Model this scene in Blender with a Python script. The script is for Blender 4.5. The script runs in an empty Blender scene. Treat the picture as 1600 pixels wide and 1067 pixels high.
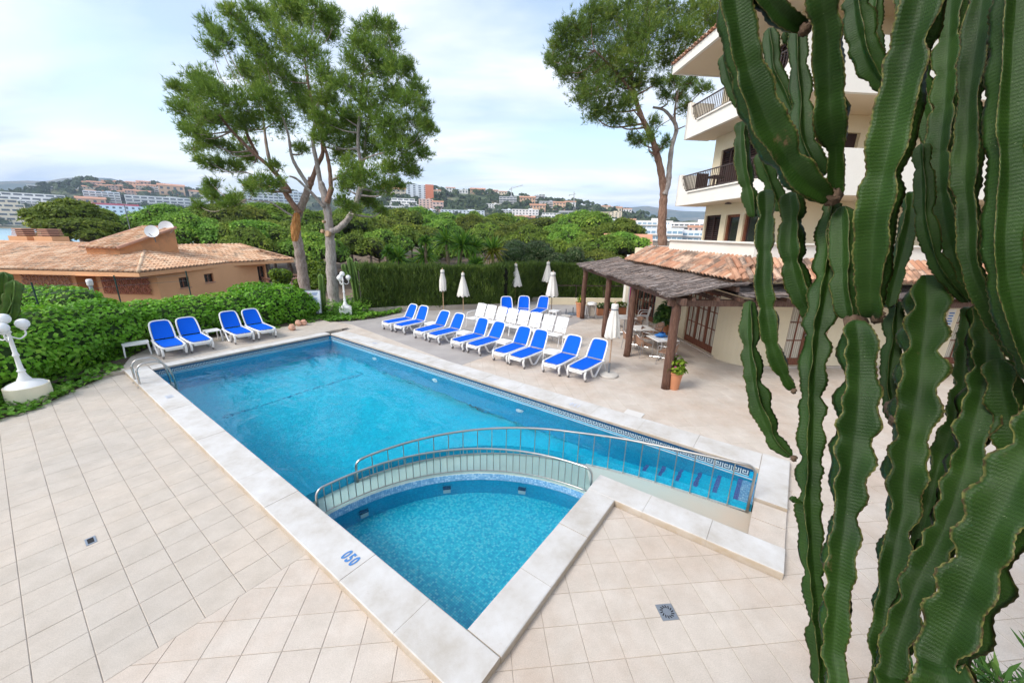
import bpy, bmesh, math, random
import numpy as np
from mathutils import Vector, Matrix, noise as mnoise
random.seed(7); rng = np.random.default_rng(7)
scene = bpy.context.scene
COL = scene.collection
R = math.radians
# ------------------------------------------------------------------ camera
H = 4.1                      # eye height above the pool deck
FPX = 595.4                  # focal length in pixels of a 1600 px wide frame
PITCH, ROLL = R(15.85), R(1.298)
TH = R(143.88)               # heading of the pool's long axis
_cp, _sp = math.cos(PITCH), math.sin(PITCH)
_r0, FW, _u0 = Vector((1, 0, 0)), Vector((0, _cp, -_sp)), Vector((0, _sp, _cp))
RT = math.cos(ROLL)*_r0 + math.sin(ROLL)*_u0
UP = -math.sin(ROLL)*_r0 + math.cos(ROLL)*_u0
EYE = Vector((0, 0, H))
cam_d = bpy.data.cameras.new('camera'); cam = bpy.data.objects.new('camera', cam_d); COL.objects.link(cam)
cam_d.sensor_width = 36; cam_d.lens = 36*FPX/1600; cam_d.clip_start = 0.05; cam_d.clip_end = 30000
cam.matrix_world = Matrix.Translation(EYE) @ Matrix((RT, UP, -FW)).transposed().to_4x4()
scene.camera = cam
# ------------------------------------------------------------------ sky, sun, exposure
SUN_EL, SUN_AZ = R(42), R(-122)      # azimuth measured from +Y towards +X: behind the camera, to the left
world = bpy.data.worlds.new('World'); scene.world = world; world.use_nodes = True
wn, wl = world.node_tree.nodes, world.node_tree.links
for n in list(wn): wn.remove(n)
w_out = wn.new('ShaderNodeOutputWorld'); w_bg = wn.new('ShaderNodeBackground')
sky = wn.new('ShaderNodeTexSky'); sky.sky_type = 'NISHITA'; sky.sun_disc = False
sky.sun_elevation = SUN_EL; sky.sun_rotation = SUN_AZ; sky.air_density = 1.2; sky.dust_density = 2.0; sky.ozone_density = 1.5
tc = wn.new('ShaderNodeTexCoord'); sep = wn.new('ShaderNodeSeparateXYZ'); wl.new(tc.outputs['Generated'], sep.inputs[0])
def wmath(op, a, b=None, c=None):
    n = wn.new('ShaderNodeMath'); n.operation = op
    for i, v in enumerate((a, b, c)):
        if v is None: continue
        if isinstance(v, (int, float)): n.inputs[i].default_value = v
        else: wl.new(v, n.inputs[i])
    return n.outputs[0]
zc = wmath('ADD', wmath('MAXIMUM', sep.outputs['Z'], 0.0), 0.16)
comb = wn.new('ShaderNodeCombineXYZ')
wl.new(wmath('DIVIDE', sep.outputs['X'], zc), comb.inputs[0]); wl.new(wmath('DIVIDE', sep.outputs['Y'], zc), comb.inputs[1])
mp = wn.new('ShaderNodeMapping'); mp.inputs['Rotation'].default_value = (0, 0, R(24)); mp.inputs['Scale'].default_value = (0.55, 1.15, 1)
mp.inputs['Location'].default_value = (13.9, 5.5, 0)
wl.new(comb.outputs[0], mp.inputs[0])
nz = wn.new('ShaderNodeTexNoise'); nz.inputs['Scale'].default_value = 1.0; nz.inputs['Detail'].default_value = 7; nz.inputs['Roughness'].default_value = 0.52
nz.inputs['Distortion'].default_value = 0.35; wl.new(mp.outputs[0], nz.inputs['Vector'])
cr = wn.new('ShaderNodeValToRGB'); cr.color_ramp.elements[0].position = 0.38; cr.color_ramp.elements[1].position = 0.58
wl.new(nz.outputs['Fac'], cr.inputs[0])
hz = wn.new('ShaderNodeMapRange'); hz.inputs[1].default_value = 0.0; hz.inputs[2].default_value = 0.20; hz.inputs[3].default_value = 0.55; hz.inputs[4].default_value = 0.0
wl.new(sep.outputs['Z'], hz.inputs[0])
cover = wmath('MINIMUM', wmath('ADD', wmath('MULTIPLY_ADD', cr.outputs[0], 0.80, 0.10), hz.outputs[0]), 1.0)
skyg = wn.new('ShaderNodeMixRGB'); skyg.blend_type = 'MULTIPLY'; skyg.inputs[0].default_value = 1
wl.new(sky.outputs[0], skyg.inputs[1]); skyg.inputs[2].default_value = (1.7, 1.65, 1.6, 1)
nz2 = wn.new('ShaderNodeTexNoise'); nz2.inputs['Scale'].default_value = 1.5; nz2.inputs['Detail'].default_value = 8; nz2.inputs['Distortion'].default_value = 0.5; wl.new(mp.outputs[0], nz2.inputs['Vector'])
cl = wn.new('ShaderNodeMixRGB'); cr2 = wn.new('ShaderNodeMapRange'); cr2.inputs[1].default_value = 0.34; cr2.inputs[2].default_value = 0.62; wl.new(nz2.outputs['Fac'], cr2.inputs[0]); wl.new(cr2.outputs[0], cl.inputs[0])
cl.inputs[1].default_value = (3.7, 4.6, 6.0, 1); cl.inputs[2].default_value = (7.2, 7.35, 7.6, 1)
mixs = wn.new('ShaderNodeMixRGB'); wl.new(cover, mixs.inputs[0]); wl.new(skyg.outputs[0], mixs.inputs[1]); wl.new(cl.outputs[0], mixs.inputs[2])
wl.new(mixs.outputs[0], w_bg.inputs['Color']); w_bg.inputs['Strength'].default_value = 0.10
wl.new(w_bg.outputs[0], w_out.inputs['Surface'])
sun_d = bpy.data.lights.new('sun', 'SUN'); sun_d.energy = 1.5; sun_d.angle = R(20); sun_d.color = (1.0, 0.96, 0.905)
sun = bpy.data.objects.new('sun', sun_d); COL.objects.link(sun)
_sd = Vector((math.sin(SUN_AZ)*math.cos(SUN_EL), math.cos(SUN_AZ)*math.cos(SUN_EL), math.sin(SUN_EL)))
sun.rotation_euler = _sd.to_track_quat('Z', 'Y').to_euler(); sun.location = _sd*60
vs = scene.view_settings; vs.view_transform = 'Standard'; vs.look = 'None'; vs.gamma = 1; vs.use_curve_mapping = False; vs.exposure = 0.9
scene.cycles.max_bounces = 8; scene.cycles.transparent_max_bounces = 12; scene.cycles.transmission_bounces = 6
scene.cycles.caustics_refractive = True; scene.cycles.caustics_reflective = False; scene.cycles.sample_clamp_indirect = 6
# ------------------------------------------------------------------ where things are
def ray(px, py):             # direction through a point of the 1600x1067 photograph, unit depth along the view axis
    return RT*((px-800)/FPX) - UP*((py-533.5)/FPX) + FW
def ground(px, py, z=0.0):
    d = ray(px, py); t = (H-z)/-d.z; return EYE + d*t
def at_depth(px, py, dep): return EYE + ray(px, py)*dep
def at_y(px, py, Y):
    d = ray(px, py); return EYE + d*(Y/d.y)
def proj(p):
    q = Vector(p)-EYE; w = max(q.dot(FW), 1e-3); return 800+FPX*q.dot(RT)/w, 533.5-FPX*q.dot(UP)/w
_ct, _st = math.cos(TH), math.sin(TH)
def P(a, b, z=0.0): return Vector((a*_ct-b*_st, a*_st+b*_ct, z))        # pool frame -> world
HA = R(5)                                                               # the hotel's front turns 5 degrees
def Hl(x, y, z=0.0): return Vector((x*math.cos(HA)-y*math.sin(HA), x*math.sin(HA)+y*math.cos(HA), z))
# ------------------------------------------------------------------ object helpers
def tag(o, label=None, cat=None, group=None, kind=None):
    if label: o['label'] = label
    if cat: o['category'] = cat
    if group: o['group'] = group
    if kind: o['kind'] = kind
    return o
def empty(name, loc=(0, 0, 0), rz=0.0, label=None, cat=None, group=None, kind=None):
    o = bpy.data.objects.new(name, None); COL.objects.link(o); o.location = loc; o.rotation_euler = (0, 0, rz); o.empty_display_size = 0.1
    return tag(o, label, cat, group, kind)
def copy_tree(o, parent=None):
    c = o.copy(); COL.objects.link(c); c.parent = parent
    for ch in list(o.children): copy_tree(ch, c)
    return c
class MB:
    def __init__(s): s.v = []; s.f = []; s.m = []; s.uv = None
    def add(s, vs, fs, mi=0):
        n = len(s.v); s.v.extend([tuple(x) for x in vs]); s.f.extend([tuple(i+n for i in f) for f in fs]); s.m.extend([mi]*len(fs)); return s
    def box(s, c, d, rz=0.0, mi=0, M=None):
        x, y, z = d[0]/2, d[1]/2, d[2]/2; cz, sz = math.cos(rz), math.sin(rz)
        vs = []
        for k in (-z, z):
            for (i, j) in ((-x, -y), (x, -y), (x, y), (-x, y)):
                p = Vector((c[0]+i*cz-j*sz, c[1]+i*sz+j*cz, c[2]+k)); vs.append(M @ p if M else p)
        return s.add(vs, [(3, 2, 1, 0), (4, 5, 6, 7), (0, 1, 5, 4), (1, 2, 6, 5), (2, 3, 7, 6), (3, 0, 4, 7)], mi)
    def bar(s, a, b, w, h=None, mi=0, up=(0, 0, 1)):          # square bar from a to b
        a, b = Vector(a), Vector(b); h = w if h is None else h
        d = (b-a).normalized(); u = Vector(up)
        if abs(d.dot(u)) > 0.98: u = Vector((0, 1, 0))
        x = d.cross(u).normalized(); y = x.cross(d).normalized()
        vs = [p + x*i*w/2 + y*j*h/2 for p in (a, b) for (i, j) in ((-1, -1), (1, -1), (1, 1), (-1, 1))]
        return s.add(vs, [(0, 1, 2, 3), (7, 6, 5, 4), (0, 4, 5, 1), (1, 5, 6, 2), (2, 6, 7, 3), (3, 7, 4, 0)], mi)
    def tube(s, pts, r, n=8, mi=0, closed=False, cap=True):
        pts = [Vector(p) for p in pts]; rs = r if isinstance(r, (list, tuple)) else [r]*len(pts)
        m = len(pts); rings = []; prev = None
        for i, p in enumerate(pts):
            if closed: t = (pts[(i+1) % m]-pts[i-1]).normalized()
            else: t = (pts[min(i+1, m-1)]-pts[max(i-1, 0)])
            t = t.normalized() if t.length > 1e-9 else Vector((0, 0, 1))
            if prev is None:
                u = Vector((0, 0, 1)) if abs(t.z) < 0.9 else Vector((1, 0, 0))
                x = t.cross(u).normalized()
            else:
                x = (prev - t*prev.dot(t)); x = x.normalized() if x.length > 1e-6 else t.orthogonal().normalized()
            y = t.cross(x); prev = x
            rings.append([p + x*math.cos(2*math.pi*k/n)*rs[i] + y*math.sin(2*math.pi*k/n)*rs[i] for k in range(n)])
        vs = [q for rg in rings for q in rg]; fs = []
        for i in range(m if closed else m-1):
            j = (i+1) % m
            for k in range(n): fs.append((i*n+k, i*n+(k+1) % n, j*n+(k+1) % n, j*n+k))
        if cap and not closed: fs.append(tuple(range(n-1, -1, -1))); fs.append(tuple((m-1)*n+k for k in range(n)))
        return s.add(vs, fs, mi)
    def lathe(s, prof, c=(0, 0, 0), n=16, mi=0, cap=True):     # prof: (r, z) from bottom to top
        vs = []; fs = []
        for (r, z) in prof:
            for k in range(n):
                a = 2*math.pi*k/n; vs.append((c[0]+r*math.cos(a), c[1]+r*math.sin(a), c[2]+z))
        for i in range(len(prof)-1):
            for k in range(n): fs.append((i*n+k, i*n+(k+1) % n, (i+1)*n+(k+1) % n, (i+1)*n+k))
        if cap: fs.append(tuple(range(n-1, -1, -1))); fs.append(tuple((len(prof)-1)*n+k for k in range(n)))
        return s.add(vs, fs, mi)
    def prism(s, poly, z0, z1, mi=0, mside=None):              # poly counter-clockwise in xy
        n = len(poly); vs = [(p[0], p[1], z0) for p in poly]+[(p[0], p[1], z1) for p in poly]
        s.add(vs, [tuple(range(n, 2*n))], mi)
        n0 = len(s.v)-2*n; ms = mi if mside is None else mside
        s.f.append(tuple(n0+i for i in range(n-1, -1, -1))); s.m.append(ms)
        for i in range(n): s.f.append((n0+i, n0+(i+1) % n, n0+n+(i+1) % n, n0+n+i)); s.m.append(ms)
        return s
    def build(s, name, mats, parent=None, smooth=False, loc=None, rz=0.0, auto=None):
        me = s.mesh(name, mats, smooth); o = bpy.data.objects.new(name, me); COL.objects.link(o)
        if parent is not None: o.parent = parent
        if loc is not None: o.location = loc
        o.rotation_euler = (0, 0, rz); return o
    def mesh(s, name, mats, smooth=False):
        me = bpy.data.meshes.new(name); me.from_pydata([tuple(p) for p in s.v], [], s.f); me.validate()
        for m in (mats if isinstance(mats, (list, tuple)) else [mats]): me.materials.append(m)
        if any(s.m) and len(me.polygons) == len(s.m): me.polygons.foreach_set('material_index', s.m)
        if smooth:
            me.polygons.foreach_set('use_smooth', [True]*len(me.polygons))
            if smooth == 'auto':
                try: me.set_sharp_from_angle(angle=R(38))
                except Exception: pass
        me.update(); return me
def put(name, me, parent=None, loc=(0, 0, 0), rz=0.0):
    o = bpy.data.objects.new(name, me); COL.objects.link(o); o.parent = parent; o.location = loc; o.rotation_euler = (0, 0, rz); return o
def catmull(pts, n=8, vals=None):
    pts = [Vector(p) for p in pts]; out = []; ov = []
    for i in range(len(pts)-1):
        p0, p1, p2, p3 = pts[max(i-1, 0)], pts[i], pts[i+1], pts[min(i+2, len(pts)-1)]
        for k in range(n):
            t = k/n; out.append(0.5*((2*p1)+(p2-p0)*t+(2*p0-5*p1+4*p2-p3)*t*t+(3*p1-p0-3*p2+p3)*t**3))
            if vals: ov.append(vals[i]*(1-t)+vals[i+1]*t)
    out.append(pts[-1])
    if vals: ov.append(vals[-1]); return out, ov
    return out
def np_mesh(name, verts, faces, mats, smooth=False, attr=None):
    """verts (n,3), faces (m,k) numpy -> mesh"""
    me = bpy.data.meshes.new(name); nv, (nf, k) = len(verts), faces.shape
    me.vertices.add(nv); me.vertices.foreach_set('co', np.asarray(verts, dtype=np.float32).ravel())
    me.loops.add(nf*k); me.loops.foreach_set('vertex_index', faces.astype(np.int32).ravel())
    me.polygons.add(nf); me.polygons.foreach_set('loop_start', np.arange(0, nf*k, k, dtype=np.int32))
    if smooth: me.polygons.foreach_set('use_smooth', np.ones(nf, dtype=bool))
    for m in (mats if isinstance(mats, (list, tuple)) else [mats]): me.materials.append(m)
    me.update(calc_edges=True); return me
# ------------------------------------------------------------------ materials
class NT:
    def __init__(s, name):
        s.m = bpy.data.materials.new(name); s.m.use_nodes = True; s.t = s.m.node_tree; s.n = s.t.nodes; s.l = s.t.links
        for n in list(s.n): s.n.remove(n)
        s.out = s.n.new('ShaderNodeOutputMaterial'); s.b = s.n.new('ShaderNodeBsdfPrincipled'); s.l.new(s.b.outputs[0], s.out.inputs[0])
    def node(s, t, **kw):
        n = s.n.new(t)
        for k, v in kw.items():
            if k.startswith('_'): setattr(n, k[1:], v)
            else:
                i = n.inputs[int(k[1:])] if k[0] == 'i' and k[1:].isdigit() else n.inputs[k.replace('__', ' ')]
                if hasattr(v, 'is_output'): s.l.new(v, i)
                else: i.default_value = v
        return n
    def mix(s, f, a, b, mode='MIX'):
        n = s.n.new('ShaderNodeMixRGB'); n.blend_type = mode
        for i, v in enumerate((f, a, b)):
            if hasattr(v, 'is_output'): s.l.new(v, n.inputs[i])
            else: n.inputs[i].default_value = v if i == 0 else (*v[:3], 1)
        return n.outputs[0]
    def math(s, op, a, b=None, c=None):
        n = s.n.new('ShaderNodeMath'); n.operation = op
        for i, v in enumerate((a, b, c)):
            if v is None: continue
            if hasattr(v, 'is_output'): s.l.new(v, n.inputs[i])
            else: n.inputs[i].default_value = v
        return n.outputs[0]
    def ramp(s, f, stops):
        n = s.n.new('ShaderNodeValToRGB'); s.l.new(f, n.inputs[0]); e = n.color_ramp.elements
        while len(e) < len(stops): e.new(0.5)
        for i, (p, c) in enumerate(stops): e[i].position = p; e[i].color = (*c, 1) if len(c) == 3 else c
        return n.outputs[0]
    def noise(s, scale, detail=4, rough=0.55, vec=None, dist=0.0, out='Fac'):
        n = s.n.new('ShaderNodeTexNoise'); n.inputs['Scale'].default_value = scale; n.inputs['Detail'].default_value = detail
        n.inputs['Roughness'].default_value = rough; n.inputs['Distortion'].default_value = dist
        if vec is not None: s.l.new(vec, n.inputs['Vector'])
        return n.outputs[out]
    def pos(s): return s.n.new('ShaderNodeNewGeometry').outputs['Position']
    def objc(s): return s.n.new('ShaderNodeTexCoord').outputs['Object']
    def map(s, vec, loc=(0, 0, 0), rot=(0, 0, 0), sc=(1, 1, 1)):
        n = s.n.new('ShaderNodeMapping'); s.l.new(vec, n.inputs[0]); n.inputs[1].default_value = loc; n.inputs[2].default_value = rot; n.inputs[3].default_value = sc
        return n.outputs[0]
    def bump(s, h, strength=0.3, dist=0.01):
        n = s.n.new('ShaderNodeBump'); s.l.new(h, n.inputs['Height']); n.inputs['Strength'].default_value = strength; n.inputs['Distance'].default_value = dist
        s.l.new(n.outputs[0], s.b.inputs['Normal'])
    def set(s, **kw):
        for k, v in kw.items():
            i = s.b.inputs[k.replace('__', ' ')]
            if hasattr(v, 'is_output'): s.l.new(v, i)
            else: i.default_value = (*v, 1) if isinstance(v, tuple) and len(v) == 3 else v
        return s.m
def mat(name, col, rough=0.6, var=0.12, scale=3.0, bump=0.0, bscale=40.0, metal=0.0, dirt=None, dirt_amt=0.3, dirt_scale=1.2, world=True, spec=0.5):
    t = NT(name); v = t.pos() if world else t.objc()
    n1 = t.noise(scale, 5, 0.6, v)
    c = t.mix(n1, tuple(x*(1-var) for x in col), tuple(min(x*(1+var), 0.95) for x in col))
    if dirt:
        f = t.ramp(t.noise(dirt_scale, 6, 0.65, v), [(0.45, (0, 0, 0)), (0.7, (dirt_amt,)*3)])
        c = t.mix(f, c, dirt)
    if bump: t.bump(t.noise(bscale, 4, 0.6, v), bump, 0.01)
    t.b.inputs['Specular IOR Level'].default_value = spec
    return t.set(Base__Color=c, Roughness=rough, Metallic=metal)
def leaf_mat(name, c1, c2, c3=None, trans=0.25, rough=0.55, obj_var=0.0, noise_scale=0.0):
    t = NT(name); g = t.n.new('ShaderNodeNewGeometry')
    stops = [(0.0, c1), (0.65, c2)] + ([(1.0, c3)] if c3 else [])
    f = g.outputs['Random Per Island']
    if noise_scale:
        f = t.math('ADD', t.math('MULTIPLY', f, 0.55), t.math('MULTIPLY_ADD', t.noise(noise_scale, 3, 0.5, g.outputs['Position']), 1.4, -0.45))
    c = t.ramp(f, stops)
    if obj_var:
        oi = t.n.new('ShaderNodeObjectInfo')
        h = t.node('ShaderNodeHueSaturation', Color=c)
        t.l.new(t.math('MULTIPLY_ADD', oi.outputs['Random'], obj_var*0.07, 0.5-obj_var*0.035), h.inputs['Hue'])
        t.l.new(t.math('MULTIPLY_ADD', oi.outputs['Random'], obj_var, 1-obj_var/2), h.inputs['Value']); c = h.outputs[0]
    tr = t.node('ShaderNodeBsdfTranslucent', Color=c); t.set(Base__Color=c, Roughness=rough); t.b.inputs['Specular IOR Level'].default_value = 0.3
    mx = t.n.new('ShaderNodeMixShader'); mx.inputs[0].default_value = trans
    t.l.new(t.b.outputs[0], mx.inputs[1]); t.l.new(tr.outputs[0], mx.inputs[2]); t.l.new(mx.outputs[0], t.out.inputs[0]); return t.m
# ================================================================== MATERIALS OF THE SETTING
def tile_mat(name, rot, size, org, c1, c2, stain):
    t = NT(name); p = t.pos()
    v = t.map(p, rot=(0, 0, -rot)); s = t.node('ShaderNodeSeparateXYZ', i0=v)
    ux = t.math('FLOOR', t.math('DIVIDE', t.math('SUBTRACT', s.outputs[0], org[0]), size))
    uy = t.math('FLOOR', t.math('DIVIDE', t.math('SUBTRACT', s.outputs[1], org[1]), size))
    cb = t.node('ShaderNodeCombineXYZ', i0=ux, i1=uy); w = t.node('ShaderNodeTexWhiteNoise', Vector=cb.outputs[0])
    c = t.mix(w.outputs[0], c1, c2)
    n1 = t.ramp(t.noise(0.55, 6, 0.65, p), [(0.44, (0, 0, 0)), (0.64, (0.95,)*3)]); c = t.mix(n1, c, stain)
    n2 = t.ramp(t.noise(90, 3, 0.7, p), [(0.35, (0.84, 0.84, 0.84)), (0.6, (1, 1, 1))]); c = t.mix(1.0, c, n2, 'MULTIPLY')
    n3 = t.ramp(t.noise(2.6, 6, 0.7, p), [(0.3, (0.87, 0.86, 0.84)), (0.62, (1.03, 1.03, 1.03))]); c = t.mix(1.0, c, n3, 'MULTIPLY')
    n4 = t.ramp(t.noise(28, 2, 0.5, p), [(0.70, (0, 0, 0)), (0.78, (0.35,)*3)]); c = t.mix(n4, c, (0.36, 0.30, 0.24))
    t.bump(t.noise(120, 3, 0.6, p), 0.15, 0.004); return t.set(Base__Color=c, Roughness=0.72)
TS, TR = 0.383, R(42.6)
M_TILE_A = tile_mat('deck_tile_straight', TH, 0.39, (4.5, -0.62), (0.55, 0.49, 0.42), (0.585, 0.51, 0.43), (0.515, 0.465, 0.405))
M_TILE_B = tile_mat('deck_tile_diagonal', TH+TR, TS, (0, 0), (0.60, 0.53, 0.46), (0.64, 0.575, 0.505), (0.56, 0.46, 0.375))
M_GROUT = mat('grout', (0.43, 0.375, 0.315), 0.9, 0.2, 6)
M_GREY = mat('grey_paving', (0.36, 0.335, 0.32), 0.85, 0.16, 1.2, 0.2, 60, dirt=(0.47, 0.44, 0.41), dirt_amt=0.6, dirt_scale=0.6)
def coping_mat():
    t = NT('coping_stone'); p = t.pos(); n = t.noise(1.6, 7, 0.68, p)
    c = t.ramp(n, [(0.30, (0.46, 0.425, 0.375)), (0.47, (0.555, 0.535, 0.505)), (0.68, (0.645, 0.64, 0.63))])
    sp = t.ramp(t.noise(55, 4, 0.75, p), [(0.56, (0, 0, 0)), (0.70, (0.5,)*3)])
    ms = t.ramp(t.noise(2.3, 4, 0.6, t.map(p, loc=(5, 2, 1))), [(0.44, (0, 0, 0)), (0.66, (1, 1, 1))])
    c = t.mix(t.mix(1, sp, ms, 'MULTIPLY'), c, (0.42, 0.35, 0.28))
    g = t.n.new('ShaderNodeNewGeometry'); s = t.node('ShaderNodeSeparateXYZ', i0=g.outputs['Normal'])
    side = t.math('MULTIPLY', t.math('LESS_THAN', t.math('ABSOLUTE', s.outputs[2]), 0.6), t.math('ADD', t.noise(5, 4, 0.6, p), 0.15))
    c = t.mix(side, c, (0.40, 0.30, 0.19))            # the sawn edges are tinted a darker ochre
    t.bump(t.noise(70, 5, 0.7, p), 0.3, 0.006); return t.set(Base__Color=c, Roughness=0.8)
M_COPING = coping_mat()
def mosaic(name, cols, cell=40.0, grout=(0.35, 0.55, 0.65), gw=0.12, gamt=0.7, rough=0.3):
    t = NT(name); o = t.objc(); g = t.n.new('ShaderNodeNewGeometry')
    sc = t.map(o, loc=(0.013, 0.013, 0.013), sc=(cell, cell, cell)); fl = t.node('ShaderNodeVectorMath', _operation='FLOOR', i0=sc)
    w = t.node('ShaderNodeTexWhiteNoise', Vector=fl.outputs[0])
    n = len(cols); c = t.ramp(w.outputs[0], [(i/n, cc) for i, cc in enumerate(cols)])
    t.n[-1].color_ramp.interpolation = 'CONSTANT'
    big = t.ramp(t.noise(0.9, 3, 0.5, o), [(0.3, (0.9, 0.92, 0.94)), (0.7, (1.06, 1.05, 1.04))]); c = t.mix(1, c, big, 'MULTIPLY')
    s = t.node('ShaderNodeSeparateXYZ', i0=sc); nn = t.n.new('ShaderNodeTexCoord').outputs['Normal']; ns = t.node('ShaderNodeSeparateXYZ', i0=nn)
    tot = None
    for i in range(3):
        m = t.math('MULTIPLY', t.math('LESS_THAN', t.math('FRACT', s.outputs[i]), gw), t.math('LESS_THAN', t.math('ABSOLUTE', ns.outputs[i]), 0.5))
        tot = m if tot is None else t.math('MAXIMUM', tot, m)
    c = t.mix(t.math('MULTIPLY', tot, gamt), c, grout); return t.set(Base__Color=c, Roughness=rough)
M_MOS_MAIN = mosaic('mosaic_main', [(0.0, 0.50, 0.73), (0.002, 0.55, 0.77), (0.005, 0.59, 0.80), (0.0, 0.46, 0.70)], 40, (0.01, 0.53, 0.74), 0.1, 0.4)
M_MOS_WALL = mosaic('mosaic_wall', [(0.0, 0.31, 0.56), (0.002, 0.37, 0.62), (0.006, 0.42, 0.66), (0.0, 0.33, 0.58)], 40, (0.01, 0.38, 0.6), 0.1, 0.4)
M_MOS_KIDS = mosaic('mosaic_kids', [(0.015, 0.54, 0.71), (0.05, 0.62, 0.76), (0.0, 0.40, 0.63), (0.12, 0.62, 0.74), (0.015, 0.51, 0.69), (0.005, 0.47, 0.67)], 33, (0.0, 0.26, 0.48), 0.13, 0.8)
M_MOS_BAND = mosaic('mosaic_band', [(0.30, 0.52, 0.72), (0.16, 0.38, 0.62), (0.42, 0.62, 0.78), (0.22, 0.45, 0.68)], 33, (0.10, 0.25, 0.48), 0.14, 0.8)
M_NAVY = mat('navy_tile', (0.012, 0.07, 0.16), 0.25, 0.3, 30, world=False)
M_KEYW = mat('key_tile_white', (0.46, 0.55, 0.58), 0.3, 0.1, 30, world=False)
M_PURPLE = mosaic('mosaic_nosing', [(0.06, 0.09, 0.32), (0.09, 0.12, 0.40), (0.05, 0.14, 0.40)], 33, (0.2, 0.35, 0.6), 0.12, 0.5)
M_LEDGE = mat('ledge_stone', (0.50, 0.63, 0.60), 0.6, 0.1, 2, dirt=(0.57, 0.62, 0.55), dirt_amt=0.4)
def walk_mat():
    t = NT('walkway_stone'); o = t.objc(); s = t.node('ShaderNodeSeparateXYZ', i0=o)
    f = t.math('SMOOTH_MIN', t.math('MAXIMUM', t.math('MULTIPLY_ADD', s.outputs[0], -0.75, 1.1), 0.0), 1.0, 0.1)
    f2 = t.math('MULTIPLY', f, t.math('ADD', t.noise(1.5, 4, 0.6, o), 0.35))
    c = t.mix(f2, (0.43, 0.50, 0.455), (0.52, 0.42, 0.325)); return t.set(Base__Color=c, Roughness=0.45)
M_WALK = walk_mat()
M_STEEL = mat('brushed_steel', (0.50, 0.48, 0.45), 0.28, 0.15, 8, metal=1.0)
M_BLUEPAINT = mat('blue_paint', (0.07, 0.22, 0.52), 0.6, 0.25, 30, world=True)
M_FADEPAINT = mat('faded_blue_paint', (0.55, 0.60, 0.70), 0.7, 0.1, 30)
def water_mat(name, s1, a1, s2, a2, rough=0.0, tint=(0.93, 1.0, 1.0)):
    t = NT(name); o = t.objc(); gl = t.node('ShaderNodeBsdfGlass', Color=(*tint, 1), Roughness=rough, IOR=1.26)
    h = t.math('ADD', t.math('MULTIPLY', t.noise(s1, 2, 0.5, t.map(o, rot=(0, 0, 0.5), sc=(1, 1.9, 1)), 0.8), a1), t.math('MULTIPLY', t.noise(s2, 2, 0.5, o, 0.4), a2))
    msk = t.ramp(t.noise(0.33, 2, 0.5, t.map(o, loc=(3, 1, 0))), [(0.38, (0.35,)*3), (0.62, (1, 1, 1))])
    bp = t.n.new('ShaderNodeBump'); t.l.new(t.math('MULTIPLY', h, msk), bp.inputs['Height']); bp.inputs['Strength'].default_value = 1.0; bp.inputs['Distance'].default_value = 0.05
    t.l.new(bp.outputs[0], gl.inputs['Normal']); t.l.new(gl.outputs[0], t.out.inputs[0]); return t.m
M_WATER = water_mat('pool_water', 1.5, 0.75, 5.5, 0.22)
M_WATERK = water_mat('kids_water', 1.2, 0.16, 6.0, 0.04)

# ================================================================== POOL (pool frame: x = a along the pool, y = b across it)
WZ, KZ = -0.16, -0.30
def arc(r0, r1=None, n=28, a0=0.0, a1=90.0):
    r1 = r0 if r1 is None else r1; out = []
    for k in range(n+1):
        f = k/n; an = R(a0+(a1-a0)*f); r = r0+(r1-r0)*f
        out.append((2.1+r*math.cos(an), -2.2-r*math.sin(an)))
    return out
ARC1 = arc(3.10)
_a2 = arc(3.55, 3.86, 26, 0, 78)
def _bl(p, q, n): return [(p[0]+(q[0]-p[0])*k/n, p[1]+(q[1]-p[1])*k/n) for k in range(1, n+1)]
_e = _a2[-1]
ARC2 = _a2 + [tuple(v[:2]) for v in catmull([Vector((*_a2[-2], 0)), Vector((*_e, 0)), Vector((2.0, -6.24, 0)), Vector((0.9, -6.40, 0)), Vector((-0.1, -6.50, 0))], 5)][6:]
LEDGE_Z, WALK_Z = -0.185, -0.135
pool = empty('swimming_pool', (0, 0, 0), TH, kind='structure')
# basin of the big pool
main_out = [(14.45, -2.2), (5.65, -2.2)] + ARC2[1:] + [(-0.1, -7.55), (14.45, -7.55)]      # clockwise seen from above? fixed below
def floor_z(a):
    return -1.62 if a > 7 else (-1.62 + (7-a)*0.09 if a > 1.9 else -1.16)
def wall_strip(mb, pts, zt, zb, mi=0, close=False):
    n = len(pts)
    for i in range(n if close else n-1):
        p, q = pts[i], pts[(i+1) % n]
        a = zb(p[0]) if callable(zb) else zb; b = zb(q[0]) if callable(zb) else zb
        mb.add([(p[0], p[1], zt), (q[0], q[1], zt), (q[0], q[1], b), (p[0], p[1], a)], [(0, 1, 2, 3)], mi)
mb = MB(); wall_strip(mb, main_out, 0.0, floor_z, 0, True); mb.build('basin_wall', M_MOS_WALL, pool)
mb = MB()
n_ = len(main_out); xs = sorted(set([1.9, 7.0] + [p[0] for p in main_out]))
mb.add([(14.6, -2.0, -1.62), (7, -2.0, -1.62), (7, -7.7, -1.62), (14.6, -7.7, -1.62)], [(0, 1, 2, 3)])
mb.add([(7, -2.0, -1.62), (1.9, -2.0, floor_z(1.901)), (1.9, -7.7, floor_z(1.901)), (7, -7.7, -1.62)], [(0, 1, 2, 3)])
mb.build('basin_floor', M_MOS_MAIN, pool)
# dark lane line on the floor
mb = MB(); mb.box((11.6, -5.0, -1.606), (0.05, 4.2, 0.012)); mb.build('floor_line', M_MOS_WALL, pool)
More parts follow.
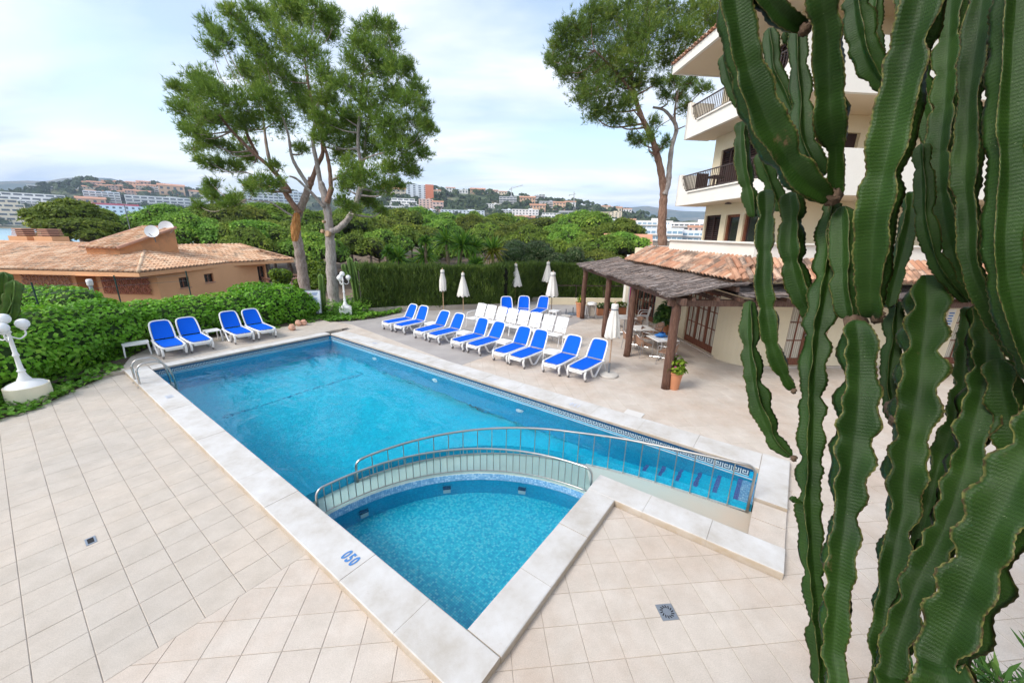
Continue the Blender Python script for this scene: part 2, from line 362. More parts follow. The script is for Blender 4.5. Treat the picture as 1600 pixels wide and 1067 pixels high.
# steps at the shallow end
for k in range(6):
    a1 = 0.17+0.335*k; zt = -0.27-0.14*k
    s = MB().box(((-0.1+a1)/2, -7.05, (zt-1.3)/2), (a1+0.1, 1.25 - 0.003*k, zt+1.3), mi=0).build('step', M_MOS_MAIN if k else M_MOS_BAND, pool)
    MB().box((a1+0.004, -7.05, zt-0.03), (0.012, 1.24, 0.07)).box((a1-0.032, -7.05, zt+0.003), (0.06, 1.24, 0.006)).build('nosing', M_PURPLE, s)
# underwater lamps in the big pool's right wall
for a in (11.6, 8.45, 5.2):
    l = MB(); prof = [(0.11, 0), (0.11, 0.02), (0.08, 0.03), (0.0, 0.035)]
    l.lathe(prof, (0, 0, 0), 20); o = l.build('underwater_lamp', mat('lamp_glass', (0.75, 0.85, 0.88), 0.2, 0.05), pool, 'auto'); o.location = (a, -7.55, -0.62); o.rotation_euler = (R(-90), 0, 0)
# kids' pool
mb = MB(); kp = [(2.1, -2.2)] + ARC1[::1]
wall_strip(mb, [(2.1, -5.3), (2.1, -2.2), (5.2, -2.2)], 0.0, -0.78); mb.build('kids_wall', M_MOS_KIDS, pool)
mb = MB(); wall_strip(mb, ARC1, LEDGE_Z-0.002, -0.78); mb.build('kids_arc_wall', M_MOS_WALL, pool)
mb = MB()
for i in range(len(ARC1)-1):
    p, q = ARC1[i], ARC1[i+1]; c = (2.1, -2.2)
    f = lambda s, k: (c[0]+(s[0]-c[0])*k, c[1]+(s[1]-c[1])*k)
    a1_, b1_ = f(p, 0.996), f(q, 0.996)
    mb.add([(*p, LEDGE_Z), (*q, LEDGE_Z), (*b1_, KZ-0.02), (*a1_, KZ-0.02)], [(0, 1, 2, 3)])
mb.build('kids_tile_band', M_MOS_BAND, pool)
mb = MB(); mb.add([(2.0, -2.1, -0.78), (5.4, -2.1, -0.78), (5.4, -5.5, -0.78), (2.0, -5.5, -0.78)], [(0, 3, 2, 1)]); mb.build('kids_floor', M_MOS_KIDS, pool)
for an in (13, 40, 66):       # small white inlets on the kids' curved wall
    p = (2.1+3.07*math.cos(R(an)), -2.2-3.07*math.sin(R(an)))
    MB().box((p[0], p[1], -0.60), (0.04, 0.13, 0.11), rz=-R(an)).build('inlet', M_KEYW, pool)
    MB().box((p[0], p[1], -0.50), (0.05, 0.14, 0.07), rz=-R(an)).build('inlet_mouth', M_NAVY, pool)
# the curved ledge between the pools, and the walkway beside the steps
mb = MB()
for i in range(len(ARC1)-1):
    k0, k1 = i/(len(ARC1)-1), (i+1)/(len(ARC1)-1)
    def o2(k):
        an = R(90*k); r = 3.55+0.31*min(k*90/78, 1.0); return (2.1+r*math.cos(an), -2.2-r*math.sin(an))
    p, q, r_, s_ = ARC1[i], ARC1[i+1], o2(k1), o2(k0)
    mb.add([(*p, LEDGE_Z), (*s_, LEDGE_Z), (*r_, LEDGE_Z), (*q, LEDGE_Z)], [(0, 1, 2, 3), ])
mb.build('ledge', M_LEDGE, pool)
mb = MB(); wk = [(2.1, -5.3)] + [(-0.14, -5.3), (-0.14, -6.50)] + [p for p in ARC2[::-1] if p[0] < 2.75]
wk = [(x, y) for x, y in wk]
mb.prism([(2.9, -5.28), *[w for w in wk]][1:], -0.5, WALK_Z); mb.build('walkway', M_WALK, pool)
# water sheets
def water(name, poly, z, m, label):
    w = MB(); w.add([(x, y, z) for x, y in poly], [tuple(range(len(poly)))]); o = w.build(name, m, None, rz=TH)
    if o.data.polygons[0].normal.z < 0: o.data.flip_normals()
    return tag(o, label, None, None, 'structure')
mw = [(14.45, -7.55), (14.45, -2.2), (5.2, -2.2)] + ARC1[1:-1] + [(2.1, -5.3), (2.1, -5.6), (-0.1, -5.6), (-0.1, -7.55)]
mw = [(14.45, -7.55), (14.45, -2.2)] + [(2.1+(3.10+0.003)*math.cos(R(t)), -2.2-(3.10+0.003)*math.sin(R(t))) for t in range(0, 91, 3)] + [(2.1, -6.0), (-0.1, -6.0), (-0.1, -7.55)]
water('pool_water', mw, WZ, M_WATER, 'clear turquoise water of the big pool')
water('kids_pool_water', [(2.1, -2.2)] + ARC1, KZ, M_WATERK, 'shallow clear water of the quarter-round kids pool')
# meander tile border under the coping
KEY = ["XXXXXXX.", "X.....X.", "X.XXX.X.", "X.X.X.X.", "X.X...X.", "X.XXXXX.", "X.......", "XXXXXXXX"]
kb = MB(); u = 0.15/8
kb.box((0.075, 0.004, -0.075), (0.15, 0.008, 0.15), mi=0)
for j, row in enumerate(KEY[::-1]):
    i = 0
    while i < 8:
        if row[i] == 'X':
            k = i
            while k < 8 and row[k] == 'X': k += 1
            kb.add([(i*u, -0.0015, -0.15+j*u), (k*u, -0.0015, -0.15+j*u), (k*u, -0.0015, -0.15+(j+1)*u), (i*u, -0.0015, -0.15+(j+1)*u)], [(0, 1, 2, 3)], 1); i = k
        else: i += 1
key_me = kb.mesh('key_tile', [M_NAVY, M_KEYW])
border = empty('tile_border', (0, 0, 0)); border.parent = pool
for k in range(96): put('key_tile', key_me, border, (14.43-0.15*k, -7.542, 0.03), math.pi)
for k in range(35): put('key_tile', key_me, border, (14.442, -2.22-0.15*k, 0.03), math.pi*1.5)
mb = MB(); mb.box((7.2, -7.538, -0.162), (14.5, 0.02, 0.022)); mb.box((14.438, -4.87, -0.162), (0.02, 5.3, 0.022)); mb.build('waterline_glint', M_KEYW, border)  # pale strip put in for the bright reflection along the waterline
mb = MB(); mb.box((7.2, -7.544, 0.022), (14.5, 0.016, 0.04)); mb.box((14.444, -4.87, 0.022), (0.016, 5.3, 0.04)); mb.build('border_top', M_NAVY, border)
# coping slabs
cop = empty('pool_coping'); cop.parent = pool
def slab_mesh(L, W, name='coping_slab'):
    z0, z1, c = -0.06, 0.10, 0.018
    b = MB(); x, y = L/2-0.0012, W/2
    lv = [(x, y, z0), (x, y, z1-c), (x-0.0005, y-c*0.35, z1-c*0.35), (x-0.001, y-c, z1)]
    vs = []
    for (i, j, z) in lv: vs += [(-i, -j, z), (i, -j, z), (i, j, z), (-i, j, z)]
    fs = [(12, 13, 14, 15), (3, 2, 1, 0)]
    for l in range(3):
        for k in range(4): fs.append((l*4+k, l*4+(k+1) % 4, l*4+4+(k+1) % 4, l*4+4+k))
    return b.add(vs, fs).mesh(name, M_COPING)
_sl = {}
def slabs(a0, a1, c, W, along, n):
    L = (a1-a0)/n
    me = _sl.setdefault((round(L, 3), W), None) or slab_mesh(L, W); _sl[(round(L, 3), W)] = me
    for k in range(n):
        m = a0+(k+0.5)*L; dz = random.uniform(-0.003, 0.003)
        put('coping_slab', me, cop, (m, c, dz) if along else (c, m, dz), 0 if along else math.pi/2)
slabs(1.66, 14.9, -1.95, 0.51, True, 13)
slabs(-5.10, -2.205, 1.88, 0.46, False, 3)
slabs(-0.55, 2.11, -5.35, 0.50, True, 3)
slabs(-8.2, -6.56, -0.325, 0.45, False, 2)
slabs(-0.10, 14.46, -7.88, 0.63, True, 13)
slabs(-7.54, -2.21, 14.68, 0.43, False, 5)
for k, b in enumerate((-6.30, -5.84)):
    MB().box((-0.33, b, 0.0), (0.43, 0.44, 0.13)).build('coping_tile', M_TILE_B, cop)
# depth figures painted on the coping
def text_mesh(s, size):
    cu = bpy.data.curves.new('t', 'FONT'); cu.body = s; cu.size = size; cu.align_x = 'CENTER'; cu.align_y = 'CENTER'; cu.extrude = 0.0; cu.offset = 0.006; cu.space_character = 1.25
    o = bpy.data.objects.new('t', cu); COL.objects.link(o); dg = bpy.context.evaluated_depsgraph_get(); me = bpy.data.meshes.new_from_object(o.evaluated_get(dg))
    bpy.data.objects.remove(o); return me
def painted(s, a, b, rz, size, m, z=0.106, parent=None):
    me = text_mesh(s, size); me.materials.clear(); me.materials.append(m); o = put('depth_figure', me, parent or cop, (a, b, z), rz); o.scale = (0.85, 1.25, 1); return o
painted('050', 3.89, -1.96, math.pi, 0.16, M_BLUEPAINT)
painted('150', 3.76, -7.83, 0, 0.18, M_FADEPAINT); painted('150', 11.72, -1.96, math.pi, 0.15, M_FADEPAINT); painted('150', 11.97, -7.88, 0, 0.15, M_FADEPAINT)
# skimmer lid beside the right coping
MB().box((2.52, -8.42, 0.006), (0.42, 0.40, 0.018)).build('skimmer_lid', mat('white_plastic', (0.68, 0.66, 0.63), 0.45, 0.04), pool)

# ================================================================== DECK TILES
deck = MB(); deck.add([(-9, 6, -0.012), (-9, -24, -0.012), (22, -24, -0.012), (22, 6, -0.012), ], [(0, 1, 2, 3)])
# the grout bed leaves the pool open: four strips round it
deck = MB()
for (a0, a1, b0, b1) in ((1.8, 14.9, -1.95, 6), (-9, 1.8, -5.25, 6), (-9, -0.4, -8.0, -5.25), (-9, 14.9, -24, -8.0), (14.9, 20, -24, 6)):
    deck.add([(a0, b0, -0.007), (a1, b0, -0.007), (a1, b1, -0.007), (a0, b1, -0.007)], [(0, 1, 2, 3)])
deck_o = tag(deck.build('pool_deck', M_GROUT, None, rz=TH), 'beige tiled pool deck', None, None, 'structure')
def clip(poly, x0, x1, y0, y1):
    for ax, s, lim in ((0, 1, x0), (0, -1, x1), (1, 1, y0), (1, -1, y1)):
        out = []
        for i in range(len(poly)):
            p, q = poly[i], poly[(i+1) % len(poly)]; dp, dq = s*(p[ax]-lim), s*(q[ax]-lim)
            if dp >= 0: out.append(p)
            if (dp >= 0) != (dq >= 0):
                t = dp/(dp-dq); out.append((p[0]+(q[0]-p[0])*t, p[1]+(q[1]-p[1])*t))
        poly = out
        if len(poly) < 3: return []
    return poly
def area(p): return 0.5*abs(sum(p[i][0]*p[(i+1) % len(p)][1]-p[(i+1) % len(p)][0]*p[i][1] for i in range(len(p)))) if len(p) > 2 else 0
ZA = [(4.5, 15.3, -1.73, 5.5)]
ZB = [(-8, 4.5, -1.73, 5.5), (-8, 1.69, -5.08, -1.73), (-8, -0.53, -8.16, -5.08), (-8, 8.08, -21, -8.16)]
ZC = [(14.92, 18.5, -8.6, -1.1)]
tiles = []     # (polygon in pool frame, whole?, centre, kind)
def add_grid(size, rot, org, zones, gap, kind, rect=None):
    cr_, sr = math.cos(rot), math.sin(rot); N = 90; rx = rect or (1, 1)
    for i in range(-N, N):
        for j in range(-N, N):
            cx, cy = org[0]+(i+0.5)*size*rx[0], org[1]+(j+0.5)*size*rx[1]
            wx, wy = cx*cr_-cy*sr, cx*sr+cy*cr_
            if not (-9 < wx < 20 and -22 < wy < 6.5): continue

            hx, hy = size*rx[0]/2-gap[0], size*rx[1]/2-gap[1]
            sq = [(wx+u*cr_-v*sr, wy+u*sr+v*cr_) for u, v in ((-hx, -hy), (hx, -hy), (hx, hy), (-hx, hy))]
            parts = [clip(sq, *z) for z in zones]; parts = [p for p in parts if area(p) > 0.004]
            if not parts: continue
            if sum(area(p) for p in parts) > area(sq)*0.995: tiles.append((sq, True, (wx, wy), kind, rot))
            else:
                for p in parts: tiles.append((p, False, (sum(q[0] for q in p)/len(p), sum(q[1] for q in p)/len(p)), kind, rot))
add_grid(0.39, 0.0, (4.5, -0.62), ZA, (0.0018, 0.0034), 0)
add_grid(TS, TR, (0.0, 0.0), ZB, (0.0024, 0.0024), 1)
add_grid(0.45, 0.0, (14.92, -1.3), ZC, (0.003, 0.003), 2)
KM = {0: M_TILE_A, 1: M_TILE_B, 2: M_TILE_A}; KZT = {0: 0.0, 1: 0.0, 2: 0.095}
DRAINS = [(6.98, -0.06, 0.17, 0.10, 0.0), (0.49, -3.775, 0.19, 0.19, TR)]
def in_frame(c, z=0.0):
    p = P(c[0], c[1], z); q = p-EYE
    if q.dot(FW) < 0.5: return 0
    x, y = proj(p)
    return FPX*FPX*0.15*H/q.length**3 if (-40 < x < 1640 and y < 1110) else 0
tiles.sort(key=lambda t: -in_frame(t[2])*(1 if t[1] else area(t[0])/0.15))
_whole = {}
rest = {0: MB(), 1: MB(), 2: MB()}
def tile_prism(b, poly, z, c=0.004):
    n = len(poly); cx = sum(p[0] for p in poly)/n; cy = sum(p[1] for p in poly)/n
    if sum(poly[i][0]*poly[(i+1) % n][1]-poly[(i+1) % n][0]*poly[i][1] for i in range(n)) < 0: poly = poly[::-1]
    ins = [(p[0]+(cx-p[0])*c/0.2, p[1]+(cy-p[1])*c/0.2) for p in poly]
    vs = [(*p, z-0.03) for p in poly]+[(*p, z-0.003) for p in poly]+[(*p, z) for p in ins]
    fs = [tuple(range(2*n, 3*n))]
    for i in range(n): j = (i+1) % n; fs += [(i, j, n+j, n+i), (n+i, n+j, 2*n+j, 2*n+i)]
    b.add(vs, fs)
for idx, (poly, whole, c, kind, rot) in enumerate(tiles):
    dz = random.uniform(-0.0012, 0.0012)
    if idx < 300:
        lp = [(p[0]-c[0], p[1]-c[1]) for p in poly]
        if whole:
            if kind not in _whole: b = MB(); tile_prism(b, lp, 0); _whole[kind] = b.mesh('paving_tile', KM[kind])
            put('paving_tile', _whole[kind], deck_o, (c[0], c[1], KZT[kind]+dz))
        else:
            b = MB(); tile_prism(b, lp, 0); put('paving_tile', b.mesh('paving_tile', KM[kind]), deck_o, (c[0], c[1], KZT[kind]+dz))
    else: tile_prism(rest[kind], poly, KZT[kind]+dz)
for k in rest:
    if rest[k].f: tag(rest[k].build('paving_tiles', KM[k], deck_o), kind='stuff')
# raised strip behind the pool, its step, and the grey paving under the loungers
MB().prism([(14.9, -8.3), (19, -8.3), (19, -1.05), (14.9, -1.05)], -0.2, 0.083).build('raised_strip', M_GROUT, deck_o)
grey = MB()
def gpoly(b, pts, z): b.add([(x, y, z) for x, y in pts], [tuple(range(len(pts)))])
g = MB(); gpoly(g, [(8.09, -8.3), (8.09, -21), (20, -21), (20, -8.7), (15.6, -9.16), (12, -8.72)][::-1], 0.001)
o = tag(g.build('grey_paving', M_GREY, None, rz=TH), 'grey paving under the loungers', None, None, 'structure')
if o.data.polygons[0].normal.z < 0: o.data.flip_normals()
# beige border tiles between coping and grey paving
bm_ = MB(); k = 8.09
while k < 18.4:
    e = min(k+0.62, 18.45); f = lambda a: -8.3-(a-8.09)*0.118 if a < 15.6 else -9.17+(a-15.6)*0.17
    if f(k) < -8.19: MB().prism([(k+0.004, -8.205), (k+0.004, f(k)), (e-0.004, f(e)), (e-0.004, -8.205)], -0.03, 0.004).build('border_tile', M_TILE_B, deck_o)
    k = e
M_METAL = mat('drain_metal', (0.33, 0.37, 0.42), 0.4, 0.1, 20, metal=0.7, world=False); M_DARK = mat('dark_gap', (0.01, 0.01, 0.012), 0.8, 0.1)
d = empty('floor_drain', P(0.49, -3.775, 0.0), TH+TR, 'square grey metal floor drain with ring of slots near the kids pool', 'drain')
MB().box((0, 0, 0.003), (0.19, 0.19, 0.008)).build('plate', M_METAL, d)
for k in range(14):
    an = 2*math.pi*k/14; MB().box((0.062*math.cos(an), 0.062*math.sin(an), 0.008), (0.034, 0.011, 0.003), rz=an+0.35).build('slot', M_DARK, d)
d = empty('floor_drain', P(6.98, -0.06, 0.0), TH, 'small rectangular metal drain in the left deck tiles', 'drain')
MB().box((0, 0, 0.003), (0.17, 0.10, 0.008)).build('plate', M_METAL, d); MB().box((0, 0, 0.008), (0.12, 0.06, 0.003)).build('slot', M_DARK, d)
d = empty('floor_drain', ground(1432, 810, 0.0), TH+TR, 'grey square drain cover on the deck behind the cactus', 'drain')
MB().box((0, 0, 0.003), (0.30, 0.30, 0.008)).build('plate', M_METAL, d)

# ================================================================== RAILINGS AND LADDER
def railing(name, path, hs, zb, n, rr, label):
    """path: plan points (pool frame); hs: (height start, height end) of the top rail above zb"""
    root = empty(name, P(path[0][0], path[0][1], zb), 0, label, 'railing', 'steel railings of the kids pool')
    o = P(path[0][0], path[0][1], zb)
    L = [0]
    for i in range(1, len(path)): L.append(L[-1]+math.dist(path[i], path[i-1]))
    def at(s):
        s = min(max(s, 0), L[-1])
        for i in range(1, len(L)):
            if s <= L[i] + 1e-9:
                t = (s-L[i-1])/max(L[i]-L[i-1], 1e-9); return (path[i-1][0]+(path[i][0]-path[i-1][0])*t, path[i-1][1]+(path[i][1]-path[i-1][1])*t)
        return path[-1]
    def pt(s, z): q = at(s); return P(q[0], q[1], zb+z)-o
    hh = lambda s: hs[0]+(hs[1]-hs[0])*s/L[-1]
    c = 0.12; top = [pt(0, -0.05), pt(0, hh(0)-c)]
    for k in range(1, 7): an = R(90*k/6); top.append(pt(c-c*math.cos(an), hh(0)-c+c*math.sin(an)))
    m = 40
    for k in range(1, m): s = c+(L[-1]-2*c)*k/m; top.append(pt(s, hh(s)))
    for k in range(0, 7): an = R(90*k/6); top.append(pt(L[-1]-c+c*math.sin(an), hh(L[-1])-c+c*math.cos(an)))
    top.append(pt(L[-1], -0.05))
    MB().tube(top, rr, 8).build('top_rail', M_STEEL, root, True)
    MB().tube([pt(L[-1]*k/30, 0.05) for k in range(31)], rr*0.6, 6).build('bottom_rail', M_STEEL, root, True)
    for k in range(1, n):
        s = L[-1]*k/n; MB().tube([pt(s, 0.05), pt(s, hh(s)-0.004)], rr*0.42, 6, cap=False).build('baluster', M_STEEL, root, True)
    return root
railing('pool_railing', [(2.1+3.13*math.cos(R(t)), -2.2-3.13*math.sin(R(t))) for t in np.linspace(0.6, 89.0, 50)], (0.50, 0.50), LEDGE_Z, 40, 0.019, 'low curved steel railing along the kids pool edge')
p2 = [p for p in ARC2 if not (p[0] > 5.60)]; p2 = [(p[0]-0.04, p[1]+0.05) for p in p2]
railing('pool_railing', p2[:-1]+[(-0.05, -6.44)], (0.44, 0.88), LEDGE_Z, 25, 0.021, 'longer steel railing between big pool and ledge, rising towards the steps')
lad = empty('pool_ladder', P(13.55, -1.73, 0), TH, 'bent steel handrails of the ladder at the far left pool edge', 'ladder')
for k, x in enumerate((0.26, -0.26)):
    pts = [(x, 0, 0), (x, 0, 0.42)] + [(x, -0.2+0.2*math.cos(R(t)), 0.42+0.2*math.sin(R(t))) for t in range(15, 91, 15)] + [(x, -0.42, 0.60), (x, -0.56, 0.48), (x, -0.66, 0.25), (x, -0.70, -0.2), (x, -0.70, -0.6)]
    MB().tube(catmull(pts, 3), 0.024, 10).build('handrail', M_STEEL, lad, True)
    MB().lathe([(0.065, 0), (0.065, 0.012), (0.035, 0.022)], (x, 0, 0.002), 14).build('flange', M_STEEL, lad)
for z in (-0.30, -0.52): MB().box((0, -0.70, z), (0.5, 0.07, 0.03)).build('rung', M_STEEL, lad)
# ================================================================== POOLSIDE FURNITURE
M_WPLAST = mat('white_resin', (0.80, 0.80, 0.79), 0.42, 0.03, 5, world=False)
def sling_mat():
    t = NT('blue_sling'); o = t.objc(); n = t.noise(220, 2, 0.5, o); c = t.mix(n, (0.0, 0.085, 0.56), (0.001, 0.125, 0.72)); t.bump(n, 0.25, 0.002); t.b.inputs['Specular IOR Level'].default_value = 0.12; return t.set(Base__Color=c, Roughness=0.7)
M_SLING = sling_mat()
M_WHEEL = mat('grey_wheel', (0.22, 0.20, 0.19), 0.6, 0.2, 10, world=False)
def rounded_outline(x0, x1, hw, r, n=6, tail=None):
    """closed outline in the panel plane (s along, y across) with round far corners"""
    out = [(x0, -hw)]
    for k in range(n+1): an = R(-90+90*k/n); out.append((x1-r+r*math.cos(an), -hw+r+r*math.sin(an)))
    for k in range(n+1): an = R(90*k/n); out.append((x1-r+r*math.cos(an), hw-r+r*math.sin(an)))
    out.append((x0, hw)); return out
def make_lounger(ang):
    """foot at x=0, head towards +x, back raised by ang"""
    root = empty('sun_lounger')
    z0 = 0.36; hx = 1.20; ca, sa = math.cos(ang), math.sin(ang); BL = 0.66
    seat = lambda s: (s, z0 + 0.012*math.sin(s*2.6))               # slight dip of the seat
    back = lambda s: (hx + s*ca, z0 + 0.01 + s*sa)
    # seat frame: rail runs up one side, round the foot and back down the other side
    prof = [(hx+0.10, 0.30), (hx, 0.305), (0.7, 0.31), (0.25, 0.305), (0.09, 0.285), (0.02, 0.20), (0.0, 0.0), (0.02, -0.20), (0.09, -0.285), (0.25, -0.305), (0.7, -0.31), (hx, -0.305), (hx+0.10, -0.30)]
    path = catmull([(x, y, z0 - (0.035 if x < 0.05 else 0)) for x, y in prof], 4)
    f = MB(); f.tube(path, 0.031, 8); f.bar((hx-0.05, -0.3, z0-0.03), (hx-0.05, 0.3, z0-0.03), 0.035); f.bar((0.6, -0.3, z0-0.035), (0.6, 0.3, z0-0.035), 0.03)
    f.box((0.05, 0, z0-0.065), (0.09, 0.42, 0.09)); f.build('frame', M_WPLAST, root, 'auto')
    b = MB(); bo = [(0.0, 0.285), (0.18, 0.29), (0.45, 0.28), (BL-0.06, 0.25), (BL, 0.17), (BL+0.012, 0.0), (BL, -0.17), (BL-0.06, -0.25), (0.45, -0.28), (0.18, -0.29), (0.0, -0.285)]
    b.tube(catmull([(*[back(s)[0]], y, back(s)[1]) for s, y in bo], 4), 0.024, 8)
    for y in (-0.3, 0.3): b.lathe([(0.045, -0.025), (0.045, 0.025)], (hx+0.01, y, z0+0.02), 10)
    bf = b.build('back_frame', M_WPLAST, root, 'auto')
    def panel(name, fn, s0, s1, hw0, hw1, sag, par, round_end=False):
        m = MB(); ns, ny = 9, 7; vs = []; fs = []
        for i in range(ns):
            t = i/(ns-1); s = s0+(s1-s0)*t; hw = hw0+(hw1-hw0)*t
            if round_end and t > 0.8: hw *= math.sqrt(max(0, 1-((t-0.8)/0.2)**2*0.28))
            for j in range(ny):
                y = -hw+2*hw*j/(ny-1); x, z = fn(s); k = sag*(1-(2*j/(ny-1)-1)**2)*math.sin(math.pi*min(max(t, 0.02), 0.98))
                vs.append((x + (k*sa if fn is back else 0), y, z + 0.012 - (k*ca if fn is back else k)))
        for i in range(ns-1):
            for j in range(ny-1): fs.append((i*ny+j, i*ny+j+1, (i+1)*ny+j+1, (i+1)*ny+j))
        return m.add(vs, fs).build(name, M_SLING, par, True)
    panel('seat_sling', lambda s: seat(hx-s), 0.0, hx-0.05, 0.275, 0.255, 0.02, root, True)
    panel('back_sling', back, 0.03, BL-0.012, 0.265, 0.235, 0.025, root, True)
    for y in (-0.31, 0.31):
        l = MB(); l.tube(catmull([(0.34, y, z0-0.01), (0.42, y, 0.22), (0.52, y, 0.07), (0.62, y, 0.03), (0.72, y, 0.045), (0.82, y, 0.13), (0.98, y, 0.27), (1.10, y, z0-0.01)], 4), 0.032, 8); l.build('leg', M_WPLAST, root, 'auto')
        r_ = MB(); r_.tube(catmull([(1.12, y*0.94, z0-0.02), (1.27, y*0.94, 0.27), (1.40, y*0.94, 0.12), (1.45, y*0.94, 0.012)], 3), 0.022, 8); r_.build('rear_leg', M_WPLAST, root, 'auto')
        k = MB(); k.tube(catmull([(0.10, y*0.92, z0-0.03), (0.06, y*0.92, 0.22), (0.10, y*0.92, 0.09)], 3), 0.034, 8); k.build('foot_leg', M_WPLAST, root, 'auto')
        w = MB(); w.lathe([(0.05, -0.018), (0.05, 0.018)], (0, 0, 0), 14); o = w.build('wheel', M_WHEEL, root, 'auto'); o.location = (0.12, y*0.92, 0.05); o.rotation_euler = (R(90), 0, 0)
    return root
lg1 = make_lounger(R(60)); lg2 = make_lounger(R(56)); lg3 = make_lounger(R(64))
_used = set()
def lounger(kind, loc, rz, label, group):
    o = kind if id(kind) not in _used else copy_tree(kind); _used.add(id(kind))
    o.location = loc; o.rotation_euler = (0, 0, rz); return tag(o, label, 'sun lounger', group)
HD = TH - math.pi/2                       # lounger's head points to -b
LR = [(13.52, -9.44), (12.71, -9.46), (11.40, -9.41), (10.58, -9.38), (9.31, -9.34), (8.53, -9.34), (7.31, -9.29), (6.62, -9.25), (5.44, -9.40), (4.63, -9.48)]
names = ['first', 'second', 'third', 'fourth', 'fifth', 'sixth', 'seventh', 'eighth', 'ninth', 'tenth']
for i, (a, b) in enumerate(LR):
    lounger((lg1, lg2, lg3)[(i*2) % 3], P(a, b, 0.002), HD + R(random.uniform(-2.5, 2.5)), 'blue sling lounger, %s from the far end of the ten along the right pool edge' % names[i], 'blue loungers beside the right pool edge')
AL = [(15.24, -2.95, 'nearest the white bench'), (15.30, -3.68, 'second from the white bench'), (15.38, -4.93, 'second from the rules board'), (15.38, -5.68, 'nearest the rules board')]
for i, (a, b, s) in enumerate(AL):
    lounger(lg2 if i % 2 else lg1, P(a, b, 0.097), TH - R(2) + R(random.uniform(-1.5, 1.5)), 'blue sling lounger in front of the ivy hedge, ' + s, 'blue loungers in front of the ivy hedge')
BLg = [((-0.02, 17.75), 'left'), ((0.72, 17.95), 'middle'), ((1.16, 18.10), 'right')]
for i, (px, py, hx_, hy_, s) in enumerate(((799, 494, 792, 483.5, 'left'), (814, 492, 818, 482.5, 'middle'), (832.5, 490, 847, 482.5, 'right'))):
    p, q = ground(px, py, 0.36), ground(hx_, hy_, 0.36); d = (q-p).normalized()
    p = q - d*1.2; lounger(lg3, (p.x, p.y, 0.002), math.atan2(d.y, d.x), 'blue sling lounger behind the white chairs, %s of three' % s, 'blue loungers in the back row')
# white garden chairs in a row
M_STRAP = mat('white_strap', (0.82, 0.81, 0.79), 0.5, 0.03, 6, world=False)
def make_white_chair():
    r_ = empty('white_chair')
    f = MB()
    for y in (-0.25, 0.25):
        f.tube([(0.52, y, 0.41), (0.0, y, 0.38), (-0.08, y, 0.42), (-0.33, y, 0.98)], 0.014, 6)
    f.tube([(0.52, -0.25, 0.41), (0.52, 0.25, 0.41)], 0.014, 6); f.tube([(-0.33, -0.25, 0.98), (-0.345, 0, 1.0), (-0.33, 0.25, 0.98)], 0.014, 6); f.build('frame', M_WPLAST, r_, True)
    s = MB()
    for k in range(9): x = 0.02+k*0.058; s.box((x, 0, 0.392+0.0006*k*8), (0.05, 0.49, 0.012))
    s.build('seat', M_STRAP, r_)
    b = MB(); d = Vector((-0.25, 0, 0.56)).normalized()
    for k in range(10):
        c = Vector((-0.08, 0, 0.42)) + d*(0.035+k*0.06); b.bar(c-d*0.026, c+d*0.026, 0.49, 0.012, up=(0.9, 0, 0.4))
    b.build('backrest', M_STRAP, r_)
    for y in (-0.28, 0.28):
        MB().tube(catmull([(-0.20, y, 0.66), (0.1, y, 0.66), (0.33, y, 0.64), (0.40, y, 0.56), (0.40, y, 0.40)], 3), 0.014, 6).build('armrest', M_WPLAST, r_, True)
        MB().tube([(0.40, y, 0.41), (0.46, y, 0.0)], 0.014, 6).build('leg', M_WPLAST, r_); MB().tube([(0.02, y, 0.40), (-0.16, y, 0.0)], 0.014, 6).build('leg', M_WPLAST, r_)
    return r_
wc = make_white_chair()
for i in range(8):
    o = wc if i == 0 else copy_tree(wc); o.location = P(11.24-0.605*i, -12.72+0.012*i, 0.002); o.rotation_euler = (0, 0, TH+math.pi/2+R(random.uniform(-3, 3)))
    tag(o, 'white strap garden chair, %s from the left in the row of eight' % names[i], 'chair', 'white garden chairs in a row')
# low white side tables
def make_side_table(L=0.46, W=0.44, h=0.40):
    r_ = empty('side_table'); t = MB(); t.box((0, 0, h-0.012), (L, W, 0.024)); t.box((0, W/2-0.015, h-0.045), (L-0.03, 0.02, 0.05)); t.box((0, -W/2+0.015, h-0.045), (L-0.03, 0.02, 0.05)); t.build('table_top', M_WPLAST, r_)
    for i in (-1, 1):
        for j in (-1, 1): MB().bar((i*(L/2-0.03), j*(W/2-0.03), h-0.024), (i*(L/2-0.01), j*(W/2-0.01), 0), 0.035).build('leg', M_WPLAST, r_)
    return r_
st = make_side_table()
for i, (a, b, s) in enumerate(((11.95, -10.62, 'after the second lounger from the far end'), (9.88, -10.40, 'after the fourth lounger from the far end'), (7.95, -10.42, 'after the sixth lounger from the far end'), (6.02, -10.50, 'after the eighth lounger from the far end'), (6.42, -12.55, 'at the right end of the white chairs'), (9.45, -16.55, 'right of the back row of loungers'))):
    o = st if i == 0 else copy_tree(st); o.location = P(a, b, 0.002); o.rotation_euler = (0, 0, TH+R(random.uniform(-6, 6))); tag(o, 'low white side table ' + s, 'side table', 'white side tables')
o = copy_tree(st); o.location = P(16.62, -4.34, 0.097); o.rotation_euler = (0, 0, TH); tag(o, 'low white side table between the two pairs of loungers by the ivy hedge', 'side table', 'white side tables')
sb = make_side_table(0.62, 0.34, 0.42); sb.name = 'white_bench'; sb.location = P(16.45, -2.28, 0.097); sb.rotation_euler = (0, 0, TH+R(84)); tag(sb, 'low white bench left of the loungers by the ivy hedge', 'bench')
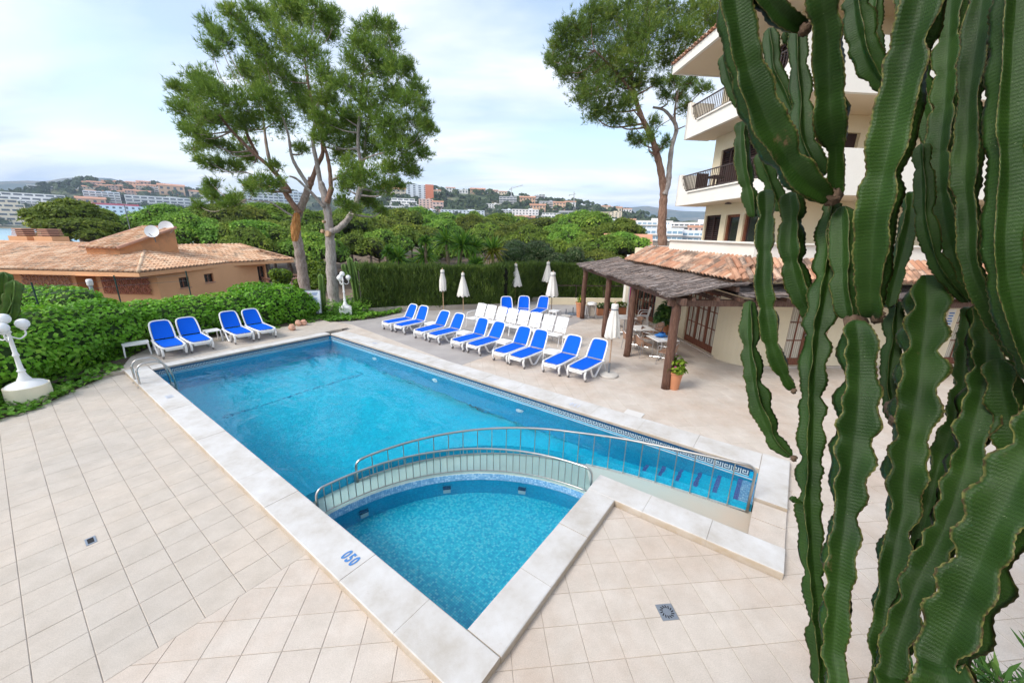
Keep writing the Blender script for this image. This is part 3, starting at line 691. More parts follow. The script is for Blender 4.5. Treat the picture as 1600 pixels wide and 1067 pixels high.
# closed parasols
def cloth_mat():
    t = NT('parasol_cloth'); o = t.objc(); n = t.noise(4, 5, 0.6, o); c = t.mix(n, (0.66, 0.63, 0.57), (0.78, 0.76, 0.71)); t.bump(t.noise(300, 2, 0.5, o), 0.15, 0.002); return t.set(Base__Color=c, Roughness=0.85)
M_CLOTH = cloth_mat(); M_POLEW = mat('pole_wood', (0.50, 0.33, 0.19), 0.55, 0.2, 15, world=False); M_POLED = mat('pole_weathered', (0.40, 0.27, 0.18), 0.6, 0.25, 15, world=False)
M_CONC = mat('concrete', (0.55, 0.52, 0.47), 0.9, 0.15, 10, 0.4, 60, world=False); M_GREYM = mat('grey_metal', (0.20, 0.22, 0.25), 0.4, 0.2, 20, metal=0.6, world=False)
def parasol(loc, h, zb, rbot, rmid, rtop, pl, label, base=True, pole=M_POLEW, cap=True, seed=0):
    rr = random.Random(seed); r_ = empty('closed_parasol', loc, rr.uniform(0, 6), label, 'parasol', 'closed white parasols')
    p = MB(); p.tube([(0, 0, 0.02), (0, 0, h+0.04)], 0.021, 8); p.lathe([(0.03, h+0.03), (0.03, h+0.06), (0.012, h+0.09)], n=8); p.build('pole', pole, r_, 'auto')
    m = MB(); n = 64; prof = [(0.0, h+0.012), (rtop*0.9, h), (rtop, h-0.03), (rtop*1.02, h-0.13), (rtop*0.9, h-0.16), (rmid, zb+(h-zb)*0.5), ((rmid+rbot)*0.52, zb+(h-zb)*0.22), (rbot, zb+0.03), (rbot*0.97, zb)]
    vs = []; fs = []
    for i, (r, z) in enumerate(prof):
        t = i/(len(prof)-1)
        for k in range(n):
            an = 2*math.pi*k/n; w = pl*t*t*(0.7*math.sin(8*an+0.4*math.sin(3*an+seed))+0.3*math.sin(5*an+seed))
            vs.append((r*(1+w)*math.cos(an), r*(1+w)*math.sin(an), z + (0.035*math.sin(8*an+seed) if i >= len(prof)-2 else 0)))
    for i in range(len(prof)-1):
        for k in range(n): fs.append((i*n+k, (i+1)*n+k, (i+1)*n+(k+1) % n, i*n+(k+1) % n))
    c = m.add(vs, fs).build('canopy', M_CLOTH, r_, True)
    mb_ = MB(); mb_.lathe([(rtop*1.04+0.004, h-0.165), (rtop*1.06+0.006, h-0.15), (rtop*1.04+0.004, h-0.135)], n=20, cap=False); mb_.build('strap', M_GREYM, c)
    if base:
        MB().lathe([(0.27, 0.0), (0.285, 0.03), (0.27, 0.06), (0.10, 0.095), (0.05, 0.10)], n=28).build('base', M_CONC, r_, 'auto')
        MB().lathe([(0.032, 0.09), (0.032, 0.42)], n=12).build('sleeve', M_GREYM, r_, 'auto')
    return r_
parasol(ground(950.5, 587), 2.20, 1.22, 0.20, 0.17, 0.10, 0.30, 'closed white parasol on round concrete base beside the pergola', True, M_POLED, seed=1)
parasol(ground(693, 487), 2.20, 1.12, 0.17, 0.17, 0.10, 0.14, 'slim closed white parasol at the hedge, leftmost of the two', False, seed=2)
parasol(ground(724, 487), 2.05, 0.85, 0.33, 0.19, 0.08, 0.10, 'flared closed white parasol at the hedge, right of the slim one', False, seed=3)
parasol(ground(804.5, 477), 2.40, 1.15, 0.38, 0.22, 0.09, 0.08, 'flared closed white parasol behind the left back lounger', False, seed=4)
parasol(ground(854, 471), 2.45, 1.25, 0.34, 0.2, 0.10, 0.12, 'farthest closed white parasol, half hidden by another one', False, seed=5)
parasol(ground(861, 492), 2.22, 1.0, 0.32, 0.23, 0.13, 0.16, 'closed white parasol with gathered top in front of the farthest one', False, M_POLED, seed=6)
for i, (px, py, m_, s) in enumerate(((884, 494.5, M_CONC, 'pale concrete'), (895, 491.5, M_GREYM, 'dark metal'))):
    r_ = empty('parasol_base', ground(px, py), 0, '%s parasol foot without a parasol behind the white chairs' % s, 'parasol base'); MB().lathe([(0.29, 0.0), (0.30, 0.035), (0.27, 0.06), (0.06, 0.10)], n=24).build('disc', m_, r_, 'auto'); MB().lathe([(0.025, 0.09), (0.025, 0.40)], n=10).build('sleeve', M_GREYM, r_)

# ================================================================== PERGOLA
def wood_mat(name, c1, c2, c3):
    t = NT(name); o = t.objc(); n = t.noise(3.0, 6, 0.65, t.map(o, sc=(9, 9, 1.2)), 0.6); c = t.ramp(n, [(0.3, c1), (0.5, c2), (0.75, c3)]); t.bump(n, 0.5, 0.01); return t.set(Base__Color=c, Roughness=0.75)
M_POST = wood_mat('pergola_wood', (0.05, 0.022, 0.014), (0.11, 0.05, 0.03), (0.20, 0.12, 0.085))
M_BEAM = wood_mat('beam_wood', (0.05, 0.025, 0.016), (0.12, 0.062, 0.042), (0.22, 0.14, 0.10))
def reed_mat():
    t = NT('heather_mat'); g_ = t.n.new('ShaderNodeNewGeometry'); c = t.ramp(g_.outputs['Random Per Island'], [(0.0, (0.09, 0.07, 0.062)), (0.45, (0.20, 0.165, 0.15)), (0.8, (0.31, 0.27, 0.255)), (0.93, (0.36, 0.25, 0.19)), (1.0, (0.45, 0.42, 0.42))]); return t.set(Base__Color=c, Roughness=0.9)
M_REED = reed_mat()
perg = empty('pergola', Hl(5.18, 9.55), HA, 'dark timber pergola with heather roof in front of the hotel', 'pergola')
pf = lambda x, y, z: Vector((x-5.18, y-9.55, z))
for k, ly in enumerate((9.55, 12.45, 15.05, 18.6)):
    m = MB(); rr = random.Random(k); pts = [pf(5.18+rr.uniform(-.015, .015), ly+rr.uniform(-.015, .015), z) for z in (0, 0.3, 0.8, 1.3, 1.8, 2.2, 2.44)]
    m.tube(pts, [0.115*rr.uniform(.95, 1.05) for _ in pts], 10); m.build('post', M_POST, perg, True)
MB().bar(pf(5.18, 9.2, 2.51), pf(5.18, 19.0, 2.51), 0.13, 0.17).build('beam', M_BEAM, perg)
MB().bar(pf(4.95, 9.55, 2.435), pf(16.5, 9.55, 2.435), 0.14, 0.17).build('beam', M_BEAM, perg)
MB().bar(pf(6.62, 9.3, 2.83), pf(6.62, 19.0, 2.83), 0.10, 0.12).build('beam', M_BEAM, perg)
for k in range(15):
    ly = 9.75+k*0.64; MB().bar(pf(4.92, ly, 2.615), pf(6.75, ly, 2.92), 0.07, 0.085).build('rafter', M_BEAM, perg)
for k in range(17):
    lx = 5.45+k*0.64; MB().bar(pf(lx, 9.22, 2.57), pf(lx, 10.9, 2.62), 0.08, 0.09).build('rafter', M_BEAM, perg)
roof = empty('roof_mat'); roof.parent = perg
def reeds(n, fx, fy, fz, L, seed):
    r_ = np.random.default_rng(seed); x = r_.uniform(*fx, n); y = r_.uniform(*fy, n); l = r_.uniform(L*0.5, L*1.2, n); z = fz(x, y) + r_.uniform(-0.012, 0.05, n)
    an = r_.normal(0, 0.16, n); wd = r_.uniform(0.004, 0.011, n); dx, dy = np.cos(an), np.sin(an)
    x0 = np.clip(x-dx*l/2, fx[0]-0.10*r_.random(n), fx[1]+0.15); x1 = np.clip(x+dx*l/2, fx[0]-0.1, fx[1]+0.15); y0, y1 = y-dy*l/2, y+dy*l/2
    z0 = fz(x0, y0)+(z-fz(x, y)); z1 = fz(x1, y1)+(z-fz(x, y))+r_.normal(0, 0.012, n)
    A = np.stack([x0, y0, z0], 1); B = np.stack([x1, y1, z1], 1); pv = np.stack([-dy, dx, np.zeros(n)], 1)*wd[:, None]; up = np.stack([np.zeros(n), np.zeros(n), wd*1.2], 1)
    V = np.stack([A-pv, A+pv, A+up, B-pv, B+pv, B+up], 1).reshape(-1, 3); b = (np.arange(n)*6)[:, None]
    F = np.concatenate([b+np.array([[0, 3, 5, 2]]), b+np.array([[1, 2, 5, 4]]), b+np.array([[0, 1, 4, 3]])]); return V, F
V1, F1 = reeds(9000, (4.86, 6.72), (9.2, 19.0), lambda x, y: 2.66+(x-4.9)*0.175+0.025*np.sin(y*2.3+x*3)+0.02*np.sin(y*5.1), 0.8, 3)
V2, F2 = reeds(4500, (6.7, 16.4), (9.1, 10.95), lambda x, y: 2.68+0.04*(y-9.1)+0.02*np.sin(x*3.3)+0.18*np.clip(1-(x-6.7)/1.2, 0, 1)*np.clip((y-9.1)/1.5, 0, 1), 0.9, 4)
V = np.concatenate([V1, V2]) - np.array([5.18, 9.55, 0]); F = np.concatenate([F1, F2+len(V1)])
o = put('heather_strands', np_mesh('heather_strands', V, F, M_REED), roof); tag(o, kind='stuff')
bk = MB(); N1, N2 = 4, 30
for i in range(N1):
    for j in range(N2):
        q = []
        for (u, v) in ((i, j), (i+1, j), (i+1, j+1), (i, j+1)):
            x, y = 4.95+1.75*u/N1, 9.3+9.6*v/N2; q.append(pf(x, y, 2.655+(x-4.9)*0.175+0.02*math.sin(y*2.3+x*3)))
        bk.add(q, [(0, 1, 2, 3)])
bk.add([pf(6.7, 9.2, 2.665), pf(16.4, 9.2, 2.665), pf(16.4, 10.9, 2.72), pf(6.7, 10.9, 2.72)], [(0, 1, 2, 3)])
bk.build('mat_backing', mat('mat_backing', (0.09, 0.075, 0.07), 0.95, 0.3, 14), roof)

# ================================================================== TERRACE FURNITURE
M_ALU = mat('aluminium', (0.55, 0.55, 0.56), 0.3, 0.08, 10, metal=0.9, world=False)
def wicker_mat():
    t = NT('brown_wicker'); o = t.objc(); w = t.node('ShaderNodeTexWave', Vector=o, Scale=28.0, Distortion=1.5); c = t.mix(w.outputs[0], (0.22, 0.115, 0.07), (0.42, 0.26, 0.18)); t.bump(w.outputs[0], 0.4, 0.004); return t.set(Base__Color=c, Roughness=0.6)
M_WICK = wicker_mat()
def make_wicker():
    r_ = empty('wicker_chair'); s = MB(); s.box((0, 0, 0.44), (0.44, 0.46, 0.03)); s.build('seat', M_WICK, r_)
    b = MB(); vs = []; n = 9
    for i in range(n):
        an = R(-62+124*i/(n-1)); x, y = -0.02-0.24*math.cos(an), 0.27*math.sin(an); top = 0.80-0.12*abs(i/(n-1)*2-1)**2
        vs += [(x, y, 0.47), (x-0.05, y*1.04, top), (x-0.022, y, 0.47), (x-0.072, y*1.04, top)]
    fs = []
    for i in range(n-1):
        a, c = 4*i, 4*i+4; fs += [(a, c, c+1, a+1), (a+2, a+3, c+3, c+2), (a+1, c+1, c+3, a+3), (a, a+2, c+2, c)]
    b.add(vs, fs).build('backrest', M_WICK, r_)
    MB().tube(catmull([(0.22, -0.27, 0.66), (0.0, -0.29, 0.67), (-0.25, -0.22, 0.70), (-0.33, 0, 0.82), (-0.25, 0.22, 0.70), (0.0, 0.29, 0.67), (0.22, 0.27, 0.66)], 4), 0.013, 6).build('arm_rail', M_ALU, r_, True)
    for j in (-1, 1):
        MB().tube([(0.22, j*0.27, 0.66), (0.24, j*0.25, 0.0)], 0.013, 6).build('leg', M_ALU, r_); MB().tube([(-0.2, j*0.2, 0.66), (-0.26, j*0.24, 0.0)], 0.013, 6).build('leg', M_ALU, r_)
    return r_
M_TABLE = mat('table_top_white', (0.80, 0.79, 0.77), 0.35, 0.03, 4)
def cafe_table(loc, rz, label):
    r_ = empty('cafe_table', loc, rz, label, 'table', 'white cafe tables under the pergola'); MB().box((0, 0, 0.73), (0.78, 0.78, 0.03)).build('table_top', M_TABLE, r_); MB().lathe([(0.032, 0.03), (0.032, 0.715)], n=12).build('column', M_ALU, r_, 'auto')
    f = MB()
    for k in range(4): an = R(45+90*k); f.tube([(0, 0, 0.05), (0.36*math.cos(an), 0.36*math.sin(an), 0.018)], 0.017, 6)
    f.build('foot', M_ALU, r_); return r_
T1, T2, T3 = ground(1031, 560), ground(998, 541), ground(974, 521)
cafe_table(T1, R(12), 'white square cafe table with blue things on it, nearest the corner post'); cafe_table(T2, R(8), 'empty white square cafe table, middle of the three under the pergola'); cafe_table(T3, R(5), 'white square cafe table farthest under the pergola')
M_BLUEC = mat('blue_cloth', (0.03, 0.17, 0.5), 0.8, 0.3, 20); M_PAPER = mat('paper', (0.55, 0.62, 0.70), 0.6, 0.2, 30)
c = empty('beach_bag', T1+Vector((-0.02, 0.12, 0.747)), 0.3, 'crumpled blue bag on the nearest cafe table', 'bag'); mb = MB(); vs = []
for i in range(9):
    for k in range(14):
        an = 2*math.pi*k/14; r_ = 0.17*math.sin(math.pi*(i+0.3)/9.6)**0.6*(1+0.25*math.sin(3*an+i)); vs.append((r_*1.3*math.cos(an), r_*math.sin(an), 0.13*i/8*(1+0.3*math.sin(2*an))))
mb.add(vs, [(i*14+k, i*14+(k+1) % 14, (i+1)*14+(k+1) % 14, (i+1)*14+k) for i in range(8) for k in range(14)]); mb.build('bag_body', M_BLUEC, c, True)
tag(MB().box((0, 0, 0.006), (0.34, 0.24, 0.012)).build('magazine', M_PAPER, None, loc=T1+Vector((0.10, -0.15, 0.746)), rz=0.4), 'magazine lying on the nearest cafe table', 'magazine')
wk_ = make_wicker(); CH = [(1002, 556, 20, 'left of the nearest cafe table'), (1013, 545, -40, 'behind the nearest cafe table'), (1040, 569, 140, 'in front of the nearest cafe table'), (1021, 534, 190, 'right of the middle cafe table'), (984, 548, 0, 'left of the middle cafe table'), (990, 523, 200, 'right of the farthest cafe table')]
for i, (px, py, a, s) in enumerate(CH):
    o = wk_ if i == 0 else copy_tree(wk_); o.location = ground(px, py); o.rotation_euler = (0, 0, R(a)); tag(o, 'brown wicker chair with aluminium frame ' + s, 'chair', 'wicker chairs under the pergola')
def monobloc(loc, rz, label):
    r_ = empty('plastic_chair', loc, rz, label, 'chair', 'white plastic chairs under the pergola'); MB().box((0, 0, 0.43), (0.44, 0.44, 0.025)).build('seat', M_WPLAST, r_)
    b = MB()
    for k in range(5): y = -0.17+0.085*k; b.bar((-0.22, y, 0.44), (-0.30, y*1.05, 0.84-0.5*y*y), 0.05, 0.014, up=(1, 0, 0))
    b.bar((-0.30, -0.2, 0.83), (-0.30, 0.2, 0.83), 0.06, 0.02); b.build('backrest', M_WPLAST, r_)
    for i in (-1, 1):
        for j in (-1, 1): MB().bar((i*0.19, j*0.19, 0.43), (i*0.24, j*0.23, 0), 0.045).build('leg', M_WPLAST, r_)
        MB().tube(catmull([(-0.27, i*0.25, 0.66), (0.1, i*0.27, 0.65), (0.2, i*0.26, 0.43)], 3), 0.02, 6).build('armrest', M_WPLAST, r_, True)
    return r_
monobloc(ground(1003, 507), R(170), 'white plastic armchair behind the farthest cafe table'); monobloc(ground(955, 511), R(10), 'white plastic armchair half hidden by the near parasol')
r_ = empty('waste_bin', ground(923, 498), R(5), 'grey metal frame bin with white lid beside the far pergola post', 'bin')
for i in (-1, 1):
    for j in (-1, 1): MB().bar((i*0.2, j*0.18, 0), (i*0.18, j*0.16, 0.72), 0.035).build('leg', M_ALU, r_)
MB().box((0, 0, 0.42), (0.30, 0.26, 0.5)).build('bucket', mat('bin_body', (0.42, 0.38, 0.33), 0.7, 0.15, 6), r_); MB().lathe([(0.24, 0.72), (0.26, 0.76), (0.22, 0.84), (0.0, 0.87)], n=18).build('lid', M_WPLAST, r_, 'auto')
# ================================================================== HOTEL
M_CREAM = mat('cream_render', (0.80, 0.70, 0.50), 0.85, 0.05, 1.5, 0.15, 90, dirt=(0.70, 0.60, 0.43), dirt_amt=0.35)
M_WHITE = mat('white_render', (0.82, 0.785, 0.71), 0.85, 0.04, 1.5, 0.15, 90, dirt=(0.72, 0.68, 0.60), dirt_amt=0.35)
M_SOFFIT = mat('soffit', (0.74, 0.62, 0.46), 0.9, 0.05, 1)
M_DOORW = wood_mat('door_wood', (0.10, 0.03, 0.014), (0.19, 0.062, 0.03), (0.26, 0.10, 0.05))
M_SHUT = wood_mat('shutter_wood', (0.02, 0.008, 0.006), (0.035, 0.014, 0.011), (0.055, 0.022, 0.016))
M_IRON = mat('brown_iron', (0.055, 0.035, 0.03), 0.5, 0.2, 20)
def glass_mat():
    t = NT('curtained_glass'); p = t.pos(); w = t.node('ShaderNodeTexWave', Vector=t.map(p, rot=(0, 0, 0.5)), Scale=5.0, Distortion=2.0, Detail=2.0)
    c = t.mix(w.outputs[0], (0.36, 0.32, 0.25), (0.60, 0.55, 0.45)); t.set(Base__Color=c, Roughness=0.08); t.b.inputs['Specular IOR Level'].default_value = 0.9; return t.m
M_GLASS = glass_mat()
M_DGLASS = mat('dark_glass', (0.03, 0.032, 0.035), 0.06, 0.2, 2, spec=0.9)
def terracotta(name, c1, c2, c3, blk=0.75, sc=1.6, lo=0.46, hi=0.62):
    t = NT(name); g_ = t.n.new('ShaderNodeNewGeometry'); oi = t.n.new('ShaderNodeObjectInfo')
    f = t.math('FRACT', t.math('ADD', g_.outputs['Random Per Island'], oi.outputs['Random'])); c = t.ramp(f, [(0.0, c1), (0.5, c2), (1.0, c3)])
    n = t.ramp(t.noise(sc, 6, 0.7, g_.outputs['Position']), [(lo, (0, 0, 0)), (hi, (blk,)*3)]); n2 = t.ramp(f, [(0.25, (0.35,)*3), (0.7, (1, 1, 1))])
    c = t.mix(t.mix(1, n, n2, 'MULTIPLY'), c, (0.055, 0.045, 0.04)); t.bump(t.noise(40, 4, 0.6, g_.outputs['Position']), 0.3, 0.01); return t.set(Base__Color=c, Roughness=0.85)
M_TILE1 = terracotta('roof_terracotta', (0.46, 0.22, 0.13), (0.58, 0.33, 0.21), (0.66, 0.47, 0.35), 0.8, 1.6, 0.44, 0.6)
M_TILE2 = terracotta('roof_weathered', (0.54, 0.30, 0.17), (0.68, 0.43, 0.27), (0.74, 0.54, 0.37), 0.75, 0.8, 0.50, 0.66)
HO = (7.3, 14.6)
hotel = empty('hotel', Hl(*HO), HA, 'cream hotel with white curved balconies and brown railings at right', 'hotel')
hf = lambda x, y, z: Vector((x-HO[0], y-HO[1], z))
def hbox(b, x0, x1, y0, y1, z0, z1, mi=0): return b.box(hf((x0+x1)/2, (y0+y1)/2, (z0+z1)/2), (abs(x1-x0), abs(y1-y0), abs(z1-z0)), mi=mi)
def wall_y(b, x, th, y0, y1, z0, z1, ops):       # wall in the plane x (outer face), running along y, with openings (ya, yb, za, zb)
    ops = sorted(ops); c = y0
    for (ya, yb, za, zb) in ops:
        if ya > c: hbox(b, x, x+th, c, ya, z0, z1)
        if za > z0: hbox(b, x, x+th, ya, yb, z0, za)
        if zb < z1: hbox(b, x, x+th, ya, yb, zb, z1)
        c = yb
    if c < y1: hbox(b, x, x+th, c, y1, z0, z1)
def wall_x(b, y, th, x0, x1, z0, z1, ops):
    ops = sorted(ops); c = x0
    for (xa, xb, za, zb) in ops:
        if xa > c: hbox(b, c, xa, y, y+th, z0, z1)
        if za > z0: hbox(b, xa, xb, y, y+th, z0, za)
        if zb < z1: hbox(b, xa, xb, y, y+th, zb, z1)
        c = xb
    if c < x1: hbox(b, c, x1, y, y+th, z0, z1)
b = MB(); wall_y(b, 8.3, 0.25, 12.25, 20.4, 0, 3.5, [(12.45, 14.5, 0.06, 2.2), (17.3, 19.6, 0.06, 2.2)])
wall_x(b, 11.2, 0.25, 9.35, 22, 0, 3.5, [(9.95, 11.35, 0.06, 2.2), (15.9, 17.3, 0.06, 2.2)])
n = 10; cx, cy, rad = 9.35, 12.25, 1.05
for k in range(n):
    a0, a1 = R(180+90*k/n), R(180+90*(k+1)/n)
    q = [hf(cx+rad*math.cos(a)*s, cy+rad*math.sin(a)*s, z) for z in (0, 3.5) for a in (a0, a1) for s in (1, 0.76)]
    b.add(q, [(0, 2, 6, 4), (1, 5, 7, 3), (4, 6, 7, 5)])
b.build('ground_wall', M_CREAM, hotel)
b = MB(); hbox(b, 8.22, 8.55, 12.3, 20.4, 0, 0.055); hbox(b, 9.3, 22, 11.12, 11.4, 0, 0.055); b.build('plinth', M_TILE_B, hotel)
def french(x0, x1, plane, along, nleaf, z0, z1, rows=3, cols=2, gm=M_GLASS):
    d = empty('french_door'); d.parent = hotel; d.location = (0, 0, 0); L = (x1-x0)/nleaf
    def bx(m_, name, a0, a1, z0_, z1_, d0, d1, par):
        bb = MB()
        if along == 'y': hbox(bb, plane+d0, plane+d1, a0, a1, z0_, z1_)
        else: hbox(bb, a0, a1, plane+d0, plane+d1, z0_, z1_)
        return bb.build(name, m_, par)
    for k in range(nleaf):
        a0 = x0+k*L; f = MB(); s = 0.075
        def fb(p0, p1, q0, q1, dd=0.0):
            if along == 'y': hbox(f, plane+0.07-dd, plane+0.13-dd, p0, p1, q0, q1)
            else: hbox(f, p0, p1, plane+0.07-dd, plane+0.13-dd, q0, q1)
        fb(a0, a0+s, z0, z1); fb(a0+L-s, a0+L, z0, z1); fb(a0+s, a0+L-s, z0, z0+0.24); fb(a0+s, a0+L-s, z1-s, z1)
        for r_ in range(1, rows): zz = z0+0.24+(z1-s-z0-0.24)*r_/rows; fb(a0+s, a0+L-s, zz-0.017, zz+0.017, -0.006)
        for c_ in range(1, cols): xx = a0+s+(L-2*s)*c_/cols; fb(xx-0.02, xx+0.02, z0+0.24, z1-s, -0.003)
        f.build('leaf_frame', M_DOORW, d)
        for r_ in range(rows):
            for c_ in range(cols):
                za = z0+0.24+(z1-s-z0-0.24)*r_/rows; zb = z0+0.24+(z1-s-z0-0.24)*(r_+1)/rows; xa = a0+s+(L-2*s)*c_/cols; xb = a0+s+(L-2*s)*(c_+1)/cols
                bx(gm, 'pane', xa, xb, za, zb, 0.095, 0.105, d)
    return d
french(12.45, 14.5, 8.3, 'y', 3, 0.06, 2.2); french(17.3, 19.6, 8.3, 'y', 3, 0.06, 2.2, gm=M_DGLASS)
d = french(9.95, 11.35, 11.2, 'x', 2, 0.06, 2.2, rows=3, cols=2); hb = MB(); hbox(hb, 10.60, 10.66, 11.15, 11.24, 1.0, 1.14); hb.build('door_handle', M_ALU, d)
french(15.9, 17.3, 11.2, 'x', 2, 0.06, 2.2)
b = MB(); hbox(b, 8.21, 8.30, 11.55+0.75, 11.75+0.75, 1.98, 2.10)
# wall lamp on the round corner
wl_ = MB(); p = Vector((9.35-1.05*math.cos(R(38)), 12.25-1.05*math.sin(R(38)), 2.12)); wl_.lathe([(0.03, -0.07), (0.085, -0.02), (0.085, 0.0), (0.02, 0.05)], hf(p.x-0.06, p.y-0.05, p.z), 12); wl_.bar(hf(p.x-0.05, p.y-0.04, p.z+0.03), hf(p.x+0.06, p.y+0.05, p.z+0.03), 0.025); wl_.build('wall_lamp', M_IRON, hotel)
# notice on the wall
nt = empty('wall_notice'); nt.parent = hotel; b = MB(); hbox(b, 15.45, 15.72, 11.175, 11.198, 1.30, 2.0); b.build('notice_board', M_WHITE, nt)
for k in range(6):
    b = MB(); hbox(b, 15.49, 15.68-0.02*(k % 3), 11.170, 11.174, 1.85-0.09*k, 1.89-0.09*k); b.build('notice_line', M_BLUEC, nt)
# lean-to roof of barrel tiles round the ground floor
def barrel_mesh(L=0.44, r0=0.085, r1=0.07, n=5):
    m = MB(); vs = []
    for i, (x, r) in enumerate(((0, r0), (L, r1))):
        for k in range(n+1): an = math.pi*k/n; vs.append((x, r*math.cos(an), r*math.sin(an)*0.85))
        for k in range(n+1): an = math.pi*k/n; vs.append((x, (r-0.014)*math.cos(an), (r-0.014)*math.sin(an)*0.85))
    q = n+1; fs = [(k, k+1, 2*q+k+1, 2*q+k) for k in range(n)] + [(q+k, 3*q+k, 3*q+k+1, q+k+1) for k in range(n)] + [(k, q+k, q+k+1, k+1) for k in range(n)]
    return m.add(vs, fs).mesh('roof_tile', M_TILE1, True)
bt = barrel_mesh()
rf = empty('tile_roof'); rf.parent = hotel
def tile_at(p, d, parent, me, jit=0.01):
    """barrel tile whose low end sits at p and which runs up along d"""
    o = bpy.data.objects.new('roof_tile', me); COL.objects.link(o); o.parent = parent
    x = d.normalized(); z0 = Vector((0, 0, 1)); y = z0.cross(x).normalized(); z = x.cross(y)
    Mx = Matrix((x, y, z)).transposed().to_4x4(); Mx.translation = p + z*(0.01+random.uniform(0, jit)); o.matrix_local = Mx @ Matrix.Rotation(R(random.uniform(-2.5, 2.5)), 4, 'Z'); return o
EX, EZ, TX, TZ, EY = 6.5, 3.08, 7.34, 3.60, 9.35
sd = Vector((TX-EX, 0, TZ-EZ)); sl = sd.length
b = MB(); b.add([hf(EX, EY, EZ), hf(EX, 16.9, EZ), hf(TX, 16.2, TZ), hf(TX, 9.98, TZ)], [(3, 2, 1, 0)]); b.add([hf(EX, EY, EZ), hf(TX, 9.98, TZ), hf(22, 9.98, TZ), hf(22, EY, EZ)], [(3, 2, 1, 0)])
b.add([hf(TX, 9.98, TZ), hf(TX, 16.2, TZ), hf(9, 16.2, TZ), hf(9, 20.6, TZ), hf(22, 20.6, TZ), hf(22, 9.98, TZ)], [(0, 5, 4, 3, 2, 1)])
b.add([hf(EX, 16.9, EZ), hf(9, 20.6, EZ), hf(9, 20.6, TZ), hf(TX, 16.2, TZ)], [(0, 1, 2, 3)])
b.add([hf(EX, EY, EZ-0.08), hf(8.4, EY+2, EZ-0.08), hf(8.4, 20.4, EZ-0.08), hf(EX, 16.9, EZ-0.08)], [(0, 1, 2, 3)])
b.build('roof_deck', mat('roof_mortar', (0.42, 0.25, 0.16), 0.9, 0.3, 5), rf)
y = EY+0.1
while y < 16.9:
    for k in range(3):
        s = k*0.36; x = EX-0.05+ (TX-EX)/sl*s
        if y > 16.9-0.83*s or y < 9.35+0.75*s: continue
        tile_at(hf(x, y, EZ-0.03+(TZ-EZ)/sl*s), sd, rf, bt)
    y += 0.185
stv = []; stf = []; x = EX+0.1
mm = MB(); nd = Vector((0, 0.63, 0.52)).normalized()
while x < 19:
    for k in range(2):
        p0 = hf(x, EY-0.05, EZ-0.03) + nd*k*0.36; p1 = p0+nd*0.42
        mm.tube([p0+Vector((0, 0, .03)), p1+Vector((0, 0, .03))], 0.08, 7)
    x += 0.185
tag(mm.build('side_roof_tiles', M_TILE1, rf), kind='stuff')
# first-floor terrace, balconies, top eaves
WX = 8.2
b = MB(); hbox(b, 7.3, 7.46, 9.9, 14.65, 3.50, 4.0); hbox(b, 7.46, 8.2, 14.5, 14.65, 3.50, 4.0); hbox(b, 7.46, 22, 9.9, 10.05, 3.5, 4.0); hbox(b, 7.22, 7.52, 9.82, 14.72, 3.965, 4.012); hbox(b, 7.52, 22, 9.82, 10.12, 3.965, 4.012); b.build('terrace_parapet', M_WHITE, hotel)
b = MB(); hbox(b, 7.46, 9.0, 10.05, 14.5, 3.5, 3.62); hbox(b, 9.0, 22, 10.05, 20.4, 3.5, 3.62); b.build('terrace_floor', M_TILE_B, hotel)
def upper(z0, z1, ops, xops):
    b = MB(); wall_y(b, WX, 0.25, 11.0, 14.05, z0, z1, ops); wall_x(b, 11.0, 0.25, WX+0.25, 22, z0, z1, xops); hbox(b, WX+0.25, 22, 13.85, 14.05, z0, z1); b.build('upper_wall', M_CREAM, hotel)
O1 = [(13.05, 13.95, 3.62, 4.86), (12.05, 12.75, 3.62, 4.84), (11.2, 11.85, 3.62, 4.84)]; O2 = [(12.7, 13.6, 5.45, 6.95), (11.4, 12.3, 5.45, 6.95)]; O3 = [(12.4, 13.3, 7.65, 9.2), (11.2, 12.0, 7.65, 9.2)]
XO = lambda z: [(9.3, 10.6, z, z+1.5), (12.5, 13.8, z, z+1.5)]
upper(3.62, 5.2, O1, []); upper(5.36, 7.44, O2, XO(5.5)); upper(7.6, 10.0, O3, XO(7.7))
def shutter(y0, y1, z0, z1, closed=True):
    s_ = empty('shutter'); s_.parent = hotel; f = MB(); x = WX+0.06
    for (a, c_) in ((y0, y0+0.07), (y1-0.07, y1), ((y0+y1)/2-0.04, (y0+y1)/2+0.04)): hbox(f, x, x+0.05, a, c_, z0, z1)
    hbox(f, x, x+0.05, y0, y1, z0, z0+0.07); hbox(f, x, x+0.05, y0, y1, z1-0.07, z1); f.build('shutter_frame', M_SHUT, s_)
    nl = int((z1-z0-0.14)/0.07); me = None
    for k in range(nl):
        z = z0+0.09+0.07*k; l = MB(); c_ = hf(x+0.025, (y0+y1)/2, z); l.add([c_+Vector((-0.02, -(y1-y0)/2+0.05, -0.025)), c_+Vector((-0.02, (y1-y0)/2-0.05, -0.025)), c_+Vector((0.02, (y1-y0)/2-0.05, 0.025)), c_+Vector((0.02, -(y1-y0)/2+0.05, 0.025))], [(0, 1, 2, 3)]); l.build('louvre', M_SHUT, s_)
    bb = MB(); hbox(bb, x+0.055, x+0.06, y0, y1, z0, z1); bb.build('backing', M_DARK, s_)
for (a, c_, z0, z1) in O1[:1]+O2+O3: shutter(a, c_, z0, z1)
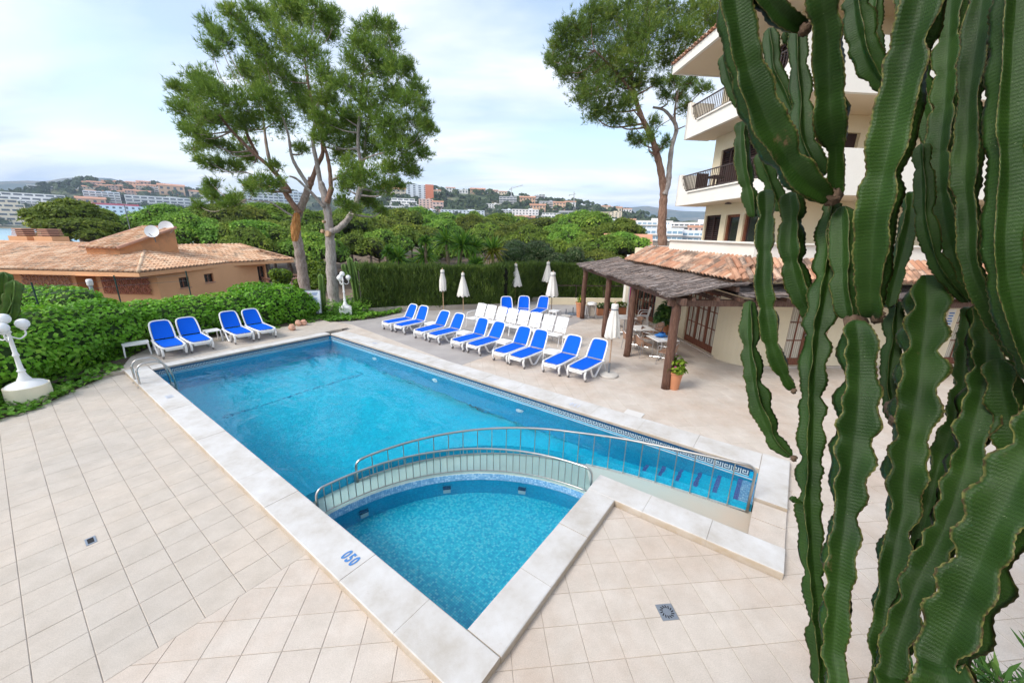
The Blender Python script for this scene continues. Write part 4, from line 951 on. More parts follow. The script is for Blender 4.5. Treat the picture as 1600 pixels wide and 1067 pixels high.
for (a, c_, z0, z1) in O1[1:]:
    bb = MB(); hbox(bb, WX+0.12, WX+0.13, a, c_, z0, z1); dd = empty('balcony_door'); dd.parent = hotel; bb.build('pane', M_DGLASS, dd); f = MB(); hbox(f, WX+0.06, WX+0.12, a, a+0.08, z0, z1); hbox(f, WX+0.06, WX+0.12, c_-0.08, c_, z0, z1); hbox(f, WX+0.06, WX+0.12, a, c_, z1-0.08, z1); f.build('door_frame', M_DOORW, dd)
for z in (5.5, 7.7):
    for xa in (9.3, 12.5): bb = MB(); hbox(bb, xa, xa+1.3, 11.1, 11.12, z, z+1.5); bb.build('side_window', M_SHUT, hotel)
def swoop(t, lo, hi, w=0.13):
    # solid at both ends, dips in a quarter round to the low part between
    if t < 0.04 or t > 0.96: return hi
    e = min(t-0.04, 0.96-t)/w
    return lo + (hi-lo)*(1-math.sqrt(max(0, 1-(1-e)**2))) if e < 1 else lo
def balcony(zb, lo, hi, rail, y0=9.6, y1=14.6):
    bc = empty('balcony'); bc.parent = hotel; b = MB(); N = 60; x0, x1 = 7.3, 7.42
    for k in range(N):
        t0, t1 = k/N, (k+1)/N; ya, yb = y1+(y0-y1)*t0, y1+(y0-y1)*t1; za, zc_ = swoop(t0, lo, hi), swoop(t1, lo, hi)
        q = [hf(x0, ya, zb), hf(x0, yb, zb), hf(x0, yb, zc_), hf(x0, ya, za), hf(x1, ya, zb), hf(x1, yb, zb), hf(x1, yb, zc_), hf(x1, ya, za)]
        b.add(q, [(0, 3, 2, 1), (4, 5, 6, 7), (3, 7, 6, 2), (0, 1, 5, 4)])
    hbox(b, x0, WX, y1-0.12, y1+0.001, zb, hi); hbox(b, x0, 22, y0-0.12, y0, zb, hi)
    b.build('parapet', M_WHITE, bc)
    b = MB(); hbox(b, x1, WX+0.2, y0, y1-0.12, zb+0.002, zb+0.16); hbox(b, WX+0.2, 22, y0, 11.1, zb+0.002, zb+0.16); b.build('slab', M_SOFFIT, bc)
    b = MB(); hbox(b, x0-0.05, x1+0.02, y0+0.8, y1-0.8, lo-0.001, lo+0.045); b.build('capping', M_WHITE, bc)
    rl = empty('balcony_railing'); rl.parent = bc; ya, yb = y1-0.22, y0+0.3
    MB().bar(hf(7.36, ya, rail), hf(7.36, yb, rail), 0.04, 0.03).build('top_rail', M_IRON, rl)
    nb = 44
    for k in range(nb+1):
        t = k/nb; y = ya+(yb-ya)*t; zl = swoop((y1-y)/(y1-y0), lo, hi)
        if rail-zl > 0.06: MB().bar(hf(7.36, y, zl), hf(7.36, y, rail), 0.016).build('rail_bar', M_IRON, rl)
    MB().bar(hf(7.36, ya-0.25, lo+0.10), hf(7.36, yb+0.25, lo+0.10), 0.025).build('bottom_rail', M_IRON, rl)
balcony(5.20, 5.60, 6.27, 6.20); balcony(7.44, 7.88, 8.60, 8.46)
# table and chairs seen through the railing of the lower balcony
bt_ = empty('balcony_table', Hl(7.85, 13.1, 5.36), HA, 'dark table on the lower balcony behind the railing', 'table'); MB().box((0, 0, 0.68), (0.55, 0.7, 0.03)).build('table_top', M_SHUT, bt_)
for i in (-1, 1):
    for j in (-1, 1): MB().bar((i*0.22, j*0.28, 0), (i*0.22, j*0.28, 0.67), 0.04).build('leg', M_SHUT, bt_)
for (yy, s) in ((13.75, 'left'), (12.45, 'right')):
    c_ = empty('balcony_chair', Hl(7.85, yy, 5.36), HA, 'dark chair on the lower balcony %s of the table' % s, 'chair', 'chairs on the lower balcony'); MB().box((0, 0, 0.43), (0.42, 0.42, 0.03)).build('seat', M_SHUT, c_); MB().box((0, 0.2 if s == 'left' else -0.2, 0.68), (0.42, 0.03, 0.45)).build('backrest', M_SHUT, c_)
    for i in (-1, 1):
        for j in (-1, 1): MB().bar((i*0.18, j*0.18, 0), (i*0.18, j*0.18, 0.43), 0.035).build('leg', M_SHUT, c_)
for z in (5.19, 7.43): MB().lathe([(0.10, 0.0), (0.09, 0.035), (0.03, 0.05)], hf(7.9, 12.3, z-0.05), 14).build('ceiling_lamp', M_IRON, hotel)
ev = empty('eaves'); ev.parent = hotel
b = MB(); hbox(b, 6.95, 22, 9.0, 15.25, 9.72, 9.76); b.build('soffit', M_SOFFIT, ev)
b = MB(); hbox(b, 6.90, 7.0, 9.0, 15.3, 9.70, 9.98); hbox(b, 7.0, 22, 15.2, 15.3, 9.70, 9.98); hbox(b, 7.0, 22, 9.0, 9.1, 9.70, 9.98); b.build('fascia', M_WHITE, ev)
b = MB(); b.add([hf(6.9, 9.0, 9.985), hf(6.9, 15.3, 9.985), hf(12, 15.3, 11.6), hf(12, 9.0, 11.6)], [(3, 2, 1, 0)]); b.build('roof_deck', M_TILE1, ev)
y = 9.1
while y < 15.3: tile_at(hf(6.83, y, 9.97), Vector((5.1, 0, 1.6)), ev, bt); y += 0.185
# column, low wall and railing at the far end of the terrace
b = MB(); hbox(b, 8.0, 8.35, 20.35, 20.7, 0, 3.1); b.build('column', M_WHITE, hotel)
tw = empty('terrace_wall', Hl(6.2, 22.6), HA, 'low cream wall with brown iron railing at the far end of the terrace', 'wall'); MB().box((1.4, 0, 0.2), (7.4, 0.2, 0.4)).build('wall', M_CREAM, tw); MB().bar((-2.2, 0, 1.15), (5.1, 0, 1.15), 0.05).build('top_rail', M_IRON, tw)
for k in range(5): MB().bar((-2.1+1.7*k, 0, 0.4), (-2.1+1.7*k, 0, 1.15), 0.035).build('rail_post', M_IRON, tw)
cl_ = tag(MB().box((0, 0, 1.0), (0.24, 0.24, 2.0)).build('stone_pillar', M_WHITE, None, loc=at_y(983, 490, 19.5)*1.0 - Vector((0, 0, at_y(983, 490, 19.5).z))), 'pale pillar with a pink towel hanging on it', 'pillar')
tw2 = MB(); N = 8
for i in range(N):
    for j in range(6):
        def tp(i_, j_): return (-0.14+0.28*i_/N, -0.16-0.035*math.sin(i_*1.3+j_*0.2), 1.78-0.95*j_/6)
        tw2.add([tp(i, j), tp(i+1, j), tp(i+1, j+1), tp(i, j+1)], [(0, 3, 2, 1)])
p = cl_.location.copy(); tag(tw2.build('towel', mat('pink_towel', (0.70, 0.02, 0.28), 0.9, 0.15, 20), None, True, loc=p), 'bright pink towel hanging on the pale pillar', 'towel')

# ================================================================== ORANGE HOUSE
M_ORANGE = mat('orange_render', (0.76, 0.42, 0.22), 0.85, 0.07, 0.8, 0.15, 60, dirt=(0.50, 0.22, 0.10), dirt_amt=0.3, dirt_scale=0.5)
M_ORANGE2 = mat('stained_render', (0.62, 0.30, 0.14), 0.85, 0.1, 0.8, 0.15, 60, dirt=(0.22, 0.14, 0.09), dirt_amt=0.7, dirt_scale=0.7)
M_BRICKL = mat('lattice_brick', (0.42, 0.15, 0.09), 0.85, 0.25, 8); M_BRICKP = mat('lattice_plaster', (0.50, 0.28, 0.20), 0.85, 0.25, 6)
house = empty('orange_house', (-30, 27, -2.0), 0, 'low orange house with weathered barrel tile roof beyond the ivy hedge', 'house')
q_ = lambda x, y, z: Vector((x+30, y-27, z+2.0))
def hb2(b, x0, x1, y0, y1, z0, z1): return b.box(q_((x0+x1)/2, (y0+y1)/2, (z0+z1)/2), (x1-x0, y1-y0, z1-z0))
b = MB(); hb2(b, -48, -28.95, 25.2, 25.5, -2, 1.2); hb2(b, -29.2, -28.95, 25.5, 26.6, -2, 1.2); hb2(b, -28.95, -27.3, 26.4, 26.6, -2, 1.2); hb2(b, -27.55, -27.3, 25.2, 26.4, -2, 1.2); hb2(b, -27.3, -23.55, 25.2, 25.5, -2, 1.2)
b.build('front_wall', M_ORANGE, house)
b = MB()
W0, W1 = Vector((-23.56, 25.2, 0)), Vector((-22.9, 35.6, 0)); wd = (W1-W0).normalized(); wn_ = Vector((wd.y, -wd.x, 0)); WL = (W1-W0).length
def wpt(s, z, d=0.0): p = W0+wd*s+wn_*d; return q_(p.x, p.y, z)
OPS = [(1.55, 2.35, -0.15, 0.58), (3.65, 4.5, -0.02, 0.62), (9.3, 10.2, -1.2, 0.75)]; c = 0.0
def seg(b, s0, s1, z0, z1):
    b.add([wpt(s0, z0), wpt(s1, z0), wpt(s1, z1), wpt(s0, z1), wpt(s0, z0, -.3), wpt(s1, z0, -.3), wpt(s1, z1, -.3), wpt(s0, z1, -.3)], [(0, 1, 2, 3), (7, 6, 5, 4), (0, 4, 5, 1), (3, 2, 6, 7), (0, 3, 7, 4), (1, 5, 6, 2)])
for (s0, s1, z0, z1) in OPS: seg(b, c, s0, -2, 1.2); seg(b, s0, s1, -2, z0); seg(b, s0, s1, z1, 1.2); c = s1
seg(b, c, WL, -2, 1.2); b.build('side_wall', M_ORANGE, house)
for (s0, s1, z0, z1) in OPS:
    w = empty('window'); w.parent = house; g_ = MB(); g_.add([wpt(s0, z0, -.18), wpt(s1, z0, -.18), wpt(s1, z1, -.18), wpt(s0, z1, -.18)], [(0, 1, 2, 3)]); g_.build('pane', M_DGLASS, w)
    f = MB()
    for (a, c_) in ((s0, s0+.07), (s1-.07, s1), ((s0+s1)/2-.04, (s0+s1)/2+.04)): f.add([wpt(a, z0, -.12), wpt(c_, z0, -.12), wpt(c_, z1, -.12), wpt(a, z1, -.12)], [(0, 1, 2, 3)])
    f.add([wpt(s0, z1-.07, -.12), wpt(s1, z1-.07, -.12), wpt(s1, z1, -.12), wpt(s0, z1, -.12)], [(0, 1, 2, 3)]); f.build('window_frame', M_DOORW, w)
    sl_ = MB(); sl_.add([wpt(s0-.08, z0-.07, .05), wpt(s1+.08, z0-.07, .05), wpt(s1+.08, z0-.003, .05), wpt(s0-.08, z0-.003, .05), wpt(s0-.08, z0-.003, -.2), wpt(s1+.08, z0-.003, -.2)], [(0, 1, 2, 3), (3, 2, 5, 4)]); sl_.build('sill', M_BRICKP, w)
b = MB(); hb2(b, -28.5, -27.7, 26.33, 26.37, 0.0, 0.85); b.build('recess_window', M_DGLASS, house)
def lattice(x0, x1, z0, z1, y, m_, cell, diag):
    l = empty('brick_lattice'); l.parent = house; b = MB(); nx, nz_ = int((x1-x0)/cell), int((z1-z0)/cell)
    for i in range(nx):
        for j in range(nz_):
            x, z = x0+(i+.5)*cell, z0+(j+.5)*cell; s = 1 if (i+j) % 2 else -1; h = cell/2*0.98
            b.bar(q_(x-h, y, z-h*s), q_(x+h, y, z+h*s), 0.06, cell*0.22, up=(0, 1, 0))
            if diag: b.bar(q_(x-h, y, z-h), q_(x-h, y, z+h), 0.06, cell*0.16, up=(0, 1, 0))
    for j in range(nz_+1): b.bar(q_(x0, y, z0+j*cell), q_(x0+nx*cell, y, z0+j*cell), 0.06, cell*0.16, up=(0, 1, 0))
    tag(b.build('lattice_blocks', m_, l), kind='stuff'); b = MB(); b.add([q_(x0, y+0.12, z0), q_(x1, y+0.12, z0), q_(x1, y+0.12, z1), q_(x0, y+0.12, z1)], [(0, 1, 2, 3)]); b.build('lattice_back', mat('lattice_back', (0.30, 0.17, 0.12) if not diag else (0.16, 0.05, 0.035), 0.9, 0.2, 3), l)
lattice(-32.45, -29.2, -0.35, 0.86, 25.10, M_BRICKP, 0.23, False); lattice(-27.15, -24.0, -0.32, 0.88, 25.10, M_BRICKL, 0.26, True)
# eaves and roof planes
def roof_plane(b, e0, e1, up, length, pitch_w=0.31, over=0.45, r=0.125):
    """barrel tiles from the eave e0-e1 up along 'up'; length(t) is the slope length at eave position t"""
    e0, e1, up = Vector(e0), Vector(e1), Vector(up).normalized(); L = (e1-e0).length; n = int(L/pitch_w)
    for i in range(n):
        t = (i+0.5)/n; p = e0.lerp(e1, t); ln = length(t); k = 0
        ed = (e1-e0).normalized(); nn = ed.cross(up).normalized(); nn = nn if nn.z > 0 else -nn
        while k*over < ln-0.1:
            a = p+up*(k*over)+nn*0.03; c_ = p+up*min(k*over+over*1.15, ln)+nn*0.005; jj = random.uniform(-0.012, 0.012)
            vs = []; m = 4
            for (o_, rr) in ((a, r), (c_, r*0.85)):
                for q in range(m+1): an = math.pi*q/m; vs.append(o_+ed*(rr*math.cos(an)+jj)+nn*(rr*math.sin(an)*0.8))
            b.add(vs, [(q, q+1, m+2+q, m+1+q) for q in range(m)]+[tuple(range(m, -1, -1))]); k += 1
C0 = q_(-23.1, 23.6, 1.30); E_L = q_(-48, 23.75, 1.30); RZ = 2.55
hr = empty('roof'); hr.parent = house
b = MB(); ufr = Vector((0, 6.2, RZ-1.30)); lf = ufr.length
roof_plane(b, E_L, C0, ufr, lambda t: lf*min(1.0, (1-t)*24.9/5.0+0.02))
E_M, E_R = q_(-23.25, 31.6, 1.30), q_(-20.75, 36.5, 1.30)
us = Vector((-5.0, 0.4, RZ-1.30)); ls = us.length
roof_plane(b, C0, E_M, us, lambda t: ls*min(1.0, t*8.0/6.2+0.02)); roof_plane(b, E_M, E_R, us, lambda t: ls)
roof_plane(b, E_R, q_(-22.5, 38.5, 1.30), Vector((-3.3, -2.0, 1.25)), lambda t: 3.6*(1-t*0.5))
tag(b.build('roof_tiles', M_TILE2, hr), kind='stuff')
b = MB(); dz = Vector((0, 0, -0.03))
A_, B_ = C0+ufr+Vector((-5.0, 0, 0)), E_L+ufr
b.add([E_L+dz, C0+dz, A_+dz, B_+dz], [(0, 1, 2, 3)]); b.add([C0+dz, E_M+dz, E_M+us+dz, A_+dz], [(0, 1, 2, 3)]); b.add([E_M+dz, E_R+dz, E_R+us+dz, E_M+us+dz], [(0, 1, 2, 3)])
b.add([B_+dz, A_+dz, A_+Vector((0, 8, -2))+dz, B_+Vector((0, 8, -2))+dz], [(0, 1, 2, 3)])
b.build('roof_deck', mat('house_roof_mortar', (0.36, 0.22, 0.14), 0.9, 0.3, 3), hr)
b = MB(); b.tube([C0+Vector((0, 0, .02)), A_+Vector((0, 0, .04))], 0.11, 8); b.tube([A_+Vector((0, 0, .05)), B_+Vector((0, 0, .05))], 0.14, 8); b.build('ridge_tiles', M_TILE2, hr, True)
b = MB()
for (p, q) in ((E_L, C0), (C0, E_M), (E_M, E_R)):
    nn = (q-p).normalized(); sdn = Vector((-nn.y, nn.x, 0)); b.add([p+dz*2, q+dz*2, q+Vector((0, 0, -.3)), p+Vector((0, 0, -.3))], [(0, 1, 2, 3)]); b.add([p+Vector((0, 0, -.3)), q+Vector((0, 0, -.3)), q+Vector((0, 0, -.3))+sdn*4, p+Vector((0, 0, -.3))+sdn*4], [(0, 1, 2, 3)])
b.build('eave_board', M_ORANGE, hr)
# roof tower with its lean-to top, dishes, chimneys
A, B, Cc, D = (-29.7, 27.0), (-27.4, 27.0), (-26.0, 30.2), (-28.4, 30.2); tw = empty('roof_tower'); tw.parent = house; b = MB(); zt = {0: 2.5, 1: 2.5, 2: 3.82, 3: 3.82}
vs = [q_(*p, 1.2) for p in (A, B, Cc, D)]+[q_(*p, zt[i]) for i, p in enumerate((A, B, Cc, D))]; b.add(vs, [(0, 1, 5, 4), (1, 2, 6, 5), (2, 3, 7, 6), (3, 0, 4, 7)]); b.build('tower_wall', M_ORANGE2, tw)
b = MB(); e0, e1 = q_(-29.85, 26.75, 2.52), q_(-27.3, 26.75, 2.52); upv = Vector((1.35, 3.45, 1.38)); roof_plane(b, e0, e1, upv, lambda t: upv.length); tag(b.build('tower_tiles', M_TILE2, tw), kind='stuff')
b = MB(); b.add([e0+dz, e1+dz, e1+upv+dz, e0+upv+dz], [(0, 1, 2, 3)]); b.bar(e1+Vector((.05, 0, .02)), e1+upv+Vector((.05, 0, .02)), 0.16, 0.14); b.bar(e0+upv+Vector((0, .1, .05)), e1+upv+Vector((0, .1, .05)), 0.2, 0.2); b.bar(e0+Vector((-.05, 0, .02)), e0+upv+Vector((-.05, 0, .02)), 0.16, 0.14); b.build('tower_verge', M_BRICKP, tw)
M_DISH = mat('dish_white', (0.80, 0.81, 0.82), 0.45, 0.05, 4)
for (px, py, yy, s, rr) in ((237.5, 362, 28.6, 'lower', 0.45), (260, 356, 30.0, 'upper', 0.50)):
    p = at_y(px, py, yy); d_ = empty('satellite_dish', p, 0, 'white satellite dish on the roof tower, the %s of two' % s, 'satellite dish', 'dishes on the roof tower')
    vs = [(0, 0, 0)]; n = 20; fs = []
    for i in range(1, 5):
        for k in range(n): an = 2*math.pi*k/n; r_ = rr*i/4; vs.append((r_*math.cos(an)*0.93, -0.35*r_*r_, r_*math.sin(an)))
    for k in range(n): fs.append((0, 1+k, 1+(k+1) % n))
    for i in range(3):
        for k in range(n): fs.append((1+i*n+k, 1+(i+1)*n+k, 1+(i+1)*n+(k+1) % n, 1+i*n+(k+1) % n))
    o = MB().add(vs, fs).build('reflector', M_DISH, d_, True); o.rotation_euler = (R(-20), 0, R(28)); MB().tube([(0.02, -0.05, -rr*0.8), (0.12, -0.42, -0.12)], 0.02, 6).build('feed_arm', M_GREYM, d_); MB().tube([(0, 0.06, 0), (0, 0.12, -0.75)], 0.03, 6).build('bracket', M_GREYM, d_)
for (x0, x1) in ((-39.4, -37.95), (-37.4, -36.0)):
    c_ = empty('chimney'); c_.parent = house; b = MB(); hb2(b, x0, x1, 30.5, 31.7, 1.8, 3.05); b.build('stack', M_ORANGE, c_)
    for k in range(4): b = MB(); hb2(b, x0+0.22+0.04*k, x1-0.22-0.04*k, 30.6, 31.6, 3.12+0.14*k, 3.2+0.14*k); b.build('cap_slab', M_BRICKP, c_)
    b = MB(); hb2(b, x0+0.4, x1-0.4, 30.75, 31.45, 3.05, 3.55); b.build('flue', M_DARK, c_)
an_ = empty('roof_aerial', at_y(205, 366, 29.6), 0, 'thin television aerial mast on the roof tower', 'aerial'); MB().tube([(0, 0, 0), (0, 0, 2.1)], 0.025, 6).build('mast', M_GREYM, an_)
for k in range(4): MB().tube([(-0.25+0.03*k, 0, 1.2+0.25*k), (0.25-0.03*k, 0.1, 1.2+0.25*k)], 0.015, 5).build('aerial_rod', M_GREYM, an_)
# round white balcony at the house's right end, and a small post lamp in front of it
rb = empty('round_balcony'); rb.parent = house; b = MB(); c_ = q_(-21.6, 36.2, 0); b.lathe([(1.9, -0.5), (1.9, 0.05), (2.0, 0.05), (2.0, 0.16)], (c_.x, c_.y, -0.2+2.0-1.0), 24); b.build('balcony_slab', M_WHITE, rb, 'auto')
for k in range(20): an = R(-150+15*k); MB().lathe([(0.05, 0), (0.09, 0.15), (0.045, 0.35), (0.06, 0.6)], (c_.x+1.85*math.cos(an), c_.y+1.85*math.sin(an), 1.0), 8).build('baluster', M_BRICKP, rb)
MB().tube([(c_.x+1.85*math.cos(R(a)), c_.y+1.85*math.sin(R(a)), 1.66) for a in range(-160, 141, 12)], 0.09, 6).build('balcony_rail', M_BRICKP, rb)
# ================================================================== VEGETATION TOOLS
def leaves(P0, N0, size, rg, elong=1.25, fold=0.25, jit=0.6):
    """folded four-point leaves: P0 (n,3) places, N0 (n,3) facing directions -> verts, faces"""
    n = len(P0); Nn = N0 + rg.normal(0, jit, (n, 3)); Nn /= np.linalg.norm(Nn, axis=1)[:, None]+1e-9
    T = rg.normal(0, 1, (n, 3)); T[:, 2] -= 0.5; T -= Nn*(T*Nn).sum(1)[:, None]; T /= np.linalg.norm(T, axis=1)[:, None]+1e-9
    B = np.cross(Nn, T); s = (size*rg.uniform(0.65, 1.25, n))[:, None]
    v0 = P0-T*s*0.5*elong; v2 = P0+T*s*0.5*elong; v1 = P0+B*s*0.5+Nn*s*fold-T*s*0.08; v3 = P0-B*s*0.5+Nn*s*fold-T*s*0.08
    V = np.stack([v0, v1, v2, v3], 1).reshape(-1, 3); b = (np.arange(n)*4)[:, None]
    return V, np.concatenate([b+np.array([[0, 1, 2]]), b+np.array([[0, 2, 3]])])
def blades(P0, D0, length, width, rg, spread=0.5):
    """thin triangles from P0 along D0"""
    n = len(P0); D = D0+rg.normal(0, spread, (n, 3)); D /= np.linalg.norm(D, axis=1)[:, None]+1e-9
    S = rg.normal(0, 1, (n, 3)); S -= D*(S*D).sum(1)[:, None]; S /= np.linalg.norm(S, axis=1)[:, None]+1e-9
    L = (length*rg.uniform(0.7, 1.25, n))[:, None]; w = width*0.5
    V = np.stack([P0-S*w, P0+S*w, P0+D*L], 1).reshape(-1, 3); return V, np.arange(n*3).reshape(-1, 3)
def sph(n, rg):
    v = rg.normal(0, 1, (n, 3)); return v/np.linalg.norm(v, axis=1)[:, None]
def merge(parts):
    V = []; F = []; k = 0
    for v, f in parts: V.append(v); F.append(f+k); k += len(v)
    return np.concatenate(V), np.concatenate(F)
def bark_mat(name, c1, c2, c3):
    t = NT(name); o = t.pos(); n = t.noise(2.4, 7, 0.7, t.map(o, sc=(5, 5, 1.6)), 0.5); c = t.ramp(n, [(0.32, c1), (0.5, c2), (0.72, c3)]); t.bump(n, 0.9, 0.05); return t.set(Base__Color=c, Roughness=0.9)
M_BARK = bark_mat('pine_bark', (0.16, 0.12, 0.10), (0.34, 0.265, 0.225), (0.52, 0.45, 0.41)); M_BARKR = bark_mat('pine_bark_red', (0.12, 0.065, 0.045), (0.28, 0.16, 0.11), (0.40, 0.28, 0.21)); M_BARKG = bark_mat('pine_bark_grey', (0.22, 0.185, 0.17), (0.40, 0.35, 0.32), (0.57, 0.53, 0.50))
M_NEEDLE = leaf_mat('pine_needles', (0.09, 0.16, 0.025), (0.19, 0.31, 0.048), (0.38, 0.46, 0.09), 0.48, 0.6, 0, 0.9)
M_NEEDLER = leaf_mat('pine_needles_right', (0.075, 0.13, 0.026), (0.16, 0.255, 0.042), (0.35, 0.40, 0.075), 0.42, 0.6, 0, 0.8)
def big_pine(name, Y, trunks, clumps, label, bark, needle, seed, lim=None, dens=1.0, ysp=1.0, scar=None):
    """trunks: list of (pixel path, radius start, radius end, y offset end, bark); clumps: (px, py, radius px)"""
    rg = np.random.default_rng(seed); rr = random.Random(seed)
    base = at_y(*trunks[0][0][0], Y); root = empty(name, (base.x, base.y, -0.3), 0, label, 'tree'); o0 = Vector((base.x, base.y, -0.3))
    nodes = []
    for (path, r0, r1, yo, bk) in trunks:
        m = len(path); pts = [at_y(x, y, Y+yo*(i/(m-1))**1.3) for i, (x, y) in enumerate(path)]
        if path is trunks[0][0]: pts[0].z = -0.5
        rs = [r0+(r1-r0)*i/(m-1) for i in range(m)]; pp, pr = catmull(pts, 6, rs)
        pr = [r*(1+0.08*math.sin(i*1.7)) for i, r in enumerate(pr)]
        MB().tube([p-o0 for p in pp], pr, 12).build('trunk' if r0 > 0.17 else 'limb', bk, root, True); nodes += [(p, r) for p, r in zip(pp, pr)]
    parts = []; tw = MB()
    NP = np.array([tuple(p) for p, r in nodes])
    for (cx, cy, rp) in clumps:
        yo = rr.uniform(-1, 1)*ysp; c = at_y(cx, cy, Y+yo); r = rp/FPX*(c-EYE).dot(FW)
        d = np.linalg.norm(NP-np.array(c), axis=1) + 0.6*np.maximum(NP[:, 2]-c.z+0.4, 0); j = int(np.argmin(d)); a = nodes[j][0]
        mid = a.lerp(c, 0.55)+Vector((rr.uniform(-.3, .3), rr.uniform(-.3, .3), -0.12*(c-a).length)); tw.tube([p-o0 for p in catmull([a, mid, c], 5)], [max(0.018, min(nodes[j][1]*0.7, 0.07)*(1-k/11)) for k in range(11)], 6, cap=False)
        ns = max(6, int(9*r)); ends = np.array(c)+sph(ns, rg)*r*rg.uniform(0.45, 0.95, (ns, 1))*np.array([1, 1, 0.8])
        for e in ends: tw.tube([c-o0, c.lerp(Vector(e), 0.5)+Vector((0, 0, -0.06))-o0, Vector(e)-o0], [0.018, 0.012, 0.006], 4, cap=False)
        r *= 1.18; nt = int(200*dens*r*r + 55)
        k = rg.integers(0, ns, nt); t = rg.uniform(0.25, 1.1, (nt, 1)); pc = np.array(c)+(ends[k]-np.array(c))*t+rg.normal(0, 0.24*max(r, .6), (nt, 3))*np.array([1, 1, .8])
        out = (pc-np.array(c)); out /= np.linalg.norm(out, axis=1)[:, None]+1e-6; out = out*0.75+np.array([0, 0, 0.6]); nb = 8
        pc2 = np.repeat(pc, nb, 0); parts.append(blades(pc2+rg.normal(0, 0.035, pc2.shape), np.repeat(out, nb, 0), 0.23, 0.030, rg, 0.58))
    tag(tw.build('branches', bark, root, True), kind='stuff')
    V, F = merge(parts); crown = put('crown', np_mesh('crown', V-np.array(o0), F, needle), root); return root
# ================================================================== THE TWIN PINES ON THE LEFT
z3 = lambda x, y: (400+x/4, 280+y/4); z2 = lambda x, y: (250+x/3.556, y/3.556)
T1_ = [((486, 470), (477, 452), (471, 415), (467, 387), (462, 360), (463, 345), (468, 330), (477, 308), (483, 290), (487, 278)), 0.31, 0.15, 0.3, M_BARK]
p1 = big_pine('pine_tree', 22.0, [T1_,
    [(z3(275, 215), z3(225, 150), z3(170, 60), z2(720, 1060), z2(620, 940), z2(520, 850), z2(400, 730), z2(330, 640)), 0.16, 0.05, -1.5, M_BARKR],
    [(z2(620, 940), z2(595, 830), z2(580, 720), z2(570, 600)), 0.10, 0.04, 1.0, M_BARK], [(z2(540, 860), z2(490, 760), z2(465, 680), z2(430, 540)), 0.09, 0.03, -2.0, M_BARKR],
    [(z3(345, 20), z2(830, 1040), z2(870, 930), z2(905, 840), z2(880, 700), z2(830, 500), z2(800, 300)), 0.15, 0.04, 0.8, M_BARKR], [(z2(830, 1040), z2(760, 930), z2(730, 860), z2(710, 740), z2(650, 560)), 0.11, 0.035, -0.8, M_BARKG],
    [(z3(250, 245), z3(170, 195), z3(90, 145), z3(10, 138), (385, 312)), 0.06, 0.015, -0.8, M_BARKG], [z3(320, 40) and (z2(720, 1060), z2(600, 1010), z2(480, 960), z2(400, 960)), 0.05, 0.015, -1.0, M_BARK]],
    [(292, 152, 24), (278, 140, 14), (285, 172, 22), (312, 128, 26), (338, 150, 32), (315, 182, 28), (348, 188, 30), (372, 165, 34), (300, 205, 16), (288, 200, 12), (325, 222, 20), (350, 232, 20), (375, 225, 20), (302, 230, 13), (340, 258, 16), (365, 262, 17), (392, 250, 14), (318, 250, 12),
     (334, 42, 20), (345, 62, 22), (362, 22, 17), (378, 40, 20), (330, 75, 14), (392, 60, 22), (398, 18, 20), (425, 30, 24), (412, 85, 28), (445, 12, 26), (452, 60, 32), (470, 25, 30), (495, 12, 24), (512, 35, 18), (480, 85, 36), (435, 115, 34), (400, 125, 30), (380, 110, 20), (465, 140, 36), (420, 160, 34), (392, 190, 26), (440, 185, 30), (500, 120, 30), (490, 165, 30), (455, 5, 26), (515, 60, 18), (525, 22, 13),
     (390, 292, 16), (408, 288, 18), (430, 284, 14), (310, 322, 9), (322, 300, 14), (340, 312, 15), (358, 318, 15), (330, 288, 10), (372, 308, 12), (432, 262, 10), (470, 232, 13)],
    'tall pine with a torn orange scar on its trunk, left of the pair', M_BARK, M_NEEDLE, 11, dens=1.05, ysp=2.2)
# the torn scar on the trunk
sc_ = MB(); c0 = at_y(462, 352, 22.05) - p1.location; tws = Vector((c0.x, c0.y, 0)).normalized()
vs = []; fs = []
for i in range(9):
    t = i/8; p = at_y(463.5-3*t, 333+44*t, 22.0) - p1.location; w = 0.19*math.sin(math.pi*min(max(t, .06), .94))**0.5
    for k in range(7):
        an = R(28)+R(130)*(k/6-0.5)*w/0.19; rr_ = 0.262+0.022*math.sin(k*2.1+i*1.9); vs.append((p.x+rr_*math.sin(an), p.y-rr_*math.cos(an), p.z+0.03*math.sin(k*3)))
for i in range(8):
    for k in range(6): fs.append((i*7+k, (i+1)*7+k, (i+1)*7+k+1, i*7+k+1))
sc_.add(vs, fs).build('torn_scar', wood_mat('torn_wood', (0.28, 0.09, 0.02), (0.52, 0.22, 0.06), (0.68, 0.42, 0.16)), p1, False)
T2_ = [((530, 480), (522, 467), (518, 425), (516.5, 387), (514.5, 362), (512, 332), (507, 305), (502, 288), z2(900, 1060), z2(870, 900), z2(850, 770), z2(880, 560)), 0.32, 0.06, 0.6, M_BARKG]
